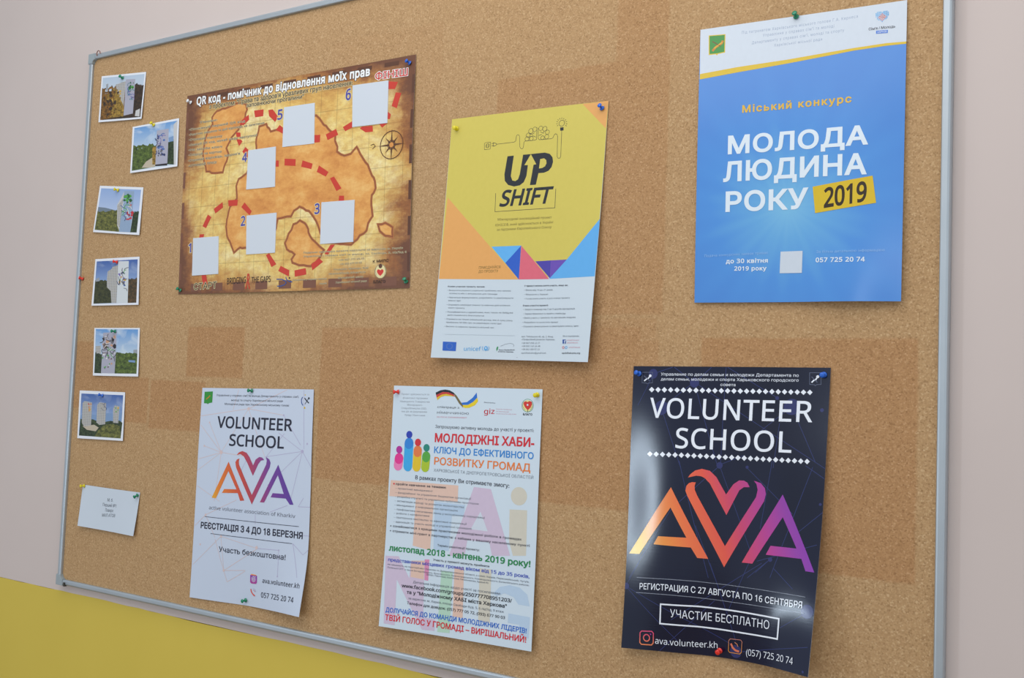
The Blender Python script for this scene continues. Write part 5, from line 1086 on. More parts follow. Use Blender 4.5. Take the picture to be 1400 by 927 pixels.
    ('L','dotted_rule','rule_grey',0.8,[(77.7,84),(79.1,84)],False),
    ('L','dotted_rule','rule_grey',0.8,[(80.1,84),(81.6,84)],False),
    ('L','dotted_rule','rule_grey',0.8,[(82.5,84),(84,84)],False),
    ('L','dotted_rule','rule_grey',0.8,[(84.9,84),(86.3,84)],False),
    ('L','dotted_rule','rule_grey',0.8,[(87.3,84),(88.7,83.9)],False),
    ('L','dotted_rule','rule_grey',0.8,[(89.7,83.9),(91.1,83.9)],False),
    ('L','dotted_rule','rule_grey',0.8,[(92,83.9),(93.4,83.9)],False),
    ('L','dotted_rule','rule_grey',0.8,[(94.4,83.9),(95.8,83.9)],False),
    ('L','dotted_rule','rule_grey',0.8,[(96.7,83.9),(98.1,83.9)],False),
    ('L','dotted_rule','rule_grey',0.8,[(99,83.9),(100.4,83.8)],False),
    ('L','dotted_rule','rule_grey',0.8,[(101.4,83.8),(102.8,83.8)],False),
    ('L','dotted_rule','rule_grey',0.8,[(103.7,83.8),(105.1,83.8)],False),
    ('L','dotted_rule','rule_grey',0.8,[(106,83.8),(107.4,83.8)],False),
    ('L','dotted_rule','rule_grey',0.8,[(108.3,83.8),(109.7,83.7)],False),
    ('L','dotted_rule','rule_grey',0.8,[(110.6,83.7),(112,83.7)],False),
    ('L','dotted_rule','rule_grey',0.8,[(112.9,83.6),(114.3,83.6)],False),
    ('L','dotted_rule','rule_grey',0.8,[(115.2,83.6),(116.5,83.5)],False),
    ('L','dotted_rule','rule_grey',0.8,[(117.5,83.5),(118.8,83.4)],False),
    ('L','dotted_rule','rule_grey',0.8,[(119.7,83.4),(121.1,83.3)],False),
    ('L','dotted_rule','rule_grey',0.8,[(122,83.3),(123.4,83.3)],False),
    ('L','dotted_rule','rule_grey',0.8,[(124.3,83.2),(125.7,83.2)],False),
    ('L','dotted_rule','rule_grey',0.8,[(126.6,83.2),(127.9,83.1)],False),
    ('L','dotted_rule','rule_grey',0.8,[(128.9,83.1),(130.2,83.1)],False),
    ('L','dotted_rule','rule_grey',0.8,[(131.1,83),(132.5,83)],False),
    ('L','dotted_rule','rule_grey',0.8,[(133.4,83),(134.8,82.9)],False),
    ('L','dotted_rule','rule_grey',0.8,[(135.7,82.9),(137.1,82.9)],False),
    ('L','dotted_rule','rule_grey',0.8,[(138,82.9),(139.4,82.8)],False),
    ('L','dotted_rule','rule_grey',0.8,[(140.4,82.8),(141.7,82.8)],False),
    ('L','dotted_rule','rule_grey',0.8,[(142.7,82.8),(144.1,82.7)],False),
    ('L','dotted_rule','rule_grey',0.8,[(145,82.7),(146.4,82.7)],False),
    ('L','dotted_rule','rule_grey',0.8,[(147.3,82.6),(148.7,82.6)],False),
    ('L','dotted_rule','rule_grey',0.8,[(149.7,82.5),(151.1,82.5)],False),
    ('L','dotted_rule','rule_grey',0.8,[(152,82.5),(153.4,82.4)],False),
    ('L','dotted_rule','rule_grey',0.8,[(154.3,82.4),(155.7,82.3)],False),
    ('L','dotted_rule','rule_grey',0.8,[(156.7,82.3),(158.1,82.3)],False),
    ('L','dotted_rule','rule_grey',0.8,[(159,82.2),(160.4,82.2)],False),
    ('L','dotted_rule','rule_grey',0.8,[(161.4,82.2),(162.8,82.1)],False),
    ('L','dotted_rule','rule_grey',0.8,[(163.7,82.1),(165.2,82.1)],False),
    ('L','dotted_rule','rule_grey',0.8,[(166.1,82),(167.5,82)],False),
    ('L','dotted_rule','rule_grey',0.8,[(168.5,82),(169.9,81.9)],False),
    ('L','dotted_rule','rule_grey',0.8,[(170.8,81.9),(172.2,81.9)],False),
    ('L','dotted_rule','rule_grey',0.8,[(173.2,81.9),(174.6,81.8)],False),
    ('L','dotted_rule','rule_grey',0.8,[(175.5,81.8),(177,81.8)],False),
    ('L','dotted_rule','rule_grey',0.8,[(177.9,81.8),(179.3,81.8)],False),
    ('L','dotted_rule','rule_grey',0.8,[(180.3,81.7),(181.7,81.7)],False),
    ('L','dotted_rule','rule_grey',0.8,[(182.6,81.7),(184.1,81.7)],False),
    ('L','dotted_rule','rule_grey',0.7,[(185,81.7),(186.4,81.6)],False),
    ('L','dotted_rule','rule_grey',0.8,[(187.4,81.6),(188.8,81.6)],False),
    ('L','dotted_rule','rule_grey',0.8,[(189.7,81.6),(191.1,81.6)],False),
    ('L','dotted_rule','rule_grey',0.8,[(192.1,81.6),(193.5,81.6)],False),
    ('L','dotted_rule','rule_grey',0.8,[(194.4,81.5),(195.9,81.5)],False),
    ('L','dotted_rule','rule_grey',0.8,[(196.8,81.5),(198.2,81.5)],False),
    ('L','dotted_rule','rule_grey',0.8,[(199.1,81.5),(200.6,81.5)],False),
    ('L','dotted_rule','rule_grey',0.8,[(201.5,81.5),(202.9,81.5)],False),
    ('L','dotted_rule','rule_grey',0.7,[(203.8,81.5),(205.2,81.4)],False),
    ('L','dotted_rule','rule_grey',0.8,[(206.2,81.4),(207.6,81.4)],False),
    ('L','dotted_rule','rule_grey',0.8,[(208.5,81.4),(209.9,81.4)],False),
    ('L','dotted_rule','rule_grey',0.8,[(210.9,81.4),(212.2,81.4)],False),
    ('L','dotted_rule','rule_grey',0.7,[(213.2,81.4),(214.5,81.3)],False),
    ('L','dotted_rule','rule_grey',0.8,[(215.5,81.3),(216.8,81.3)],False),
    ('L','dotted_rule','rule_grey',0.8,[(217.8,81.2),(219.1,81.2)],False),
    ('L','dotted_rule','rule_grey',0.8,[(220,81.2),(221.4,81.2)],False),
    ('L','dotted_rule','rule_grey',0.8,[(222.3,81.1),(223.7,81.1)],False),
    ('L','dotted_rule','rule_grey',0.8,[(224.6,81.1),(226,81.1)],False),
    ('L','dotted_rule','rule_grey',0.8,[(226.9,81),(228.3,81)],False),
    ('L','dotted_rule','rule_grey',0.8,[(229.2,81),(230.5,81)],False),
    ('L','dotted_rule','rule_grey',0.7,[(231.4,81),(232.8,80.9)],False),
    ('L','dotted_rule','rule_grey',0.8,[(233.7,80.9),(235.1,80.9)],False),
    ('L','dotted_rule','rule_grey',0.7,[(236,80.9),(237.4,80.9)],False),
    ('L','dotted_rule','rule_grey',0.7,[(238.3,80.9),(239.6,80.8)],False),
    ('L','dotted_rule','rule_grey',0.8,[(240.5,80.8),(241.9,80.8)],False),
    ('L','dotted_rule','rule_grey',0.7,[(242.8,80.8),(244.2,80.8)],False),
    ('L','dotted_rule','rule_grey',0.7,[(245.1,80.8),(246.4,80.8)],False),
    ('L','dotted_rule','rule_grey',0.8,[(247.3,80.7),(248.7,80.7)],False),
    ('L','dotted_rule','rule_grey',0.8,[(249.6,80.7),(250.9,80.7)],False),
    ('L','dotted_rule','rule_grey',0.7,[(251.9,80.7),(253.2,80.7)],False),
    ('L','dotted_rule','rule_grey',0.7,[(254.1,80.7),(255.5,80.7)],False),
    ('L','dotted_rule','rule_grey',0.7,[(256.4,80.7),(257.7,80.6)],False),
    ('L','dotted_rule','rule_grey',0.8,[(258.6,80.6),(259.9,80.6)],False),
    ('L','dotted_rule','rule_grey',0.7,[(260.8,80.6),(262.2,80.6)],False),
    ('L','dotted_rule','rule_grey',0.7,[(263.1,80.6),(264.4,80.6)],False),
    ('L','dotted_rule','rule_grey',0.7,[(265.3,80.6),(266.6,80.6)],False),
    ('L','dotted_rule','rule_grey',0.7,[(267.5,80.6),(268.9,80.5)],False),
    ('L','dotted_rule','rule_grey',0.8,[(269.8,80.5),(271.1,80.5)],False),
    ('L','dotted_rule','rule_grey',0.8,[(272,80.5),(273.3,80.5)],False),
    ('L','dotted_rule','rule_grey',0.7,[(274.2,80.5),(275.5,80.5)],False),
    ('L','dotted_rule','rule_grey',0.7,[(276.4,80.5),(277.7,80.5)],False),
    ('L','dotted_rule','rule_grey',0.7,[(278.6,80.5),(279.9,80.5)],False),
    ('L','dotted_rule','rule_grey',0.7,[(280.8,80.5),(282.1,80.5)],False),
    ('T','date_lettering','РЕГИСТРАЦИЯ С 27 АВГУСТА ПО 16 СЕНТЯБРЯ',[(25.9,87.7),(110.5,90.1),(190.4,88.1),(279.3,86.4)],9,'white_d',0.01,0,None),
    ('L','free_lettering','white_d',2.2,[(62,69.3),(120.5,70.8),(188.4,69.6),(246.1,67.9),(245.3,40.1),(186.6,40.1),(120.7,41.3),(61.4,40.8)],True),
    ('T','free_lettering','УЧАСТИЕ БЕСПЛАТНО',[(77.3,51.7),(145.4,51.3),(191.4,51.4),(231.8,51.3)],11.9,'white_d',0,0,None),
    ('L','photo_app_icon','ig_grad_d',1.6,[(32.1,27.2),(48.4,28.2),(51.1,25.6),(51.1,11.4),(48.4,8.3),(32.4,7.9),(29.7,10.5),(29.6,24.6)],True),
    ('C','photo_app_icon','ig_grad_d',(40.3,18),5.7,4),
    ('C','photo_app_icon','ig_purple',(46.7,23.8),1.2,0),
    ('T','contact_lettering','ava.volunteer.kh',[(54,10.9),(103.7,11),(150.5,13)],9,'white_d',0,0,None),
    ('L','phone_icon','phone_grad',0.9,[(170.8,29.1),(187.3,29.6),(189.5,27.6),(188.8,12.2),(186.2,9.5),(170.1,9.5),(168,11.5),(168.3,26.4)],True),
    ('L','phone_icon','phone_grad2',3,[(171.9,22.5),(174.6,17.1),(179.4,13.6),(185.1,12.8)],False),
    ('L','phone_icon','phone_grad',1.1,[(177.8,25),(181.8,22.7),(183.1,19.5)],False),
    ('T','contact_lettering','(057) 725 20 74',[(196.4,9.3),(234.5,10.6),(272.3,10.9)],9.1,'white_d',0,0,None),
]
SHEETS['note'] = {'size': (148, 105), 'lift': [[1.2, 3, 1.2], [5, 4, 4], [9, 6, 8]], 'corners': [(-1.9735, -0.2432), (-1.7768, -0.2443), (-1.7823, -0.3366), (-1.9729, -0.334)]}
PRINT['note'] = [
    ('T','note_lettering','М. б.',[(70.2,72.3),(84.4,73.6)],7.7,'grey_text',0.01,0,None),
    ('T','note_lettering','Перший №1',[(59.1,59.2),(94,60.6)],7.7,'grey_text',0.01,0,None),
    ('T','note_lettering','Поверх',[(67.1,46.6),(88,48.3)],7.7,'grey_text',0.01,0,None),
    ('T','note_lettering','МАЛ АТОВ',[(60.1,32.9),(94,36.8)],7.7,'grey_text',0.01,0,None),
]
SHEETS['ph_a'] = {'size': (100, 100), 'lift': [[1.2, 1.2, 1.2], [2.5, 2, 2.5], [4, 3.5, 4]], 'corners': [(-1.9967, 0.6905), (-1.8391, 0.6785), (-1.8419, 0.5726), (-1.9943, 0.5819)]}
PRINT['ph_a'] = [
    ('G','picture_print','sky_pale',[(3.3,96),(97,95.8),(96.7,3.9),(4.1,4.4)]),
    ('G','picture_print','tree_autumn',[(2.9,74.2),(6.9,71.8),(10.7,73.6),(14.7,71.9),(18.5,72),(22,77.1),(25.7,77.9),(30.1,71),(33.5,76.3),(37.2,76.8),(41.5,70.5),(44.9,75.3),(48.9,72.4),(52.4,75.8),(56.3,74.7),(58.9,10),(4.1,4.4)]),
    ('G','picture_print','tree_dark',[(56.5,17.8),(95.2,26.7),(96.7,3.9),(4.1,4.4),(3.5,11.2),(27.5,10.9)]),
    ('G','picture_print','tower_grey',[(11.9,81.3),(16.8,82.4),(17.3,67),(12.4,66.8)]),
    ('G','picture_print','tree_autumn',[(3.9,61.2),(6.2,60.7),(8.6,60.6),(11,60),(13.2,61.5),(15.6,60.6),(17.5,66.4),(20,63.9),(22.5,61.2),(24.7,63.3),(27.1,62),(29,67.1),(31.4,65.1),(33.6,66.7),(36,65.2),(50.8,8.5),(4.1,4.4)]),
    ('G','picture_print','tower_windows',[(33.4,78.5),(56.5,84.4),(56,30.1),(37.6,65.3)]),
    ('G','picture_print','tree_gold',[(35.9,66.4),(37.6,61.2),(38.8,61.7),(40.5,57.1),(41.8,56.8),(43.3,53.7),(45,48.4),(46.3,48.8),(47.9,44.7),(49.4,42.8),(50.9,40.3),(52.4,37.6),(53.8,36.2),(55.5,31.3),(56.8,31.5),(57.4,8.6),(24.5,8.1)]),
    ('G','picture_print','tree_dark',[(77,75.6),(78.5,75.1),(79.8,76.4),(81.2,77.1),(82.6,78),(84.3,74.4),(85.7,75),(87.3,73.2),(88.6,74.8),(90.3,72.5),(91.5,74.6),(93.3,71.6),(94.7,71.6),(96,72.8),(97.5,71.8),(97,3.8),(77.1,8.5)]),
    ('G','picture_print','mural_lilac',[(56.8,88),(77.6,87),(79.2,12.9),(57.9,9.8)]),
    ('G','picture_print','wall_white2',[(85.1,18.5),(94.4,22.2),(95,4.9),(84.4,7)]),
    ('G','mural','tree_dark',[(20.2,60.8),(17.9,64.8),(21.8,65.2),(26.1,62.6),(24.3,57.9)]),
    ('G','mural','m_gold',[(43.9,59.8),(45.5,60.2),(48.3,58.4),(47.6,56.2),(45.5,56.4),(44,57.2)]),
    ('G','mural','tree_dark',[(40.2,63.8),(42.1,63.7),(43.7,63),(43.3,61.8),(42.2,59.5),(40.8,62.1)]),
    ('G','mural','tree_dark',[(11.1,42.7),(13,42.5),(14.3,40.4),(12.4,38.6),(9.6,39.3),(8.4,42.5)]),
    ('G','mural','tree_gold',[(39.7,56.4),(41.6,57.6),(44,57.4),(45.8,54.7),(43.8,52.2),(42,51),(40.4,54.4)]),
    ('G','mural','tree_gold',[(37.3,45),(37.5,43.7),(37.2,41.6),(35.9,42),(34.1,43.1),(34.2,44.5),(35.1,45.2)]),
    ('G','mural','tree_gold',[(46.5,52),(48.5,49.8),(48.9,48.6),(48.1,47.4),(46.3,48.1),(45,48.7),(45.9,50.4)]),
    ('G','mural','tree_gold',[(31.8,59.2),(32.5,57.6),(31.4,55.5),(29.7,56.2),(28.6,57.8),(28.2,59.2),(30.3,60.4)]),
    ('G','mural','tree_dark',[(25.6,41.5),(26.1,43.2),(28.1,42.3),(29.3,41.5),(28.8,40.3),(27.1,40.5)]),
    ('G','mural','tree_dark',[(42.7,59.3),(40.8,57.8),(38.6,60.2),(38.6,62.3),(40.1,62.7),(42,63.3),(42.7,61.1)]),
    ('G','mural','tree_dark',[(25.5,67.6),(26.3,69.8),(27.7,69.6),(28.6,68.5),(29.3,66.2),(27.1,66.4)]),
    ('G','mural','tree_gold',[(38.7,64.4),(37.3,62.9),(35.9,65.6),(36.5,68.4),(38.2,68.7),(40.7,65.8)]),
    ('G','mural','tree_gold',[(35.7,38.7),(31.5,40.6),(33.6,45.5),(37.6,43),(39.3,39.3)]),
    ('G','mural','tree_gold',[(21.6,48.1),(19.3,46.1),(16.7,46.8),(16.8,50.2),(20,52.9)]),
    ('G','mural','tree_gold',[(18,59.4),(20.6,59.5),(22.5,57.7),(21.4,56.3),(19.3,55.3),(17.5,56.5),(16.9,58.1)]),
    ('G','mural','m_gold',[(31.4,40.8),(31.8,40),(32.7,38.1),(31.3,37.2),(29.6,37.8),(29.1,39.7),(29.8,41)]),
    ('G','mural','tree_dark',[(27.5,52.1),(23.9,52.2),(20.8,56.1),(23.2,58.3),(26.2,59.6),(27.1,56.6)]),
    ('G','mural','tree_dark',[(34.8,62.2),(33.3,62.7),(32.1,63.6),(32,64.7),(33.8,65.5),(35.7,65.4),(36.7,63.3)]),
    ('G','mural','m_gold',[(45,66.1),(48.1,64.7),(47.8,62.1),(45.6,60.7),(42.4,62.5),(43.3,65.3)]),
    ('G','mural','tree_gold',[(36.6,61.6),(34.9,61.5),(34.5,63.4),(35.5,64.6),(37.6,63.6),(37.3,62.2)]),
    ('G','mural','tree_gold',[(19,58.3),(20.9,55.5),(20.1,52.9),(17,52),(15.7,58)]),
    ('G','mural','m_gold',[(26.5,44.6),(26.7,46.9),(27.7,48.8),(29.5,49.9),(30.5,46.4),(30.6,44.1),(28.9,41.6)]),
    ('G','mural','tree_gold',[(22.1,46),(22.2,48.3),(22.9,50.1),(24.5,49.5),(25.7,46.6),(24.4,44.7)]),
    ('G','mural','tree_dark',[(10.6,50.5),(8.5,51),(7.6,52.4),(8.7,53.5),(9.9,54.5),(11.9,52.2)]),
    ('G','mural','tree_gold',[(33,70.2),(34.9,65),(30.9,66.1),(27.8,67.3),(28.6,70.8),(30.4,71.8)]),
    ('G','mural','tree_gold',[(30.4,40.1),(30.5,44.3),(32.3,43.2),(34.2,43.5),(34.7,39.3),(34.5,37.5),(31.5,39)]),
    ('G','mural','tree_dark',[(28.3,41.3),(26.1,41.9),(25.1,43.7),(24.8,45.1),(26.7,46.6),(28.6,44.2)]),
    ('G','mural','tree_autumn',[(28.5,17.8),(24.1,17.6),(24.5,20.8),(26.4,24),(30.6,20.9)]),
    ('G','mural','tree_autumn',[(25,12.6),(24.1,14.6),(23.9,15.8),(25.3,16.2),(26.6,15.6),(26.5,13.7)]),
    ('G','mural','tree_dark',[(8.4,39.2),(10.7,40.4),(14,40.6),(13.8,37.4),(13.7,36),(10.6,33.5),(8.7,37.2)]),
    ('G','mural','tree_autumn',[(35.4,28.8),(37.8,28.1),(40.1,27.7),(40.6,25.4),(38.8,24.3),(36.1,25.2),(35.5,26.3)]),
    ('G','mural','tree_dark',[(32.4,37.2),(31.9,41.3),(35.5,44.5),(38.7,39),(36.5,34.7)]),
    ('G','mural','tree_autumn',[(28.7,32.6),(29.7,35.1),(31.9,37.8),(34.3,34.5),(34,32.6),(31.9,29.8)]),
    ('G','mural','tree_autumn',[(39,26.3),(39.8,25),(38.7,23),(36.4,24.3),(36.9,26.3),(37.5,26.7)]),
    ('G','mural','tree_dark',[(22.8,30.1),(27.5,27.8),(27.8,23.3),(22.8,24.3),(21.5,27.1)]),
    ('G','mural','tree_dark',[(25.5,42.7),(23.2,41.8),(22.1,44.9),(21.7,47.8),(24.9,48.9),(28,45.4),(26.5,43.1)]),
    ('G','mural','tree_dark',[(18.7,32.7),(19.8,32.1),(20.8,32),(21,30.4),(20.5,28.3),(19.3,28.8),(17.4,31)]),
    ('G','mural','tree_dark',[(30.1,30.6),(31,25.9),(28,24.4),(22.9,28.1),(26,31.9)]),
    ('G','mural','tree_dark',[(18.5,14.9),(18.1,18.3),(20.8,17.7),(23.5,17.8),(25,15),(23,13.8),(20.2,12.4)]),
    ('G','mural','tree_dark',[(24.2,38.8),(27.7,41.7),(33,38),(31.2,34.7),(26.7,33.5)]),
    ('G','mural','tree_dark',[(13.8,36.8),(15,38.5),(17,35.9),(15.4,34.8),(13.2,34.7)]),
    ('G','mural','tree_autumn',[(25.3,16),(28.5,16.7),(31.2,15.9),(30,13.2),(28.8,11.7),(26.3,11.1),(25.1,14.5)]),
    ('G','mural','tree_dark',[(36.2,40.6),(33.2,41.6),(33.7,43.7),(35.1,44.1),(37.8,45.2),(38,42.5),(38.1,40.2)]),
    ('G','mural','tree_dark',[(18.9,46.9),(21.4,45),(22.9,40.6),(19,39.5),(16.7,41.7),(14.5,47.7)]),
    ('G','mural','tree_autumn',[(36.7,19),(37.3,16),(34.5,15.7),(32.3,16.9),(34,19.9)]),
    ('G','mural','tree_autumn',[(19.1,38.3),(22,37.4),(23.1,35.2),(21.2,33.3),(18,35.4)]),
    ('G','mural','m_dkgreen',[(62.4,66.5),(63.3,68.3),(65.4,67.6),(65.7,65.4),(63.8,65.2)]),
    ('G','mural','m_green',[(76.5,69.2),(74,65.7),(69.4,68.4),(70.7,73.2),(74.8,72.8)]),
    ('G','mural','m_dkgreen',[(69.6,71.3),(70.2,68),(68.1,64.2),(65.3,67.2),(63.1,70.7),(65.6,72.3)]),
    ('G','mural','m_dkgreen',[(75.6,69.2),(75.2,67.8),(73.8,66),(72.2,68.1),(72.1,70),(73.7,70.2)]),
    ('G','mural','m_dkgreen',[(66.1,70.1),(66.1,73.3),(68,74.2),(70.3,71.6),(68.7,70.4)]),
    ('G','mural','m_green',[(63.6,65.3),(63.7,66.9),(65.2,66.9),(66.7,66.5),(67.1,64.5),(65.5,63.1),(64.5,63.3)]),
    ('G','mural','m_dkgreen',[(66.4,73.8),(67.5,75.2),(68.4,75.3),(69.6,74.9),(69.9,73.1),(68.7,72.9),(67.6,72)]),
    ('G','mural','m_dkgreen',[(74.4,80.1),(75.1,78.6),(75.3,77.7),(74.2,77.6),(73.2,78.1),(73.2,79.1),(73.6,79.7)]),
    ('G','mural','m_dkgreen',[(67.5,82.2),(69.3,79.8),(69.5,77.6),(67.7,78.2),(66.6,78.3),(66.5,80.8)]),
    ('G','mural','m_teal',[(64.7,63.4),(63.8,61.9),(62.9,63.4),(62.4,64.4),(63,64.9),(64.3,64.4)]),
    ('G','mural','m_blue',[(72.4,45.1),(71.3,46),(71.9,46.8),(73.1,46.9),(73.8,46.1),(73.9,44.9)]),
    ('G','mural','m_blue',[(65.7,53.2),(63.6,53.7),(63.8,55.1),(64.4,56.4),(66.3,56.4),(67.5,53.6)]),
    ('G','mural','m_grey',[(72.3,48.6),(74.4,49.2),(76.6,49.3),(77.8,47.2),(75.7,46.2),(73.4,45.8)]),
    ('G','mural','m_grey',[(64.6,63.2),(66.4,62.6),(66.6,61),(64.8,59.2),(63.7,61.4),(63.1,62.9)]),
    ('G','mural','m_teal',[(75.8,43.1),(74.8,41.9),(72.5,43.3),(72.2,44.6),(73.3,45.4),(74.7,45.4)]),
    ('G','mural','m_teal',[(70.3,45.6),(71.2,43.6),(70.1,42.4),(68.6,43.5),(68.7,45.3)]),
    ('G','mural','m_grey',[(66.6,60.5),(67.5,62.7),(69.5,62.1),(70.3,60.3),(69,59.8)]),
    ('G','mural','m_blue',[(71,48.2),(70.4,50.3),(71.5,50.6),(73.1,49.6),(72.3,47.9)]),
    ('G','mural','m_blue',[(66.4,52.6),(64.6,54.6),(66.1,56),(68.4,55.3),(68.5,53.9),(68.3,51.8)]),
    ('L','mural','m_violet',1.2,[(71.2,49.9),(74.1,48.7),(77,47.7),(78.9,45.3),(79.1,42.5)],False),
    ('L','mural','m_teal',1.2,[(62.5,72.9),(61.1,75.5),(62.2,77.9),(64.4,79.2),(67.4,78.7)],False),
    ('L','mural','m_violet',1.2,[(66.4,62.6),(66.3,59.9),(66.7,57.1),(67.5,54.3),(67.5,51.6)],False),
    ('L','mural','m_violet',1.3,[(62.4,69.4),(63,66.7),(63.6,63.9),(64.2,61.1),(63.8,58.5)],False),
    ('L','mural','m_teal',1.3,[(64,51.8),(64.7,54.4),(66.8,55.9),(69.7,55.3),(72,53.2)],False),
    ('L','mural','m_teal',1.2,[(63.6,55.3),(62.7,58),(62.7,60.8),(63.8,63.1),(65.7,64.8)],False),
    ('L','mural','m_teal',1.3,[(67.5,62.2),(69.7,63.6),(72.3,64.5),(75.2,63.8),(77.7,62)],False),
    ('L','mural','m_violet',1.2,[(69.7,52.8),(71.6,54.5),(74.3,55.1),(77.1,53.9),(79.6,51.9)],False),
    ('L','mural','m_blue',1.2,[(66.7,61),(64.3,63),(62.5,65.5),(62.3,68.2),(63,70.8)],False),
]
SHEETS['ph_b'] = {'size': (100, 100), 'lift': [[1.2, 1.2, 1.2], [2.5, 2, 2.5], [4, 3.5, 4]], 'corners': [(-1.8744, 0.5584), (-1.7203, 0.5605), (-1.7139, 0.4546), (-1.8699, 0.4532)]}
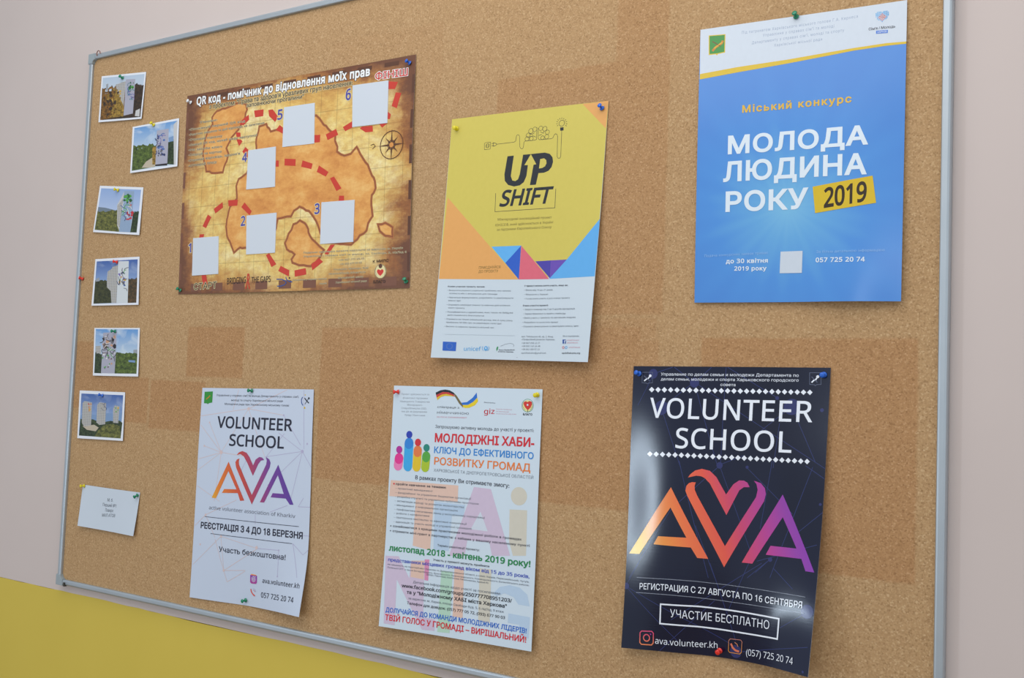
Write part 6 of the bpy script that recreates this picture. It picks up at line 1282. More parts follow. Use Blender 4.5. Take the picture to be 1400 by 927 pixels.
PRINT['ph_b'] = [
    ('G','picture_print','sky_cloud',[(4,96.5),(96.9,95.5),(96.6,4),(3.5,4.4)]),
    ('G','picture_print','tree_green',[(3.7,59.7),(7.3,58.4),(11,55.2),(14.4,58.1),(17.9,57.3),(21.5,56.3),(24.9,58.8),(28.5,55.9),(32,54.6),(35.5,52.9),(38.8,57.5),(42.4,55.5),(45.8,56.6),(49.5,50.9),(52.9,51.3),(53.6,6),(3.5,4.4)]),
    ('G','picture_print','road_beige',[(24.7,8.1),(33.2,19.6),(50.9,28.9),(53.5,6.9),(43,5.4)]),
    ('G','picture_print','tree_gold',[(45.4,48),(46.1,47.5),(46.8,47.6),(47.3,49.3),(48,49.8),(48.7,48.8),(49.3,49.2),(50,47.7),(50.6,48.2),(51.3,48.6),(51.9,48.8),(52.6,48.6),(53.1,50.3),(53.8,49.5),(54.4,50.4),(54.2,10.4),(47.2,11.4)]),
    ('G','picture_print','tree_dkgreen',[(78.4,55.5),(79.8,53.6),(81.1,53.8),(82.4,53.2),(83.6,56.6),(84.9,56.6),(86.2,57.2),(87.5,57),(88.9,54.8),(90,57.9),(91.4,56.1),(92.6,57.9),(93.9,57.7),(95.2,57.2),(96.6,55.5),(96.6,4),(79,7.3)]),
    ('G','picture_print','wall_white2',[(88.8,88.7),(96.9,95.5),(96.6,4),(92.8,4.6)]),
    ('G','picture_print','hill_blue',[(79.6,63),(89.7,64.8),(90.1,53.8),(80,54)]),
    ('G','picture_print','mural_lilac',[(53.8,82.6),(79.2,81.9),(79,7.9),(53.7,9.9)]),
    ('G','picture_print','m_black',[(53.6,10.5),(78.9,9.6),(79.1,4.9),(53.8,6.9)]),
    ('G','mural','m_blue',[(58.3,63.7),(56.4,63.5),(56,66.7),(57.5,67.2),(58.7,66.7),(59.2,64.5)]),
    ('G','mural','m_blue',[(70.7,39.1),(68.6,38.2),(67.8,41.2),(68.8,43.3),(71,42.3),(72.6,39.6)]),
    ('G','mural','m_blue',[(64.8,42.9),(66.2,43.7),(67.7,44),(68.2,41.5),(67.1,39.4),(65.4,40.7)]),
    ('G','mural','m_blue',[(56.7,71),(57.5,71.4),(58.6,72.2),(59.7,70.7),(59.5,69),(58.1,68.9),(56.9,70)]),
    ('G','mural','m_blue',[(65.6,47.2),(65.6,44.5),(63.1,44.8),(62.4,46.4),(63.1,49.4)]),
    ('G','mural','m_blue',[(67.2,58.9),(67.6,61),(70.3,61.9),(72.5,59.6),(72.1,57.8),(69.8,57.2)]),
    ('G','mural','m_blue',[(59.8,42.3),(58.4,42.7),(57.1,44.9),(57.3,46.4),(58.8,46.8),(60.9,45.7),(61.6,44.3)]),
    ('G','mural','m_blue',[(67,40),(64.9,39.1),(63.9,41.7),(65.1,42.5),(66.6,42.1)]),
    ('G','mural','m_grey',[(59.7,35.1),(57.6,37.3),(58.4,40.8),(60,40.5),(60.8,37.1)]),
    ('G','mural','m_grey',[(58.3,46),(56.2,48.6),(57.4,51.2),(59.4,50.9),(61.5,49.1),(60.4,46.8),(59.7,44.5)]),
    ('L','mural','m_blue',1.5,[(62.4,43.9),(63.1,46.4),(65.5,47.2),(68.2,46.3),(69.8,43.8)],False),
    ('L','mural','m_blue',1.5,[(63.1,37.2),(65.2,35),(66.8,32.5),(68.1,29.9),(68.4,27.1)],False),
    ('L','mural','m_blue',1.5,[(58.6,68.1),(60.4,69.8),(62.6,70.9),(65.3,70.3),(68,70.1)],False),
    ('L','mural','m_navy',1.5,[(54.3,39.8),(55.1,37.1),(55.9,34.3),(54.3,32.4),(51.6,32.5)],False),
    ('L','mural','m_violet',1.5,[(65.6,48.3),(66.8,45.6),(65.8,43.3),(64.7,41.1),(62.1,40.8)],False),
    ('L','mural','m_violet',1.5,[(55.3,70.2),(57.8,68.7),(60.3,66.8),(61.8,64.3),(63.8,62)],False),
    ('L','mural','m_navy',1.5,[(58.1,63),(57.1,65.7),(56.1,68.4),(55.9,71.1),(55.8,73.9)],False),
    ('L','mural','m_navy',1.5,[(58.3,58.8),(55.6,60.1),(53.2,61.9),(51.2,64.2),(50.9,66.9)],False),
    ('L','mural','m_violet',1.5,[(66,66.2),(66,68.9),(68,70.3),(70.7,69.5),(73.3,68.2)],False),
    ('L','mural','m_navy',1.5,[(55.5,44.8),(56.2,47.3),(58.5,48.3),(60.6,49.6),(63.3,48.8)],False),
    ('L','mural','m_navy',1.5,[(57.9,69.6),(57.6,67),(55.8,65.3),(54.3,63.4),(51.8,62.8)],False),
    ('L','mural','m_blue',1.5,[(56,47.2),(58.7,46.8),(61.4,46.5),(64.1,46.6),(66.3,44.5)],False),
    ('L','mural','m_violet',1.5,[(63.3,60.5),(63.4,57.7),(62.2,55.6),(61,53.4),(58.3,53.3)],False),
    ('L','mural','m_blue',1.5,[(64.3,69.2),(63.9,72),(65.6,73.7),(68.2,74.1),(70.8,72.8)],False),
    ('L','mural','m_navy',1.5,[(54.3,58.8),(56.1,56.4),(55.9,53.7),(54.4,51.8),(52.9,49.8)],False),
    ('L','mural','m_navy',1.5,[(63.4,54.8),(62.8,52.3),(61.6,50.1),(60.5,47.9),(58.8,46.1)],False),
    ('G','mural','m_navy',[(74.4,27.8),(72.7,26.3),(69.7,27.6),(68.6,30.1),(70.8,31.8),(73.5,30)]),
    ('G','mural','m_navy',[(64.4,31.4),(66.8,33.4),(69.4,30.7),(68.4,28.7),(67.1,27.7),(64.3,28.8)]),
    ('G','mural','m_navy',[(60.5,35.5),(62.3,33.3),(62.1,31.7),(59.6,30.5),(58.4,32.6),(59,35.5)]),
    ('G','mural','m_black',[(65.3,40.3),(66.5,41.3),(68,38.9),(67.6,38.1),(66.1,36.3),(64.5,38.4),(64.5,39.8)]),
    ('G','mural','m_black',[(57.8,29.5),(59,29.6),(60.5,28.8),(59.7,26.4),(57.9,28)]),
    ('G','mural','m_grey',[(65.2,33.9),(62.3,35.5),(62.5,37.4),(62.9,39.6),(65.4,39.2),(67.9,36)]),
    ('G','mural','m_grey',[(62.4,30.3),(63.8,31.3),(65.8,30.5),(66.6,28.9),(66,27.4),(63.8,27.5),(62.6,28.6)]),
    ('G','mural','m_navy',[(70.3,29.1),(71.8,30.3),(73.4,28.7),(73.6,25.5),(71.6,25.8),(70.2,27.1)]),
]
SHEETS['ph_c'] = {'size': (100, 100), 'lift': [[1.2, 1.2, 1.2], [2.5, 2, 2.5], [4, 3.5, 4]], 'corners': [(-1.9785, 0.4341), (-1.8252, 0.4183), (-1.8261, 0.3123), (-1.9892, 0.3277)]}
PRINT['ph_c'] = [
    ('G','picture_print','sky_blue',[(4.1,94.6),(95.5,94.8),(94.1,4.9),(2.9,5)]),
    ('G','picture_print','hill_grey',[(3.4,54.2),(19.9,53.4),(47.5,48.3),(48.4,40.4),(3.4,42.8)]),
    ('G','picture_print','tree_yellowgreen',[(3.2,46.2),(7,43.8),(10.2,44.3),(13.4,45.4),(16.4,47.1),(20.1,44.4),(23.4,44.6),(26.4,46.4),(29.7,46.7),(32.7,48.4),(35.8,49.8),(39.3,48.2),(42.7,47.4),(45.6,50.3),(49.3,46.9),(57.9,4),(2.9,5)]),
    ('G','picture_print','wall_white2',[(54,78.9),(58.8,90.9),(57.9,4),(50.6,18.2),(45.3,61)]),
    ('G','picture_print','tower_windows',[(53.7,69.3),(57.1,75.8),(56.9,12.2),(51,19.8),(46.1,59.4)]),
    ('G','picture_print','tree_dkgreen',[(82.7,45.1),(83.3,48.5),(84.1,49.2),(85.4,45.8),(86,49.1),(86.8,49.6),(87.9,47.9),(88.7,49.3),(89.8,47.5),(90.4,50.3),(91.6,47.8),(92.2,50.5),(93.2,49.7),(94.2,48.7),(95,49.9),(94.1,4.9),(80.5,4.4)]),
    ('G','picture_print','mural_blue',[(58.2,90.8),(80.8,91.4),(80.5,4.4),(56.2,3.9)]),
    ('G','mural','m_green',[(65.3,81.2),(66.9,80.5),(66.9,79.4),(65.6,77.8),(63.5,78.7),(63.4,79.8),(63,81.8)]),
    ('G','mural','m_dkgreen',[(69.3,66),(66.8,63.4),(65.3,68),(66.8,70.4),(70.4,68.4)]),
    ('G','mural','m_dkgreen',[(60,82.1),(62.1,81.9),(64.1,78.6),(62.4,75.9),(59.4,75),(58.2,77.4),(58.6,80.6)]),
    ('G','mural','m_green',[(75.5,82),(75.9,79),(72.9,76.7),(70.1,78.6),(69.3,82.4),(72.3,83.8)]),
    ('G','mural','m_dkgreen',[(59.6,73.8),(62.1,73.1),(64.1,72.4),(63.3,70.5),(62.2,69.2),(59.9,68.9),(57.2,71.3)]),
    ('G','mural','m_dkgreen',[(69.3,79.3),(72.1,73.6),(68.6,71.6),(65.8,71.7),(65.9,77.7)]),
    ('G','mural','m_dkgreen',[(61.5,76.2),(59.1,79.1),(62.4,81.7),(65.3,79.2),(65.3,74.9)]),
    ('G','mural','m_green',[(68,78.5),(69.7,77.8),(71.7,77),(71.5,74.8),(69.4,73.6),(68.3,75.6)]),
    ('G','mural','m_green',[(63,70.9),(64.2,74.9),(67,74.7),(69.3,73.5),(69.9,71.1),(66.8,67.6)]),
    ('G','mural','m_dkgreen',[(67.2,85.8),(71.4,82.6),(72,80.1),(71.7,76.6),(67.6,76.7),(66.1,77.9),(63.6,82.7)]),
    ('G','mural','m_dkgreen',[(75.8,68.2),(73.7,67.4),(71.7,69.3),(70.6,72.5),(74.3,76),(78.4,72.2),(77.2,69.4)]),
    ('G','mural','m_green',[(59.2,81.4),(61.9,81.5),(65.5,83.7),(67.8,78.8),(65.4,76.6),(61.9,75.4),(58.6,76.4)]),
    ('G','mural','m_skin',[(75.3,57.2),(74.2,55.8),(72.6,57.2),(72.8,58.8),(75,58.8)]),
    ('G','mural','m_skin',[(71,65.3),(72,68.1),(73.3,69.1),(74.4,66.6),(74.4,65.3),(72.8,63.9)]),
    ('G','mural','m_skin',[(75.1,59.9),(75.6,58.8),(74.4,57.8),(73.1,57.2),(72.3,59),(72.4,60.3),(73.6,60.6)]),
    ('G','mural','m_red',[(77.3,60.5),(76.1,59.7),(74.4,61.2),(74.9,63.2),(75.9,63.4),(76.8,63.2),(77.7,62.2)]),
    ('G','mural','m_skin',[(74,62.2),(75.5,61.4),(76.9,60.4),(75.2,58.9),(73.9,59.9)]),
    ('G','mural','m_crimson',[(72.8,43.2),(75.1,42.7),(76.9,40.2),(74.9,37.4),(72.6,39.3)]),
    ('G','mural','m_red',[(71.1,44.9),(73.4,41.8),(71.2,40.6),(69.3,40.9),(68.5,44.6)]),
    ('G','mural','m_red',[(81.6,38.5),(78.3,37.4),(77.8,40.8),(78,42.4),(81.9,42.3),(83.4,39.8)]),
    ('G','mural','m_red',[(71.7,47.6),(73.6,44.9),(70.8,43.1),(69.4,45.4),(69.9,48.2)]),
    ('G','mural','m_red',[(80.3,50.4),(84,46.4),(83.1,42.8),(80.4,41.7),(78.6,43.5),(76.3,46.1),(77.9,47.3)]),
    ('G','mural','m_red',[(75.4,30.1),(73.5,29.8),(71.8,32.6),(72.4,34.9),(74.1,34.7),(76.3,34),(77,32.6)]),
    ('G','mural','m_red',[(78.6,36.7),(80.4,36.4),(81.1,33.1),(79.4,31.6),(76.7,32.9),(76,34.9)]),
    ('G','mural','m_red',[(72.2,30),(69.9,29.6),(68.5,32.1),(70.5,33.4),(72.2,32)]),
    ('G','mural','m_crimson',[(72.2,42.5),(70.4,42.2),(67.7,43.4),(67.3,45.4),(68.6,47.1),(70.8,46),(72.6,45.1)]),
    ('L','mural','m_white',1.3,[(65.4,47.1),(62.6,48.3),(59.9,49.6),(58.5,52.2),(59.2,55)],False),
    ('L','mural','m_green',1.3,[(60.8,53.7),(63.5,54.7),(66.2,53.2),(69,52.1),(70.4,49.5)],False),
    ('L','mural','m_white',1.3,[(68.8,53.6),(70.4,51.2),(71.7,48.6),(72.4,45.8),(72.3,42.9)],False),
    ('L','mural','m_green',1.2,[(64.5,61.8),(67.5,61.8),(70.5,62),(72.8,60.1),(74.8,57.8)],False),
    ('L','mural','m_navy',1.3,[(67,46.4),(64.2,45.7),(61.2,46.5),(58.4,47.7),(56.2,49.7)],False),
    ('L','mural','m_green',1.2,[(57.2,44.2),(58.1,46.8),(60.4,48.6),(63.2,49.4),(66,48.1)],False),
    ('L','mural','m_white',1.2,[(69.7,58),(72.6,58.8),(75.4,57.7),(77.9,56),(78.1,53.1)],False),
    ('L','mural','m_navy',1.3,[(64.5,37.5),(66.6,35.4),(67.8,32.7),(66.8,30.1),(65.5,27.6)],False),
    ('L','mural','m_blue',1.2,[(68.9,45.4),(67.5,42.9),(65.4,41),(63.7,38.8),(61,37.8)],False),
    ('L','mural','m_green',1.3,[(60.4,47.8),(62.3,45.5),(61.9,42.7),(60.6,40.2),(57.7,39.5)],False),
    ('L','mural','m_white',1.3,[(65.4,40.5),(68.2,39.6),(70.6,37.8),(72.4,35.4),(73.5,32.8)],False),
    ('L','mural','m_blue',1.2,[(63,57.1),(60.3,55.9),(57.5,57.1),(55.1,59),(52.4,60.4)],False),
    ('L','mural','m_white',1.2,[(60.7,57.5),(58.2,59.2),(57.3,61.9),(58.5,64.5),(59.6,67.1)],False),
    ('L','mural','m_green',1.3,[(61.1,53.4),(61.5,56.2),(62.8,58.7),(64.5,61),(67,62.4)],False),
]
SHEETS['ph_d'] = {'size': (100, 100), 'lift': [[1.2, 1.2, 1.2], [2.5, 2, 2.5], [4, 3.5, 4]], 'corners': [(-1.9784, 0.2654), (-1.8245, 0.265), (-1.8148, 0.1588), (-1.9787, 0.1591)]}
PRINT['ph_d'] = [
    ('G','picture_print','sky_deep',[(3.6,94.9),(96.2,94.6),(95.5,4.4),(4.2,4.1)]),
    ('G','picture_print','tree_olive',[(3.7,54.2),(6.5,54),(9.3,53),(12.1,52),(14.6,54.3),(17.3,54.5),(20,54.2),(22.8,52.3),(25.4,54.8),(28.2,52.6),(30.8,53),(33.4,55.2),(36.1,53.8),(38.8,54.3),(41.4,54.5),(44.5,4.9),(4.2,4.1)]),
    ('G','picture_print','tower_grey',[(4.8,57.2),(12.7,60.1),(13.4,52),(5.3,51.3)]),
    ('G','picture_print','tree_rust',[(75.3,56),(76.8,55.6),(78.3,55.3),(79.9,53.1),(81.3,54.6),(82.8,53.9),(84.2,56.2),(85.8,54.8),(87.3,53.5),(88.7,54.8),(90.2,53.3),(91.7,53.6),(93.1,55.5),(94.6,57),(96.1,54.2),(95.5,4.4),(76.4,4.2)]),
    ('G','picture_print','tower_windows',[(29.7,56.2),(30.4,72.2),(37.9,76.6),(41.6,81.8),(53.3,84.5),(53.5,4.7),(42.9,5),(39.6,30.4),(30.9,38.6)]),
    ('G','picture_print','mural_white',[(52.9,92.7),(76.8,92.1),(77.4,4.2),(53.8,4.7)]),
    ('G','mural','m_grey',[(62.2,47.7),(61.5,49.6),(62.4,50.3),(63.8,52.5),(64.9,50.1),(64.7,48.3),(63.7,47.3)]),
    ('G','mural','m_violet',[(70.1,47.5),(69,46.9),(67.5,47.8),(68.2,50.3),(69.9,50.2)]),
    ('G','mural','m_gold',[(67.9,51),(67.2,53.3),(68.5,54.2),(70.5,56.1),(71.8,53.8),(72.7,51.2),(70.2,50.6)]),
    ('G','mural','m_skin',[(58.4,59),(59.4,60.6),(60.8,61),(62.1,61.2),(63.6,58.7),(61.3,57.4),(59.5,57.1)]),
    ('G','mural','m_grey',[(66.3,44.4),(64.2,45.6),(62.7,46.9),(64,48.2),(65.8,48.6),(67.4,48.6),(68.1,45.9)]),
    ('G','mural','m_grey',[(57,45.8),(58.6,46.2),(59.9,46.3),(60.3,44.6),(59.6,43.4),(58.2,43.7),(56.9,44.2)]),
    ('G','mural','m_violet',[(59.2,63.4),(59.5,60.8),(57.1,61.4),(56.6,62.5),(57,63.9)]),
    ('G','mural','m_violet',[(53.8,66.7),(56.3,67.2),(58.8,66.9),(59.6,65),(58.2,61.1),(55.1,63.6)]),
    ('G','mural','m_skin',[(58.4,51.7),(61.4,49.1),(59.3,46.3),(56.9,45.3),(55.3,49.8)]),
    ('G','mural','m_violet',[(63.9,69.8),(65.4,70.7),(66.4,68.4),(66.8,66.4),(65.6,65),(63.1,66.3),(63.6,68)]),
    ('G','mural','m_grey',[(60.8,65.4),(59.4,67.3),(61.5,69.1),(63.3,68),(63.7,65.9),(63.3,64),(61.7,63.7)]),
    ('G','mural','m_violet',[(67.6,52.5),(64.6,54.9),(65.6,57.4),(67.9,58.2),(70,55.9)]),
    ('G','mural','m_blue',[(70.2,40),(68.5,39.1),(67.3,40.1),(66.7,41.6),(67.8,43.6),(69.7,42.1),(70.1,41)]),
    ('G','mural','m_grey',[(65.1,46.1),(66.5,47.7),(68.7,45.1),(68.7,42.9),(66.6,42.8),(64.3,43.2)]),
    ('G','mural','m_grey',[(65.6,49.2),(67.2,48.8),(68.7,46.6),(67.8,45.5),(66.1,44.9),(65.2,45),(64,47.6)]),
    ('G','mural','m_gold',[(70,51.7),(67.5,50.4),(65.3,53.2),(67.2,55.5),(70,54.4)]),
    ('L','mural','m_green',1.2,[(59.3,46.9),(57.9,49.5),(58.7,52.2),(59.6,54.9),(60.5,57.5)],False),
    ('L','mural','m_black',1.3,[(56.8,53.8),(57.6,51),(58.1,48.1),(57.7,45.3),(55.5,43.6)],False),
    ('L','mural','m_black',1.2,[(67.7,73.1),(68.4,75.8),(70.9,77),(73.6,78.1),(76.6,78.3)],False),
    ('L','mural','m_navy',1.3,[(60,66.8),(62.3,68.4),(65.2,69),(67.6,67.1),(68.9,64.5)],False),
    ('L','mural','m_grey',1.3,[(60.5,50.8),(58.4,53),(56.5,55.4),(55.4,58.1),(55.6,60.9)],False),
    ('L','mural','m_grey',1.2,[(63.1,64.1),(64.5,61.4),(65.3,58.6),(65.6,55.8),(65.5,53)],False),
    ('L','mural','m_navy',1.3,[(63.8,52),(66,53.8),(68.9,54.1),(71.8,54.5),(74.7,54.2)],False),
    ('L','mural','m_grey',1.2,[(67.3,35.7),(70.2,34.8),(73,34.1),(74.9,31.8),(74.8,29)],False),
    ('L','mural','m_green',1.2,[(66.3,65.8),(66.4,68.6),(67,71.3),(69.1,73.2),(72,73.7)],False),
    ('L','mural','m_black',1.3,[(66,67.5),(63.7,69.5),(62.5,72.2),(62.5,75.1),(63.2,77.8)],False),
    ('L','mural','m_navy',1.3,[(58.4,42.4),(55.6,43.5),(54.2,46.1),(52.8,48.7),(52.1,51.5)],False),
    ('L','mural','m_navy',1.2,[(71.2,40.3),(69.3,42.6),(68.4,45.3),(67.3,48),(66.5,50.8)],False),
]
SHEETS['ph_e'] = {'size': (100, 100), 'lift': [[1.2, 1.2, 1.2], [2.5, 2, 2.5], [4, 3.5, 4]], 'corners': [(-1.9667, 0.1087), (-1.8092, 0.1084), (-1.8019, 0.0029), (-1.958, 0.0014)]}
PRINT['ph_e'] = [
    ('G','picture_print','sky_cloud',[(3.1,97.6),(96.4,97),(96.3,5.6),(3.1,5.3)]),
    ('G','picture_print','tower_windows',[(4.3,61.3),(15.8,62.9),(16.4,45.5),(4.2,45.3)]),
    ('G','picture_print','tower_grey',[(87.8,54.7),(96.3,55.4),(96.6,44.9),(88.1,44.8)]),
    ('G','picture_print','tree_dkgreen',[(3.8,48.4),(4.9,48.9),(6,49.1),(7.3,45.3),(8.4,46.8),(9.5,46),(10.6,46.5),(11.7,47.2),(12.9,45.4),(14,45.9),(15.2,44.8),(16.3,45.2),(17.4,44.2),(18.5,46),(19.6,47.2),(19.5,5),(3.1,5.3)]),
    ('G','picture_print','tree_green',[(48.6,47.9),(52,49.6),(55.5,48.8),(59,48.8),(62.5,47.2),(65.9,47.3),(69.4,46.5),(72.7,48.9),(76.2,47.8),(79.6,48.9),(83,48.2),(86.4,47.2),(89.8,48.6),(93.2,48),(96.6,46.5),(96.3,5.6),(48,5.2)]),
    ('G','picture_print','hill_blue',[(78.1,33.5),(92.4,32.8),(92.6,28.3),(78.2,29.6)]),
    ('G','picture_print','mural_lilac',[(20.2,89.9),(50.7,91.5),(48.4,5.3),(18.2,5.3)]),
    ('G','mural','m_skin',[(23.7,63.6),(21.3,63.2),(19.3,65.9),(21.2,67.8),(24.7,68.2),(27,66.5),(26.3,63.6)]),
    ('G','mural','m_brown',[(23,67.3),(25.1,69.7),(26.7,67.1),(27.1,63.9),(24.5,63.6),(21.9,65.6)]),
    ('G','mural','m_grey',[(34.1,72.1),(35.1,75.7),(38.8,74.9),(41.6,71.9),(36.8,70.5)]),
    ('G','mural','m_grey',[(29.2,65.4),(29.6,67.3),(31.2,67.4),(32.8,67.1),(34,65.3),(32,64.6),(30.4,63.6)]),
    ('G','mural','m_skin',[(19.9,67),(22,66.7),(23.3,65.3),(21.8,63.7),(20.5,64),(18.3,65.6)]),
    ('G','mural','m_grey',[(32.1,59),(27.7,55.9),(25.3,59.3),(24.4,62.8),(28.7,66.7),(30.4,62.8)]),
    ('G','mural','m_skin',[(40.8,66.2),(42.6,63.8),(41.1,60.6),(36.5,62.8),(37.1,65.7)]),
    ('G','mural','m_grey',[(41.9,78.4),(40.4,75.7),(39,78.7),(38.8,81.2),(41.5,81)]),
    ('G','mural','m_grey',[(20.9,65.8),(24.4,66.4),(25.4,62.4),(23.3,60.5),(21,61.8)]),
    ('G','mural','m_brown',[(26.9,80.4),(29.6,80.7),(29.9,79.6),(29.5,78.4),(27.7,78.2),(25.7,79)]),
    ('G','mural','m_brown',[(21.6,60.5),(22.6,65.2),(26,63.5),(29.7,62.1),(28,57.1),(23.1,56.4)]),
    ('G','mural','m_skin',[(29.9,66.1),(26.4,70.8),(27.9,74.5),(32.6,74.6),(35.4,71.5),(32.8,67.8)]),
    ('G','mural','m_grey',[(45,73.3),(44.8,70.5),(42.1,66.1),(38.3,67.7),(38.3,71.9),(39.5,75.9),(41.8,76.3)]),
    ('G','mural','m_black',[(21.3,71.8),(19.8,75.7),(17.9,78.3),(20.5,79.2),(22.7,79.5),(24.1,77.3),(23.6,74.2)]),
    ('G','mural','m_skin',[(47.9,77.9),(45.4,78),(43.9,78.5),(42.8,81),(44.3,84.3),(46.8,84.7),(48.1,80.5)]),
    ('G','mural','m_black',[(45.5,56.4),(41.6,61.8),(45.3,67.5),(49.9,64.2),(49.9,58.3)]),
    ('G','mural','m_grey',[(23.7,76.9),(22,78.3),(20.6,80.4),(21.9,82.4),(24.7,82.7),(24.6,79.7)]),
    ('G','mural','m_black',[(39.3,76),(40,80.1),(42.6,77.8),(45.2,77.5),(45.1,73.8),(42,70.8),(40.1,73.2)]),
    ('G','mural','m_white',[(44.1,46.7),(45,45.3),(44.6,44.7),(43.4,44),(42.8,45.1),(42.9,46.3),(43.4,47.1)]),
    ('G','mural','m_green',[(23.9,17.9),(24.7,19),(26.2,19.3),(27.1,17.7),(27.1,16.7),(25.4,14.9),(24.5,16.3)]),
    ('G','mural','m_white',[(34,21.8),(35,22.4),(35.7,23.4),(36.5,22.3),(36.5,21.5),(35.8,20.8),(34.9,21.1)]),
    ('G','mural','m_brown',[(38.7,35),(39.3,36.7),(40.4,37.6),(41.2,36.7),(42.2,35.6),(40.4,34.4)]),
    ('G','mural','m_green',[(21,38.8),(22.9,37.8),(21.5,35.5),(19.5,35.6),(19,37.7),(19.9,39.2)]),
    ('G','mural','m_skin',[(36.8,34.8),(37.3,33.6),(36.2,32.4),(35.4,33.2),(34.9,34.6),(35.7,35)]),
    ('G','mural','m_grey',[(26.5,14.2),(25,14.3),(25,15.9),(26.1,17.9),(27.7,16.2),(28.1,14.8)]),
    ('G','mural','m_green',[(27.9,16.7),(26.8,18.4),(27.9,20.5),(29.1,19.7),(29.3,17.2)]),
    ('G','mural','m_skin',[(39.7,26.6),(40.8,27.9),(41.9,27.3),(42.9,25.7),(42.3,23.7),(40.7,23.2),(38.7,25)]),
    ('G','mural','m_white',[(28.9,34.5),(27.1,38.1),(29.4,40),(31,38.4),(31.3,35.1)]),
    ('G','mural','m_brown',[(32.4,19.4),(33.9,19.9),(35.4,18.9),(34.1,16.4),(32,17.7)]),
    ('G','mural','m_white',[(25.6,45.1),(25.1,42.1),(23,42.1),(20.9,42.9),(20.9,44.9),(23.2,47.1)]),
    ('G','mural','m_grey',[(32.4,36.6),(31.5,38.4),(33.9,41.2),(36.1,39.4),(36,37.2),(35,35.3)]),
    ('G','mural','m_green',[(37.2,26.5),(37.8,24.5),(37.4,23),(36.3,23.5),(35.4,24),(35.2,25.3),(36,26.2)]),
    ('G','mural','m_green',[(31.1,40.7),(30.4,43.3),(32.5,44.8),(34.8,42.5),(33.2,40.4)]),
    ('G','mural','m_brown',[(38.5,36.3),(40.5,37.1),(41.5,35.5),(40.7,33.7),(39.5,33.8),(38.3,34.5)]),
    ('L','mural','m_black',1.2,[(29.8,55.9),(27.3,54.5),(24.5,53.8),(21.6,53.8),(19,55.2)],False),
    ('L','mural','m_black',1.2,[(28.9,37.5),(27.3,39.8),(28.1,42.5),(30.1,44.4),(31.7,46.7)],False),
    ('L','mural','m_green',1.2,[(43.5,38.1),(42,40.4),(40,42.5),(38.8,45),(39,47.8)],False),
    ('L','mural','m_green',1.2,[(29.7,59.2),(32.3,57.8),(34.2,55.7),(35.2,53.1),(36.2,50.5)],False),
    ('L','mural','m_black',1.2,[(45.5,36.8),(46.1,39.4),(47.7,41.6),(49.5,43.8),(51.2,46)],False),
    ('L','mural','m_black',1.2,[(25,55.7),(26.6,58),(28.9,59.7),(31.8,59.4),(34.7,59.7)],False),
    ('L','mural','m_brown',1.2,[(32.3,48.6),(29.4,48.6),(26.6,48),(23.7,47.4),(20.9,46.9)],False),
    ('L','mural','m_black',1.2,[(22.3,46.5),(19.9,48.1),(18.2,50.3),(17.9,53.1),(19.6,55.3)],False),
    ('L','mural','m_black',1.2,[(25.9,76.7),(28.4,75.2),(31,73.8),(33.8,73),(35.8,71)],False),
    ('L','mural','m_black',1.2,[(44.6,40.4),(46.3,38.2),(46.7,35.5),(46.9,32.8),(47.1,30)],False),
    ('L','mural','m_black',1.3,[(22.9,74.1),(20.7,72.3),(18.9,70.2),(16.4,68.8),(13.5,68.9)],False),
    ('L','mural','m_green',1.3,[(38.2,58.8),(38.2,56.1),(36,54.4),(33.4,53.1),(30.6,53.8)],False),
    ('L','mural','m_white',1.2,[(23.7,58.4),(25.2,60.7),(26.8,62.9),(29.7,63.4),(32.2,61.9)],False),
    ('L','mural','m_black',1.2,[(29.9,55),(31.3,52.6),(32,49.9),(31.3,47.3),(28.8,45.8)],False),
    ('L','mural','m_white',1.3,[(42.2,41.1),(42.8,43.8),(44.9,45.7),(47.1,47.4),(50,47.8)],False),
    ('L','mural','m_black',1.2,[(32.4,77.9),(30.3,79.9),(29.7,82.6),(30.7,85.2),(32.2,87.5)],False),
    ('L','mural','m_black',1.2,[(33.6,53.1),(36,51.5),(38.1,49.5),(39.9,47.3),(41.9,45.4)],False),
    ('L','mural','m_white',1.2,[(36,70.1),(33.8,68.4),(30.9,67.9),(28.2,67.1),(25.5,68.3)],False),
    ('L','mural','m_green',1.2,[(37.4,52.9),(40.1,53.8),(42.9,54.5),(45.6,53.5),(47.5,51.4)],False),
    ('L','mural','m_white',1.2,[(33.8,48.5),(34.6,51.1),(36.3,53.3),(38.1,55.4),(40.7,56.6)],False),
    ('L','mural','m_white',1.2,[(22.8,81),(25.5,82.2),(28.4,81.7),(29.9,79.3),(29.4,76.6)],False),
    ('L','mural','m_black',1.2,[(44.1,44.6),(43,47.1),(43.5,49.8),(45.7,51.6),(48.1,53)],False),
]
SHEETS['ph_f'] = {'size': (100, 100), 'lift': [[1.2, 1.2, 1.2], [2.5, 2, 2.5], [4, 3.5, 4]], 'corners': [(-2.0062, -0.0334), (-1.846, -0.0325), (-1.8404, -0.138), (-2.0005, -0.1411)]}
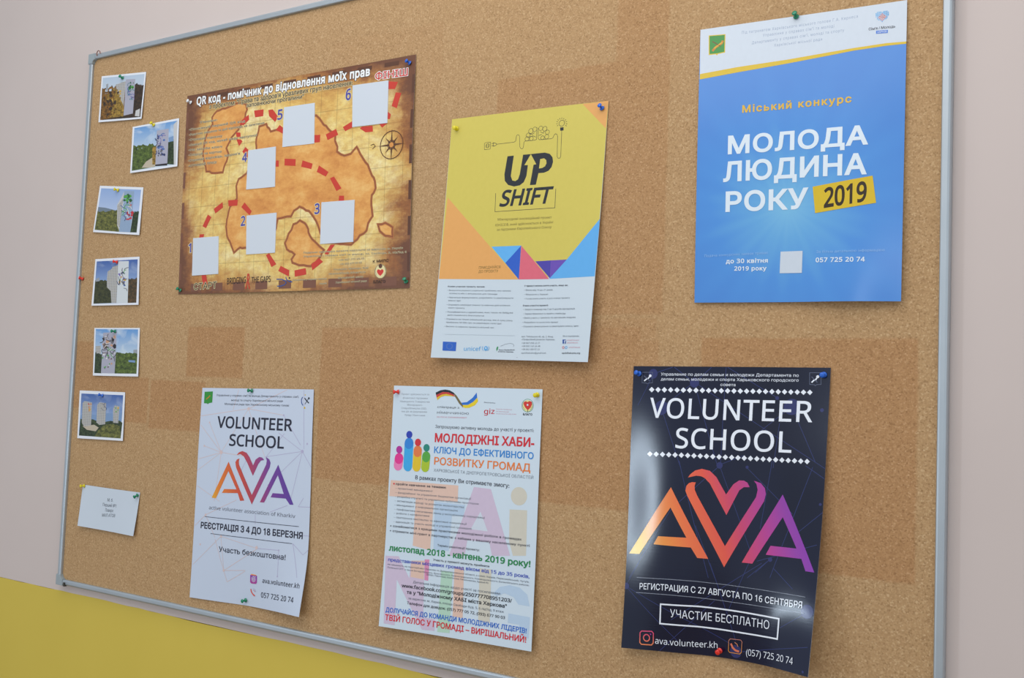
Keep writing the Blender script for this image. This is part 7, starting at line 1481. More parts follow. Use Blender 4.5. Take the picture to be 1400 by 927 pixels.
PRINT['ph_f'] = [
    ('G','picture_print','sky_deep',[(4.3,93.7),(96.2,93.8),(95.1,4.8),(3.6,5.7)]),
    ('G','picture_print','hill_blue',[(4.8,48.1),(11.4,49.4),(18.1,49.2),(24.6,50.9),(31.2,51),(37.8,50.5),(44.3,53.3),(50.8,53.5),(57.4,53.3),(63.8,55.5),(70.3,56),(76.9,55.1),(83.3,55.4),(89.7,57.7),(96,58.7),(94.9,19.5),(3.1,14.5)]),
    ('G','picture_print','tree_dkgreen',[(4.9,40.8),(11.7,39.1),(18.2,41.6),(25.1,37),(31.5,41.4),(38.2,39.1),(44.9,36.5),(51.3,40.5),(58.1,36.5),(64.6,38.3),(71,39.7),(77.6,39.3),(84.1,39.7),(90.5,41.5),(97.1,37),(95.1,4.8),(3.6,5.7)]),
    ('G','picture_print','tree_yellowgreen',[(46.5,19.8),(58.7,31.1),(77.7,33.6),(92.2,29.8),(95.1,4.8),(37.7,5.8)]),
    ('G','picture_print','road_beige',[(10.7,25.5),(36.3,29.9),(46.3,24.4),(40.3,16.5),(20.8,18.5)]),
    ('G','picture_print','tower_windows',[(8,74.5),(12.7,78.4),(29.5,75.8),(29.3,28),(14,24.8),(8.3,33)]),
    ('G','picture_print','tower_windows',[(40.7,71.7),(45.3,76.8),(60.4,75.9),(60.3,32),(47.2,30.2),(40.6,34.7)]),
    ('G','picture_print','tower_windows',[(75.9,65.1),(79.4,72.2),(89.5,70.9),(88.4,35.6),(77.3,35.9)]),
    ('G','mural','m_skin',[(23.4,60.1),(25.5,59.6),(25.8,58),(24.1,56.1),(22.1,57.2),(21.7,59)]),
    ('G','mural','m_skin',[(22.3,72.6),(24.2,71.6),(25,70.4),(23.2,69.1),(21.3,70.4)]),
    ('G','mural','m_gold',[(25.8,63),(27.4,60.1),(24.7,58.3),(22.3,59.9),(21.9,61.3),(23.6,62.9)]),
    ('G','mural','m_skin',[(27.8,69.9),(24,71),(24.6,73.5),(26.7,74),(29,72.9)]),
    ('G','mural','m_red',[(21.1,74.2),(22.4,73),(23.5,71.9),(21.8,70.8),(20.4,71.3),(19.9,72.9)]),
    ('G','mural','m_skin',[(25.4,67.4),(26.5,64.2),(22.6,62.2),(20.4,66.3),(23,68)]),
    ('G','mural','m_skin',[(83.4,61.3),(83.5,60),(82.4,58.7),(81.4,59.5),(80.8,61.3),(82.2,61.5)]),
    ('G','mural','m_green',[(82.8,61),(83.5,61),(83.9,58.8),(83.3,57.7),(81.9,57.6),(81,59.4),(81.9,60.9)]),
    ('G','mural','m_gold',[(86.6,69.4),(88.1,68.1),(88.5,66.6),(87.7,64.8),(85.8,65.2),(84.3,66.3),(85.2,67.7)]),
    ('G','mural','m_green',[(82.7,65.5),(81.5,64.7),(80.1,66.4),(81.2,68.6),(82.5,67.8)]),
    ('G','mural','m_green',[(85.5,61.8),(85.6,63.3),(86.4,64.4),(87.9,63.7),(88,62.2),(86.9,61.6)]),
    ('L','mural','m_grey',0.9,[(58.1,60.6),(55.3,60.8),(52.7,62),(50.4,63.7),(50.5,66.4)],False),
    ('L','mural','m_navy',0.9,[(54.9,67.3),(57.7,67.9),(60.3,66.7),(61.5,64.3),(60.6,61.7)],False),
    ('L','mural','m_grey',0.9,[(58.9,72.9),(56.1,72),(53.5,73.1),(50.8,73.9),(48,74.5)],False),
    ('L','mural','m_navy',0.9,[(58.2,67.7),(56.6,69.9),(55.2,72.3),(56.1,74.9),(58.6,76.3)],False),
]
PINS = [
    ('green', (-1.9191, -0.0013, 0.6754), (0.001, -0.0085, 0.0019)),
    ('yellow', (-1.8015, -0.0013, 0.5542), (0.0, -0.0085, 0.0033)),
    ('yellow', (-1.9106, -0.0013, 0.4184), (-0.0029, -0.0085, 0.0009)),
    ('red', (-1.8984, -0.0013, 0.2556), (-0.0054, -0.0085, 0.001)),
    ('red', (-2.0191, -0.0005, 0.2211), (-0.0064, -0.0085, 0.0032)),
    ('green', (-1.8911, -0.0013, 0.101), (-0.0026, -0.0085, 0.0002)),
    ('blue', (-1.9214, -0.0013, -0.0428), (-0.0039, -0.0085, 0.0028)),
    ('yellow', (-1.9666, -0.0015, -0.2453), (-0.003, -0.0085, -0.0004)),
    ('green', (-1.7827, -0.0016, -0.25), (-0.0013, -0.0085, -0.004)),
    ('white', (-1.6842, -0.0014, 0.5897), (-0.0011, -0.0085, 0.0021)),
    ('blue', (-1.0972, -0.0019, 0.5891), (-0.0028, -0.0085, 0.0028)),
    ('green', (-1.6839, -0.0014, 0.1873), (-0.0008, -0.0085, 0.0036)),
    ('green', (-1.0841, -0.0016, 0.1894), (0.0012, -0.0085, 0.0054)),
    ('yellow', (-0.9871, -0.0018, 0.4564), (0.0008, -0.0085, -0.0004)),
    ('blue', (-0.7039, -0.0019, 0.4579), (-0.0011, -0.0085, 0.0033)),
    ('green', (-0.3968, -0.002, 0.5542), (-0.0006, -0.0085, 0.0031)),
    ('green', (-1.4563, -0.0013, -0.0168), (-0.0024, -0.0085, 0.0003)),
    ('green', (-1.4433, -0.0015, -0.4238), (-0.0011, -0.0085, -0.0006)),
    ('red', (-1.0901, -0.0017, -0.0071), (-0.0058, -0.0085, -0.0006)),
    ('yellow', (-0.8043, -0.0017, -0.0026), (0.0003, -0.0085, -0.001)),
    ('blue', (-0.6245, -0.0026, 0.0354), (-0.0022, -0.0085, 0.0018)),
    ('blue', (-0.3466, -0.0026, 0.0405), (-0.0008, -0.0085, -0.0007)),
    ('red', (-0.4852, -0.0031, -0.3586), (-0.0008, -0.0085, -0.0011)),
]
STAINS = [(-1.281, -0.626, -0.175, 0.108, 0.55), (-1.01, -0.601, 0.089, 0.121, 0.3), (-1.008, -0.595, -0.106, 0.087, 0.45), (-0.527, -0.226, -0.231, 0.091, 0.6), (-0.906, -0.591, 0.127, 0.532, 0.45), (-0.683, -0.595, 0.493, 0.656, 0.4), (-1.654, -1.488, 0.007, 0.11, 0.6), (-1.763, -1.594, -0.106, -0.003, 0.6), (-2.03, -1.907, -0.073, 0.078, 0.55), (-1.914, -1.771, -0.097, 0.0, 0.6), (-1.289, -1.026, 0.43, 0.656, 0.12)]

# ------------------------------------------------------------------ cork notice board
BX0, BX1 = -2.0405, -0.1885          # outer edges of the frame
BZ0, BZ1 = CAM_Z - 0.4715, CAM_Z + 0.7455
FW, FD = 0.0125, 0.0065              # frame width, how far it stands out from the cork

m_cork, nt, b = new_mat('cork', 0.85, 0.2)
tc = node(nt, 'ShaderNodeTexCoord').outputs['Object']
vor = node(nt, 'ShaderNodeTexVoronoi', feature='F1')
vor.inputs['Scale'].default_value = 480
nt.links.new(tc, vor.inputs['Vector'])
sp = node(nt, 'ShaderNodeSeparateColor')
nt.links.new(vor.outputs['Color'], sp.inputs[0])
grain = ramp(nt, sp.outputs[0], [(0.0, (150, 117, 80)), (0.16, (175, 140, 100)), (0.55, (185, 150, 108)), (0.86, (193, 159, 117)), (1.0, (208, 177, 137))])
g2 = noise(nt, tc, 420, 3, 0.7)
col = mix(nt, math_node(nt, 'MULTIPLY', math_node(nt, 'SUBTRACT', g2, 0.48, True), 4.5, True), grain, lin((166, 133, 97)))
col = mix(nt, math_node(nt, 'MULTIPLY', noise(nt, tc, 4.0, 3), 0.35), col, lin((186, 152, 112)))
sx = node(nt, 'ShaderNodeSeparateXYZ')
nt.links.new(tc, sx.inputs[0])
wob = math_node(nt, 'MULTIPLY', math_node(nt, 'SUBTRACT', noise(nt, tc, 60, 2), 0.5), 0.006)
PX, PZ = math_node(nt, 'ADD', sx.outputs[0], wob), math_node(nt, 'ADD', sx.outputs[2], wob)
fac = None
for x0, x1, z0, z1, s in STAINS:     # unfaded rectangles left by notices that used to hang here
    e = 0.004
    t = None
    for p, q, sgn in ((PX, x0, 1), (PX, x1, -1), (PZ, z0 + CAM_Z, 1), (PZ, z1 + CAM_Z, -1)):
        v = math_node(nt, 'MULTIPLY', math_node(nt, 'SUBTRACT', p, q), sgn / e)
        v = math_node(nt, 'ADD', v, 0.5, True)
        t = v if t is None else math_node(nt, 'MULTIPLY', t, v)
    t = math_node(nt, 'MULTIPLY', t, s)
    fac = t if fac is None else math_node(nt, 'MAXIMUM', fac, t)
stained = mix(nt, 1.0, col, lin((240, 218, 203)), 'MULTIPLY')
nt.links.new(mix(nt, fac, col, stained), b.inputs['Base Color'])
bump(nt, b, sp.outputs[0], 0.35, 0.0006)

m_alu, nt, b = new_mat('satin_aluminium', 0.42, 0.5, 0.6)
tc = node(nt, 'ShaderNodeTexCoord').outputs['Object']
nt.links.new(mix(nt, noise(nt, tc, 14, 3), lin((170, 179, 186)), lin((184, 192, 198))), b.inputs['Base Color'])
m_cap, nt, b = new_mat('grey_plastic', 0.5, 0.4)
b.inputs['Base Color'].default_value = lin((152, 163, 168))
m_dark, nt, b = new_mat('dark_plastic', 0.5, 0.4)
b.inputs['Base Color'].default_value = lin((60, 58, 52))
m_wire, nt, b = new_mat('rusty_wire', 0.5, 0.4, 0.4)
b.inputs['Base Color'].default_value = lin((140, 92, 78))

board = empty('notice_board', ((BX0 + BX1) / 2, 0, BZ0), 'large cork notice board with a satin aluminium frame hung on the wall', 'notice board')
INV = Matrix.Translation(-board.location)


def bpart(name, bm, m, smooth=False):
    bmesh.ops.transform(bm, matrix=INV, verts=bm.verts)
    return link_mesh(name, bm, m, board, smooth)


bm = bmesh.new()
add_box(bm, BX0 + 0.004, BX1 - 0.004, 0.0, 0.009, BZ0 + 0.004, BZ1 - 0.004)
cork = link_mesh('cork_panel', bm, m_cork, board)
cork.location = -board.location       # keeps the cork's texture in room coordinates

# rail profile across its width (w outward from the inner edge, d towards the viewer)
PROF = [(0.0, -0.001), (0.0, 0.0045), (0.0012, 0.006), (0.003, FD), (0.0085, FD), (0.011, 0.0055), (FW, 0.003), (FW, -0.0105)]


def rail(p0, p1, inward, name='frame_rail'):
    """p0, p1 outer edge ends, inward = unit vector towards the cork"""
    bm = bmesh.new()
    rows = []
    for p in (p0, p1):
        r = []
        for w, d in PROF:
            q = Vector(p) + Vector(inward) * (FW - w)
            r.append(bm.verts.new((q.x, -d, q.z)))
        rows.append(r)
    k = len(PROF)
    for i in range(k):
        bm.faces.new((rows[0][i], rows[0][(i + 1) % k], rows[1][(i + 1) % k], rows[1][i]))
    bm.faces.new(rows[0])
    bm.faces.new(rows[1][::-1])
    bmesh.ops.recalc_face_normals(bm, faces=bm.faces)
    return bpart(name, bm, m_alu)


E_ = 0.012
rail((BX0 + E_, 0, BZ1), (BX1 - E_, 0, BZ1), (0, 0, -1))
rail((BX0 + E_, 0, BZ0), (BX1 - E_, 0, BZ0), (0, 0, 1))
rail((BX0, 0, BZ0 + E_), (BX0, 0, BZ1 - E_), (1, 0, 0))
rail((BX1, 0, BZ0 + E_), (BX1, 0, BZ1 - E_), (-1, 0, 0))
for sx_, sz_ in ((0, 0), (0, 1), (1, 0), (1, 1)):
    bm = bmesh.new()
    L_, R_ = 0.0225, 0.0085
    pts = [(-0.001, -0.001), (L_, -0.001), (L_, 0.0135)]
    for k in range(7):
        a = math.pi * 1.5 - k / 6 * math.pi / 2
        pts.append((L_ + 0.0 + R_ * math.cos(a), L_ + R_ * math.sin(a)))
    pts += [(0.0135, L_), (-0.001, L_)]
    vs = []
    for d in (0.0078, -0.0108):
        vs.append([bm.verts.new(((BX0 + x) if not sx_ else (BX1 - x), -d, (BZ0 + z) if not sz_ else (BZ1 - z))) for x, z in pts])
    k = len(pts)
    bm.faces.new(vs[0])
    bm.faces.new(vs[1][::-1])
    for i in range(k):
        bm.faces.new((vs[0][i], vs[1][i], vs[1][(i + 1) % k], vs[0][(i + 1) % k]))
    bmesh.ops.recalc_face_normals(bm, faces=bm.faces)
    e = [g for g in bm.edges if all(abs(v.co.y + 0.0078) < 1e-6 for v in g.verts)]
    bmesh.ops.bevel(bm, geom=e, offset=0.0012, segments=2, affect='EDGES', profile=0.6)
    bpart('corner_cap', bm, m_cap)
bm = bmesh.new()
add_box(bm, BX0 + 0.0275, BX0 + 0.0325, -0.0085, -0.002, BZ0 - 0.0015, BZ0 + 0.007)
o = bpart('mounting_clip', bm, m_dark)
o['label'] = 'small dark clip on the lower frame rail'
# loop of rusty wire hooked over the top rail by the corner


def tube(bm, pts, r, seg=6):
    rings = []
    for i, p in enumerate(pts):
        a = Vector(pts[max(i - 1, 0)])
        c = Vector(pts[min(i + 1, len(pts) - 1)])
        d = (c - a).normalized()
        x = d.cross(Vector((0, 1, 0.1))).normalized()
        y = d.cross(x)
        rings.append([bm.verts.new(Vector(p) + r * (x * math.cos(2 * math.pi * k / seg) + y * math.sin(2 * math.pi * k / seg))) for k in range(seg)])
    for a, c in zip(rings, rings[1:]):
        for k in range(seg):
            bm.faces.new((a[k], a[(k + 1) % seg], c[(k + 1) % seg], c[k]))
    bm.faces.new(rings[0][::-1])
    bm.faces.new(rings[-1])


bm = bmesh.new()
x, z = BX0 + 0.036, BZ1
tube(bm, [(x - 0.006, -0.0072, z - 0.007), (x - 0.006, -0.0076, z - 0.001), (x - 0.004, -0.0078, z + 0.0035), (x, -0.0078, z + 0.0045), (x + 0.0045, -0.0076, z + 0.002), (x + 0.006, -0.0072, z - 0.003)], 0.001)
bpart('hanging_wire', bm, m_wire)

# ------------------------------------------------------------------ printed sheets
INK = dict(
    white=(238, 240, 240), white_b=(222, 234, 244), white_d=(236, 242, 252), paper=(204, 214, 226), card_white=(206, 214, 224), black_ink=(32, 34, 44),
    dark_text=(52, 56, 68), grey_text=(96, 104, 116), grey_lt=(150, 158, 168), pale_line=(178, 188, 198), pink_text=(206, 132, 150), dark_brown=(56, 44, 30),
    map_edge=(172, 104, 62), map_edge2=(104, 60, 42), map_soft=(190, 122, 70), map_block=(122, 80, 62), map_dark=(92, 58, 42), map_red=(200, 62, 48), map_ink=(58, 42, 36), map_ink2=(94, 94, 96), map_halo=(222, 206, 158), map_shadow=(70, 46, 34),
    map_blue=(76, 74, 160), map_cream=(226, 214, 160), logo_blue=(52, 82, 150), heart_red=(206, 56, 50), pe_red=(206, 56, 50),
    up_yellow=(208, 193, 92), up_orange=(226, 166, 96), up_sky=(98, 176, 236), up_sky2=(96, 172, 232), up_blue=(44, 94, 196), up_pink=(218, 104, 122), up_violet=(76, 66, 164), up_purple=(106, 78, 176),
    up_ink=(40, 44, 50), up_text=(120, 106, 54), flag_blue=(40, 94, 190), flag_star=(150, 170, 150), un_blue=(60, 160, 222), leaf_green=(60, 150, 96), fb_blue=(50, 84, 156), insta_red=(206, 96, 104),
    gold=(216, 184, 44), gold_dk=(222, 180, 60), gold_pale=(222, 216, 150), shield_green=(56, 142, 62), horn=(196, 124, 44), horn_dark=(112, 78, 40), pale_ink=(140, 158, 186), pale_b=(150, 196, 240),
    heart_dot=(110, 176, 226), heart_dot2=(200, 170, 160), badge_blue=(72, 122, 210), net_a=(212, 192, 192), net_b=(180, 176, 206), net_dark=(44, 54, 104), net_dark2=(46, 52, 104),
    vol_ink=(44, 46, 62), vol_grey=(104, 108, 122), ig_purple=(150, 60, 150), phone_red=(214, 96, 84), emb_grey=(98, 106, 130), rule_grey=(180, 188, 204),
    bg_peach=(222, 190, 174), bg_blue=(182, 204, 226), bg_lilac=(204, 188, 210), bg_beige=(206, 202, 188), bg_pink=(214, 140, 176), bg_green=(178, 212, 192),
    flag_red=(196, 62, 56), twist=(116, 104, 70), flag_blue2=(44, 110, 200), flag_yellow=(228, 202, 40), giz_red=(190, 44, 56), hub_red=(206, 44, 56), hub_blue=(44, 130, 206), hub_blue2=(40, 104, 200), hub_orange=(226, 126, 62),
    hub_green=(34, 132, 74), hub_indigo=(62, 84, 184), hub_crimson=(212, 36, 50), pe_magenta=(176, 44, 150), pe_pink=(222, 52, 142), pe_rose=(230, 124, 180), pe_navy=(44, 62, 172), pe_azure=(48, 130, 212), pe_sky=(58, 166, 226),
    pe_orange=(224, 122, 66), pe_yellow=(222, 190, 40), pe_teal=(36, 132, 118), pe_green=(86, 164, 64), pe_lime=(168, 192, 44), phone_grad2=(220, 120, 90),
    tower_grey=(150, 156, 164), mural_lilac=(168, 168, 184), mural_blue=(142, 164, 192), mural_white=(206, 212, 216), wall_white2=(196, 196, 196), road_beige=(188, 176, 156), hill_grey=(112, 126, 140), hill_blue=(120, 150, 190),
    m_green=(84, 160, 70), m_dkgreen=(40, 92, 52), m_blue=(70, 106, 170), m_teal=(80, 130, 140), m_violet=(120, 110, 170), m_navy=(44, 54, 96), m_black=(44, 40, 44), m_grey=(110, 110, 116), m_skin=(196, 150, 120), m_red=(190, 50, 60),
    m_crimson=(150, 30, 50), m_white=(214, 214, 214), m_gold=(200, 160, 70), m_brown=(104, 80, 70))
FOLIAGE = dict(tree_autumn=((70, 50, 24), (176, 120, 40)), tree_gold=((110, 84, 30), (196, 160, 70)), tree_dark=((30, 26, 22), (88, 62, 40)), tree_green=((42, 60, 26), (120, 140, 60)), tree_dkgreen=((22, 34, 22), (78, 96, 56)),
               tree_yellowgreen=((52, 62, 30), (150, 146, 70)), tree_olive=((34, 42, 24), (84, 84, 44)), tree_rust=((44, 46, 26), (120, 84, 52)))
AVA = [(0.0, (248, 206, 50)), (0.1, (242, 160, 70)), (0.3, (240, 120, 72)), (0.48, (232, 92, 76)), (0.6, (206, 72, 112)), (0.74, (182, 66, 150)), (0.86, (150, 66, 168)), (1.0, (124, 58, 176))]
AVA_PALE = [(0.0, (226, 180, 50)), (0.15, (224, 130, 56)), (0.38, (206, 88, 62)), (0.5, (186, 74, 76)), (0.64, (160, 70, 116)), (0.8, (118, 70, 150)), (1.0, (96, 66, 154))]
FINISH = dict(map=(0.42, 0.35), up=(0.4, 0.35), blue=(0.2, 0.45), vol=(0.6, 0.25), hub=(0.5, 0.3), dark=(0.17, 0.55), note=(0.75, 0.2), ph=(0.4, 0.35))
MATS = {}


def uv_node(nt):
    n = node(nt, 'ShaderNodeUVMap')
    n.uv_map = 'page'
    return n.outputs[0]


def ink(key, fin):
    k = (key, fin)
    if k in MATS:
        return MATS[k]
    ro, sp_ = FINISH[fin]
    m, nt, b = new_mat(key + '_print', ro, sp_)
    uv = uv_node(nt)
    bc = b.inputs['Base Color']
    sep = node(nt, 'ShaderNodeSeparateXYZ')
    nt.links.new(uv, sep.inputs[0])
    u, v = sep.outputs[0], sep.outputs[1]
    if key in ('ava_dark', 'ava_vol'):
        lo, hi = (0.03, 0.97) if key == 'ava_dark' else (0.13, 0.86)
        f = math_node(nt, 'DIVIDE', math_node(nt, 'SUBTRACT', u, lo), hi - lo, True)
        f = math_node(nt, 'ADD', f, math_node(nt, 'MULTIPLY', math_node(nt, 'SUBTRACT', v, 0.48), 0.5), True)
        nt.links.new(ramp(nt, f, AVA if key == 'ava_dark' else AVA_PALE), bc)
    elif key == 'map_land':
        n1 = noise(nt, uv, 6, 9, 0.75)
        nt.links.new(ramp(nt, n1, [(0.28, (176, 106, 54)), (0.42, (210, 142, 74)), (0.52, (224, 162, 88)), (0.66, (238, 194, 120))]), bc)
    elif key in FOLIAGE:
        d, l = FOLIAGE[key]
        nt.links.new(ramp(nt, noise(nt, uv, 15, 8, 0.85), [(0.38, tuple(int(q * 0.55) for q in d)), (0.52, tuple((p + q) // 2 for p, q in zip(d, l))), (0.64, l)]), bc)
    elif key.startswith('sky'):
        a, c = dict(sky_pale=((206, 214, 220), (178, 196, 216)), sky_blue=((182, 198, 226), (140, 168, 214)), sky_deep=((150, 176, 214), (46, 84, 158)), sky_cloud=((196, 212, 224), (92, 148, 208)))[key]
        g = ramp(nt, v, [(0.35, a), (1.0, c)])
        cl = math_node(nt, 'MULTIPLY', math_node(nt, 'SUBTRACT', noise(nt, uv, 3.2, 4, 0.55, 0.6), 0.5, True), 4, True)
        nt.links.new(mix(nt, cl, g, lin((212, 222, 230))) if key in ('sky_cloud', 'sky_deep') else g, bc)
        if key == 'sky_deep':
            nt.links.new(mix(nt, math_node(nt, 'MULTIPLY', cl, 0.35), g, lin((212, 222, 230))), bc)
    elif key == 'tower_windows':
        t = node(nt, 'ShaderNodeTexBrick')
        t.inputs['Scale'].default_value = 26
        t.offset = 0
        t.inputs['Mortar Size'].default_value = 0.16
        t.inputs['Brick Width'].default_value = 1.0
        t.inputs['Row Height'].default_value = 0.9
        t.inputs['Color1'].default_value = lin((146, 148, 152))
        t.inputs['Color2'].default_value = lin((150, 146, 140))
        t.inputs['Mortar'].default_value = lin((188, 186, 182))
        nt.links.new(uv, t.inputs['Vector'])
        nt.links.new(t.outputs[0], bc)
    elif key in ('ig_grad', 'ig_grad_d'):
        nt.links.new(ramp(nt, math_node(nt, 'FRACT', math_node(nt, 'MULTIPLY', v, 7.0)), [(0.0, (236, 150, 70)), (0.4, (216, 80, 110)), (1.0, (130, 70, 170))]), bc)
        b.inputs['Base Color'].default_value = lin((206, 80, 120))
    elif key == 'phone_grad':
        nt.links.new(ramp(nt, math_node(nt, 'FRACT', math_node(nt, 'MULTIPLY', v, 7.0)), [(0.2, (226, 150, 60)), (0.9, (110, 66, 160))]), bc)
    elif key == 'sheet_map':
        n1 = noise(nt, uv, 4.0, 10, 0.74, 0.3)
        c = ramp(nt, n1, [(0.3, (192, 138, 72)), (0.42, (222, 180, 100)), (0.5, (234, 206, 126)), (0.6, (240, 222, 160)), (0.72, (244, 234, 196))])
        fine = math_node(nt, 'MULTIPLY', math_node(nt, 'SUBTRACT', noise(nt, uv, 34, 6, 0.75), 0.42, True), 2.2, True)
        c = mix(nt, fine, c, lin((192, 142, 80)))
        for ax, s in ((u, 15.0), (v, 10.5)):      # fine chart grid
            f = math_node(nt, 'ABSOLUTE', math_node(nt, 'SUBTRACT', math_node(nt, 'FRACT', math_node(nt, 'MULTIPLY', ax, s)), 0.5))
            f = math_node(nt, 'MULTIPLY', math_node(nt, 'LESS_THAN', f, 0.022), 0.3)
            c = mix(nt, f, c, lin((120, 90, 50)))
        eu = math_node(nt, 'MULTIPLY', math_node(nt, 'ABSOLUTE', math_node(nt, 'SUBTRACT', u, 0.5)), 2.0)
        ev = math_node(nt, 'MULTIPLY', math_node(nt, 'ABSOLUTE', math_node(nt, 'SUBTRACT', v, 0.5)), 2.0)
        ev = math_node(nt, 'SUBTRACT', ev, 0.03)
        e = math_node(nt, 'ADD', math_node(nt, 'MAXIMUM', eu, ev), math_node(nt, 'MULTIPLY', math_node(nt, 'MULTIPLY', eu, ev), 0.28))
        e = math_node(nt, 'ADD', e, math_node(nt, 'MULTIPLY', math_node(nt, 'SUBTRACT', noise(nt, uv, 4.5, 8, 0.75), 0.5), 0.75))
        e1 = math_node(nt, 'MULTIPLY', math_node(nt, 'SUBTRACT', e, 0.8, True), 4.0, True)
        c = mix(nt, math_node(nt, 'MULTIPLY', e1, 0.85), c, lin((160, 92, 48)))
        e2 = math_node(nt, 'MULTIPLY', math_node(nt, 'SUBTRACT', e, 0.98, True), 6.0, True)
        c = mix(nt, math_node(nt, 'MULTIPLY', e2, 0.85), c, lin((96, 60, 48)))
        nt.links.new(c, bc)
    elif key == 'sheet_blue':
        x = math_node(nt, 'SUBTRACT', u, 0.47)
        y = math_node(nt, 'SUBTRACT', v, 0.33)
        y = math_node(nt, 'MULTIPLY', y, 1.41)
        r = math_node(nt, 'SQRT', math_node(nt, 'ADD', math_node(nt, 'MULTIPLY', x, x), math_node(nt, 'MULTIPLY', y, y)))
        a = math_node(nt, 'ARCTAN2', y, x)
        s1 = math_node(nt, 'SINE', math_node(nt, 'MULTIPLY', a, 26))
        s2 = math_node(nt, 'SINE', math_node(nt, 'MULTIPLY', a, 15))
        ray = math_node(nt, 'ADD', math_node(nt, 'MULTIPLY', math_node(nt, 'ADD', s1, s2), 0.045), 0.0)
        f = math_node(nt, 'SUBTRACT', math_node(nt, 'SUBTRACT', 1.0, math_node(nt, 'MULTIPLY', r, 1.55)), 0.0, True)
        f = math_node(nt, 'ADD', f, math_node(nt, 'MULTIPLY', ray, math_node(nt, 'MULTIPLY', r, 2.2, True)), True)
        nt.links.new(ramp(nt, f, [(0.0, (78, 138, 214)), (0.4, (82, 146, 219)), (0.75, (102, 168, 222)), (1.0, (124, 188, 226))]), bc)
    elif key == 'sheet_dark':
        n1 = noise(nt, uv, 1.6, 2)
        nt.links.new(ramp(nt, n1, [(0.3, (9, 15, 40)), (0.7, (14, 23, 54))]), bc)
        nn = node(nt, 'ShaderNodeTexNoise')
        mp = node(nt, 'ShaderNodeMapping')
        mp.inputs['Scale'].default_value = (1.5, 180, 1)
        nt.links.new(uv, mp.inputs[0])
        nt.links.new(mp.outputs[0], nn.inputs['Vector'])
        nn.inputs['Scale'].default_value = 1.0
        bump(nt, b, nn.outputs['Fac'], 0.12, 0.0004)
    elif key.startswith('sheet_'):
        c = dict(sheet_up=(200, 213, 223), sheet_vol=(196, 207, 225), sheet_hub=(203, 218, 230), sheet_note=(200, 210, 221), sheet_ph=(226, 230, 238))[key]
        nt.links.new(mix(nt, noise(nt, uv, 3, 3), lin(c), lin(tuple(min(255, i + 3) for i in c))), bc)
    else:
        c = INK[key]
        # a whisper of ink unevenness
        nt.links.new(mix(nt, noise(nt, uv, 40, 2), lin(tuple(max(0, i - 3) for i in c)), lin(tuple(min(255, i + 3) for i in c))), bc)
    MATS[k] = m
    return m


txt_now = ['', 1.0]
SPACING = {('blue', 'header_lettering'): 1.22, ('blue', 'contest_lettering'): 1.22, ('blue', 'title_lettering'): 1.06, ('blue', 'footer_lettering'): 1.1, ('map', 'instructions'): 1.15,
           ('map', 'contact_lines'): 1.15, ('map', 'title'): 1.08, ('up', 'body_text'): 1.06, ('hub', 'topic_list'): 1.05, ('dark', 'title_lettering'): 1.05, ('vol', 'contact_lettering'): 1.05}
SINGLES = ('route_dash', 'border_block', 'route_number')
FINE_PRINT = ('diamond_border', 'network_print', 'dotted_rule', 'body_text', 'instructions', 'contact_lines', 'topic_list', 'header_lettering', 'heart_emblem', 'mural', 'donor_lettering', 'sponsor_lettering', 'footer_lettering', 'contact_lettering')
FONT_CACHE = {}
tmp_curve = bpy.data.curves.new('glyphs', 'FONT')
tmp_obj = bpy.data.objects.new('glyphs', tmp_curve)
COL.objects.link(tmp_obj)


def sans(txt):
    """Latin letters and digits as their plain sans-serif forms, which the built-in fonts draw like the Cyrillic ones"""
    r = ''
    for ch in txt:
        if 'A' <= ch <= 'Z':
            ch = chr(0x1D5A0 + ord(ch) - 65)
        elif 'a' <= ch <= 'z':
            ch = chr(0x1D5BA + ord(ch) - 97)
        elif '0' <= ch <= '9':
            ch = chr(0x1D7E2 + ord(ch) - 48)
        r += ch
    return r


def contours(txt, steps):
    tmp_curve.body = sans(txt)
    tmp_curve.space_character = txt_now[1]
    bpy.context.view_layer.update()
    cu = tmp_obj.to_curve(bpy.context.evaluated_depsgraph_get())
    out = []
    for sp in cu.splines:
        bp = sp.bezier_points
        pts = []
        for i in range(len(bp)):
            p, q = bp[i], bp[(i + 1) % len(bp)]
            p0, p1, p2, p3 = (np.array(v[:2]) for v in (p.co, p.handle_right, q.handle_left, q.co))
            ch = p3 - p0
            L_ = np.linalg.norm(ch)
            if L_ < 1e-6:
                continue
            dev = max(abs(ch[0] * (p1 - p0)[1] - ch[1] * (p1 - p0)[0]), abs(ch[0] * (p2 - p0)[1] - ch[1] * (p2 - p0)[0])) / L_
            pts.append(p0)
            if dev > 0.004:
                k = steps if dev > 0.02 else max(2, steps // 2)
                for j in range(1, k):
                    t = j / k
                    pts.append((1 - t) ** 3 * p0 + 3 * (1 - t) ** 2 * t * p1 + 3 * (1 - t) * t * t * p2 + t ** 3 * p3)
        if len(pts) > 2:
            out.append(np.array(pts))
    tmp_obj.to_curve_clear()
    return out


def fatten(pts, d, sign):
    if abs(d) < 1e-6:
        return pts
    a = np.roll(pts, 1, 0)
    c = np.roll(pts, -1, 0)
    e1 = pts - a
    e2 = c - pts
    e1 /= np.linalg.norm(e1, axis=1)[:, None] + 1e-9
    e2 /= np.linalg.norm(e2, axis=1)[:, None] + 1e-9
    n1 = np.stack((e1[:, 1], -e1[:, 0]), 1)
    n2 = np.stack((e2[:, 1], -e2[:, 0]), 1)
    m = n1 + n2
    m /= np.linalg.norm(m, axis=1)[:, None] + 1e-9
    cs = np.clip((m * n1).sum(1), 0.5, 1)
    return pts + sign * d * m / cs[:, None]


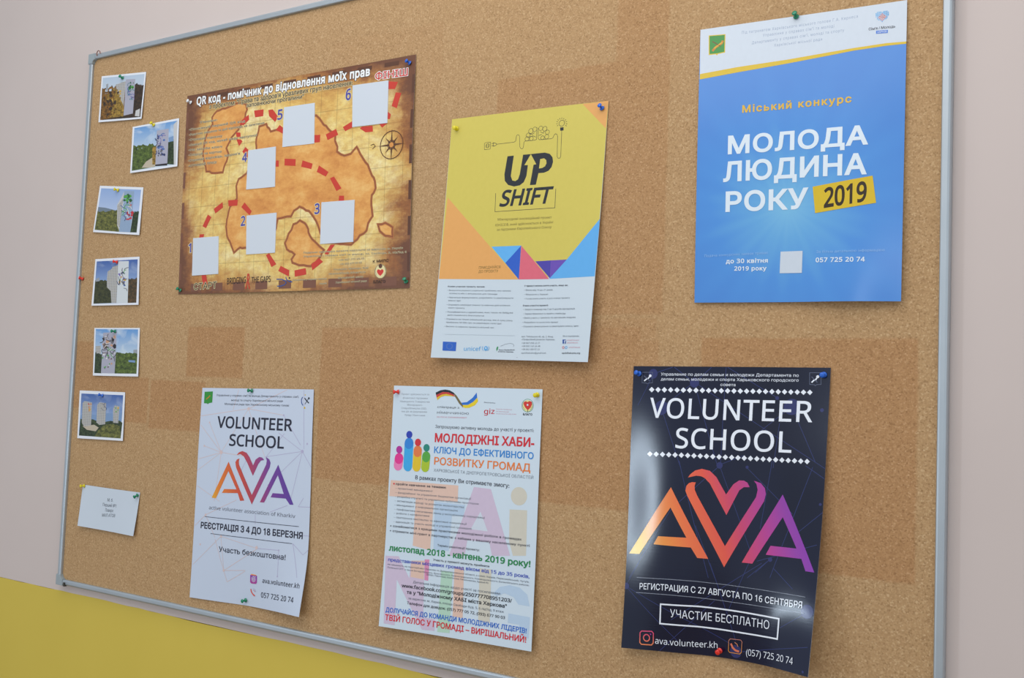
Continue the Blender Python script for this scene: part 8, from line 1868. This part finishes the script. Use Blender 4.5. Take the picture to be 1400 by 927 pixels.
def glyphs(txt, bold, big):
    k = (txt, round(bold, 4), big, txt_now[1])
    if k in FONT_CACHE:
        return FONT_CACHE[k]
    cs = contours(txt, 6 if big else 3)
    # glyph by glyph (contours that overlap in x belong together), keep what has a non-zero winding number
    order = sorted(range(len(cs)), key=lambda i: cs[i][:, 0].min())
    groups = []
    for i in order:
        lo, hi = cs[i][:, 0].min(), cs[i][:, 0].max()
        if groups and lo < groups[-1][1] - 1e-4:
            groups[-1][0].append(i)
            groups[-1][1] = max(groups[-1][1], hi)
        else:
            groups.append([[i], hi])
    co, fs = [], []
    for idx, _ in groups:
        ars = {i: 0.5 * np.sum(cs[i][:, 0] * np.roll(cs[i][:, 1], -1) - np.roll(cs[i][:, 0], -1) * cs[i][:, 1]) for i in idx}
        sign = 1 if max(ars.values(), key=abs) > 0 else -1      # outer contours run one way, holes the other
        for i in idx:
            cs[i] = fatten(cs[i], bold, sign)
        P, Eg = [], []
        for i in idx:
            b0 = len(P)
            P += [Vector(p) for p in cs[i]]
            Eg += [(b0 + j, b0 + (j + 1) % len(cs[i])) for j in range(len(cs[i]))]
        vo, eo, fo, *_r = delaunay_2d_cdt(P, Eg, [], 0, 1e-6)
        V_ = np.array([v[:] for v in vo])
        T_ = np.array([f for f in fo if len(f) == 3])
        if not len(T_):
            continue
        cen = V_[T_].mean(1)
        wn = np.zeros(len(cen), int)
        for i in idx:
            a = cs[i]
            c = np.roll(a, -1, 0)
            ax, ay, bx, by = a[:, 0][:, None], a[:, 1][:, None], c[:, 0][:, None], c[:, 1][:, None]
            px, py = cen[:, 0][None], cen[:, 1][None]
            cr = (bx - ax) * (py - ay) - (px - ax) * (by - ay)
            wn += ((ay <= py) & (by > py) & (cr > 0)).sum(0) - ((ay > py) & (by <= py) & (cr < 0)).sum(0)
        base = len(co)
        co += V_.tolist()
        fs += [tuple(int(x) + base for x in t) for t, q in zip(T_, wn) if q != 0]
    FONT_CACHE[k] = (np.array(co), fs)
    return FONT_CACHE[k]


CAPH = 0.722


def build_sheet(key, name, label, cat, group, fin, base_key, thick=0.28, cell=5.0):
    s = SHEETS[key]
    w, h = s['size']
    nu, nv = max(8, round(w / cell)), max(8, round(h / cell))
    pin = [sheet_point(s, w / 2, h) for _ in (0,)][0]
    root = empty(name, (pin[0], 0, pin[2] + CAM_Z), label, cat, group)
    org = np.array(root.location)
    # grid of positions and normals
    G = np.zeros((nu + 1, nv + 1, 3))
    for i in range(nu + 1):
        for j in range(nv + 1):
            G[i, j] = sheet_point(s, w * i / nu, h * j / nv)
    G[:, :, 2] += CAM_Z
    G -= org
    du = np.gradient(G, axis=0)
    dv = np.gradient(G, axis=1)
    N = np.cross(du, dv)
    N /= np.linalg.norm(N, axis=2)[:, :, None]        # towards the viewer (-y)
    if N[0, 0, 1] > 0:
        N = -N

    def at(u, v, off):
        a = min(max(u / w * nu, -0.3), nu + 0.3)
        c = min(max(v / h * nv, -0.3), nv + 0.3)
        i, j = min(max(int(a), 0), nu - 1), min(max(int(c), 0), nv - 1)
        f, g = a - i, c - j
        wt = ((1 - f) * (1 - g), f * (1 - g), f * g, (1 - f) * g)
        p = wt[0] * G[i, j] + wt[1] * G[i + 1, j] + wt[2] * G[i + 1, j + 1] + wt[3] * G[i, j + 1]
        n_ = wt[0] * N[i, j] + wt[1] * N[i + 1, j] + wt[2] * N[i + 1, j + 1] + wt[3] * N[i, j + 1]
        return p + n_ * off / 1000.0

    # the paper: front, back and edges
    bm = bmesh.new()
    uvl = bm.loops.layers.uv.new('page')
    F = [[bm.verts.new(G[i, j]) for j in range(nv + 1)] for i in range(nu + 1)]
    B = [[bm.verts.new(G[i, j] - N[i, j] * thick / 1000) for j in range(nv + 1)] for i in range(nu + 1)]
    uvof = {}
    for i in range(nu + 1):
        for j in range(nv + 1):
            uvof[F[i][j]] = uvof[B[i][j]] = (i / nu, j / nv)
    for i in range(nu):
        for j in range(nv):
            bm.faces.new((F[i][j], F[i + 1][j], F[i + 1][j + 1], F[i][j + 1]))
            f_ = bm.faces.new((B[i][j], B[i][j + 1], B[i + 1][j + 1], B[i + 1][j]))
            f_.material_index = 1
    def rimv(S_, i, j):
        v_ = bm.verts.new(S_[i][j].co)
        uvof[v_] = uvof[S_[i][j]]
        return v_

    rim = [(i, 0) for i in range(nu)] + [(nu, j) for j in range(nv)] + [(i, nv) for i in range(nu, 0, -1)] + [(0, j) for j in range(nv, 0, -1)]
    for k in range(len(rim)):
        (a, c), (e, g) = rim[k], rim[(k + 1) % len(rim)]
        f_ = bm.faces.new([rimv(F, a, c), rimv(B, a, c), rimv(B, e, g), rimv(F, e, g)])
        f_.material_index = 1
    for f_ in bm.faces:
        for l in f_.loops:
            l[uvl].uv = uvof[l.vert]
    back = ink('paper', fin)
    link_mesh('sheet', bm, [ink(base_key, fin), back], root, True)

    # the print, one mesh per part of the layout
    parts, order = {}, 0.10
    cards = []

    def flat(u_v, faces, part, col, level, cut):
        if part in SINGLES:
            part = (part, u_v[0] if part != 'route_number' else txt_now[0])
        P = parts.setdefault(part, dict(bm=bmesh.new(), mats=[]))
        if 'uv' not in P:
            P['uv'] = P['bm'].loops.layers.uv.new('page')
        mt = ink(col, fin)
        if mt not in P['mats']:
            P['mats'].append(mt)
        mi = P['mats'].index(mt)
        b2 = bmesh.new()
        if len(faces) == 1 and len(faces[0]) > 4:
            faces = tessellate_polygon([[Vector((u_v[i][0], u_v[i][1], 0)) for i in faces[0]]])
        vs = [b2.verts.new((a, c, 0)) for a, c in u_v]
        for f in faces:
            try:
                b2.faces.new([vs[i] for i in f])
            except ValueError:
                pass
        if cut:
            us = [a for a, c in u_v]
            ws = [c for a, c in u_v]
            for lo, hi, sz, cnt, ax in ((min(us), max(us), w, nu, 0), (min(ws), max(ws), h, nv, 1)):
                for k in range(int(lo / sz * cnt) + 1, int(math.ceil(hi / sz * cnt))):
                    pos = k * sz / cnt
                    bmesh.ops.bisect_plane(b2, geom=list(b2.verts) + list(b2.edges) + list(b2.faces), dist=1e-5,
                                           plane_co=(pos, 0, 0) if ax == 0 else (0, pos, 0), plane_no=(1, 0, 0) if ax == 0 else (0, 1, 0))
        b2.verts.index_update()
        dst = P['bm']
        uvl = P['uv']
        nv_ = []
        for vv in b2.verts:
            nv_.append((dst.verts.new(at(vv.co.x, vv.co.y, level)), (vv.co.x / w, vv.co.y / h)))
        for f in b2.faces:
            idx = [v.index for v in f.verts]
            if len(idx) < 3:
                continue
            pts = [b2.verts[i].co for i in ()]
            co = [v.co for v in f.verts]
            ar = sum(co[i].x * co[(i + 1) % len(co)].y - co[(i + 1) % len(co)].x * co[i].y for i in range(len(co)))
            if ar < 0:
                idx = idx[::-1]
            try:
                nf = dst.faces.new([nv_[i][0] for i in idx])
            except ValueError:
                continue
            nf.material_index = mi
            nf.smooth = True
            for l, i in zip(nf.loops, idx):
                l[uvl].uv = nv_[i][1]
        b2.free()

    clampp = lambda p: (min(max(p[0], 0.0), w), min(max(p[1], 0.0), h))
    for it in PRINT[key]:
        order += 0.0025 if fin != 'ph' else 0.004
        if it[0] == 'G':
            _, part, col, pts = it
            pts = [clampp(p) for p in pts]
            if part == 'card':
                cards.append((pts, col))
                continue
            size = max(max(p[0] for p in pts) - min(p[0] for p in pts), max(p[1] for p in pts) - min(p[1] for p in pts))
            flat(pts, [tuple(range(len(pts)))], part, col, order, size > 9)
        elif it[0] == 'C':
            _, part, col, (cu, cv), r, r2 = it
            n_ = 28 if r > 3 else 14
            o_ = [(cu + r * math.cos(2 * math.pi * k / n_), cv + r * math.sin(2 * math.pi * k / n_)) for k in range(n_)]
            if r2:
                i_ = [(cu + r2 * math.cos(2 * math.pi * k / n_), cv + r2 * math.sin(2 * math.pi * k / n_)) for k in range(n_)]
                flat([clampp(p) for p in o_ + i_], [(k, (k + 1) % n_, n_ + (k + 1) % n_, n_ + k) for k in range(n_)], part, col, order, False)
            else:
                flat([clampp(p) for p in o_], [tuple(range(n_))], part, col, order, r > 9)
        elif it[0] == 'L':
            _, part, col, wd, pts, closed = it
            P2 = [np.array(clampp(p), float) for p in pts]
            k_ = len(P2)
            left, right = [], []
            for i in range(k_):
                a = P2[i - 1] if (i or closed) else P2[i]
                c = P2[(i + 1) % k_] if (i < k_ - 1 or closed) else P2[i]
                d1 = P2[i] - a
                d2 = c - P2[i]
                d1 = d1 / (np.linalg.norm(d1) or 1)
                d2 = d2 / (np.linalg.norm(d2) or 1)
                t = d1 + d2
                t = t / (np.linalg.norm(t) or 1)
                nn_ = np.array((-t[1], t[0]))
                ref = d1 if np.linalg.norm(d1) > 0.5 else d2
                cs = max(0.45, abs(np.dot(nn_, np.array((-ref[1], ref[0])))))
                left.append(tuple(P2[i] + nn_ * wd / 2 / cs))
                right.append(tuple(P2[i] - nn_ * wd / 2 / cs))
            m_ = k_ if closed else k_ - 1
            ln = max(np.linalg.norm(P2[i] - P2[(i + 1) % k_]) for i in range(m_))
            flat(left + right, [(i, (i + 1) % k_, k_ + (i + 1) % k_, k_ + i) for i in range(m_)], part, col, order, ln > 9)
        elif it[0] == 'T':
            _, part, txt, base, ht, col, bold, shear, halo = it
            txt_now[:] = [txt, SPACING.get((key, part), 1.0)]
            xs = np.array([p[0] for p in base])
            ys = np.array([p[1] for p in base])
            pf = np.polyfit((xs - xs[0]) / (xs[-1] - xs[0]), ys, len(base) - 1)
            for hv in ((halo, col) if halo else (col,)):
                co, fs = glyphs(txt, bold + (0.05 if (halo and hv == halo) else 0), ht > 7)
                co0, _ = glyphs(txt, bold, ht > 7)
                x0, x1 = co0[:, 0].min(), co0[:, 0].max()
                X = (co[:, 0] - x0) / (x1 - x0)
                Y = co[:, 1] / CAPH * ht
                U = xs[0] + X * (xs[-1] - xs[0]) + Y * shear
                V = np.polyval(pf, X) + Y
                flat(list(zip(U, V)), fs, part, hv, order, ht > 9)
                order += 0.004
    for part, P in parts.items():
        if isinstance(part, tuple):
            part = part[0]
        part = part.split('#')[0]
        me = bpy.data.meshes.new(part)
        P['bm'].to_mesh(me)
        P['bm'].free()
        for m in P['mats']:
            me.materials.append(m)
        o = bpy.data.objects.new(part, me)
        COL.objects.link(o)
        o.parent = root
        if part in FINE_PRINT:
            o['kind'] = 'stuff'          # dots, threads and small type too fine to pick apart
    for pts, col in cards:                 # stuck-on paper cards
        bm = bmesh.new()
        vs = [bm.verts.new(at(*p, order + 0.35)) for p in pts]
        vb = [bm.verts.new(at(*p, 0.06)) for p in pts]
        bm.faces.new(vs)
        for i in range(4):
            bm.faces.new((vs[i], vb[i], vb[(i + 1) % 4], vs[(i + 1) % 4]))
        uvl = bm.loops.layers.uv.new('page')
        bmesh.ops.recalc_face_normals(bm, faces=bm.faces)
        if bm.faces[0:1] and False:
            pass
        link_mesh('card', bm, ink(col, fin), root)
    return root


build_sheet('map', 'map_poster', 'antique treasure map style poster with six blank white cards and a red dashed route', 'poster', None, 'map', 'sheet_map')
build_sheet('up', 'project_poster', 'yellow and orange poster reading UP SHIFT hanging in the middle of the board', 'poster', None, 'up', 'sheet_up')
build_sheet('blue', 'contest_poster', 'sky blue contest poster with a yellow 2019 badge at the upper right of the board', 'poster', None, 'blue', 'sheet_blue')
build_sheet('vol', 'volunteer_poster', 'white VOLUNTEER SCHOOL poster with curled lower corner, left of the youth hub notice', 'poster', None, 'vol', 'sheet_vol')
build_sheet('hub', 'youth_hub_poster', 'white notice densely printed in red, blue, orange and green with four round-headed figures', 'poster', None, 'hub', 'sheet_hub')
build_sheet('dark', 'volunteer_poster', 'glossy dark navy VOLUNTEER SCHOOL poster with its lower right corner curling off the board', 'poster', None, 'dark', 'sheet_dark')
build_sheet('note', 'paper_note', 'small creased white note with four short lines at the lower left of the board', 'note', None, 'note', 'sheet_note')
PG = 'small tower block photographs down the left side'
for k, l in (('ph_a', 'topmost small photo, a mural tower among autumn brown trees'),
             ('ph_b', 'small photo of a mural tower under blue sky hanging nearest to the map poster'),
             ('ph_c', 'small photo of a tower with a green and red mural above hazy hills'),
             ('ph_d', 'small photo of one white mural tower under deep blue sky, red pin at top'),
             ('ph_e', 'small photo of a tower with a brown and grey mural, pale cloudy sky'),
             ('ph_f', 'lowest small photo showing three white towers under deep blue sky')):
    build_sheet(k, 'photo_print', l, 'photo', PG, 'ph', 'sheet_ph', cell=9)
bpy.data.objects.remove(tmp_obj)
bpy.data.curves.remove(tmp_curve)

# ------------------------------------------------------------------ push pins
PCOL = dict(green=(22, 132, 96), yellow=(222, 208, 30), red=(228, 52, 40), blue=(28, 100, 206), white=(226, 232, 238))
PLAB = ['green push pin in the topmost small photo', 'yellow push pin in the small photo nearest to the map poster', 'yellow push pin in the third small photo from the top',
        'red push pin at the top of the small photo with the white mural tower', 'red push pin in bare cork beside the left frame rail', 'green push pin in the small photo with the pale cloudy sky',
        'blue push pin in the lowest small photo of three towers', 'yellow push pin at the left corner of the small white note', 'green push pin at the right corner of the small white note',
        'white push pin at the top left corner of the map poster', 'blue push pin at the top right corner of the map poster', 'green push pin at the bottom left corner of the map poster',
        'green push pin at the bottom right corner of the map poster', 'yellow push pin at the top left corner of the yellow poster', 'blue push pin at the top right corner of the yellow poster',
        'green push pin in the top edge of the sky blue poster', 'green push pin in the top edge of the white volunteer poster', 'green push pin in the bottom edge of the white volunteer poster',
        'red push pin at the top left corner of the youth hub notice', 'yellow push pin at the top right corner of the youth hub notice', 'blue push pin at the top left corner of the dark poster',
        'blue push pin at the top right corner of the dark poster', 'red push pin in the bottom edge of the dark poster']
PM = {}
for k, c in PCOL.items():
    m, nt, b = new_mat(k + '_translucent_plastic', 0.18, 0.55)
    b.inputs['Base Color'].default_value = lin(c)
    b.inputs['Subsurface Weight'].default_value = 0.25
    b.inputs['Subsurface Radius'].default_value = (0.004, 0.004, 0.004)
    b.inputs['Subsurface Scale'].default_value = 0.5
    PM[k] = m
m_steel, nt, b = new_mat('pin_steel', 0.25, 0.5, 1.0)
b.inputs['Base Color'].default_value = lin((200, 204, 208))
HEAD = [(0.0, 0.0), (0.0032, 0.0), (0.0039, 0.0004), (0.0042, 0.0010), (0.0039, 0.0017), (0.0028, 0.0023), (0.0021, 0.0032), (0.0019, 0.0045), (0.0020, 0.0058), (0.0025, 0.0068), (0.0033, 0.0075), (0.0038, 0.0083), (0.0038, 0.0090), (0.0033, 0.0097), (0.0022, 0.0102), (0.0, 0.0104)]
for (c, p, d), lab in zip(PINS, PLAB):
    loc = Vector((p[0], p[1] - 0.0004, p[2] + CAM_Z))
    root = empty('push_pin', loc, lab, 'push pin', 'push pins in the notice board')
    root.rotation_euler = Vector(d).to_track_quat('Z', 'Y').to_euler()
    bm = bmesh.new()
    lathe(bm, HEAD)
    bmesh.ops.recalc_face_normals(bm, faces=bm.faces)
    link_mesh('pin_head', bm, PM[c], root, True)
    bm = bmesh.new()
    lathe(bm, [(0.0, -0.0075), (0.0005, -0.006), (0.0005, 0.0002), (0.0, 0.0002)], 8)
    bmesh.ops.recalc_face_normals(bm, faces=bm.faces)
    link_mesh('needle', bm, m_steel, root, True)
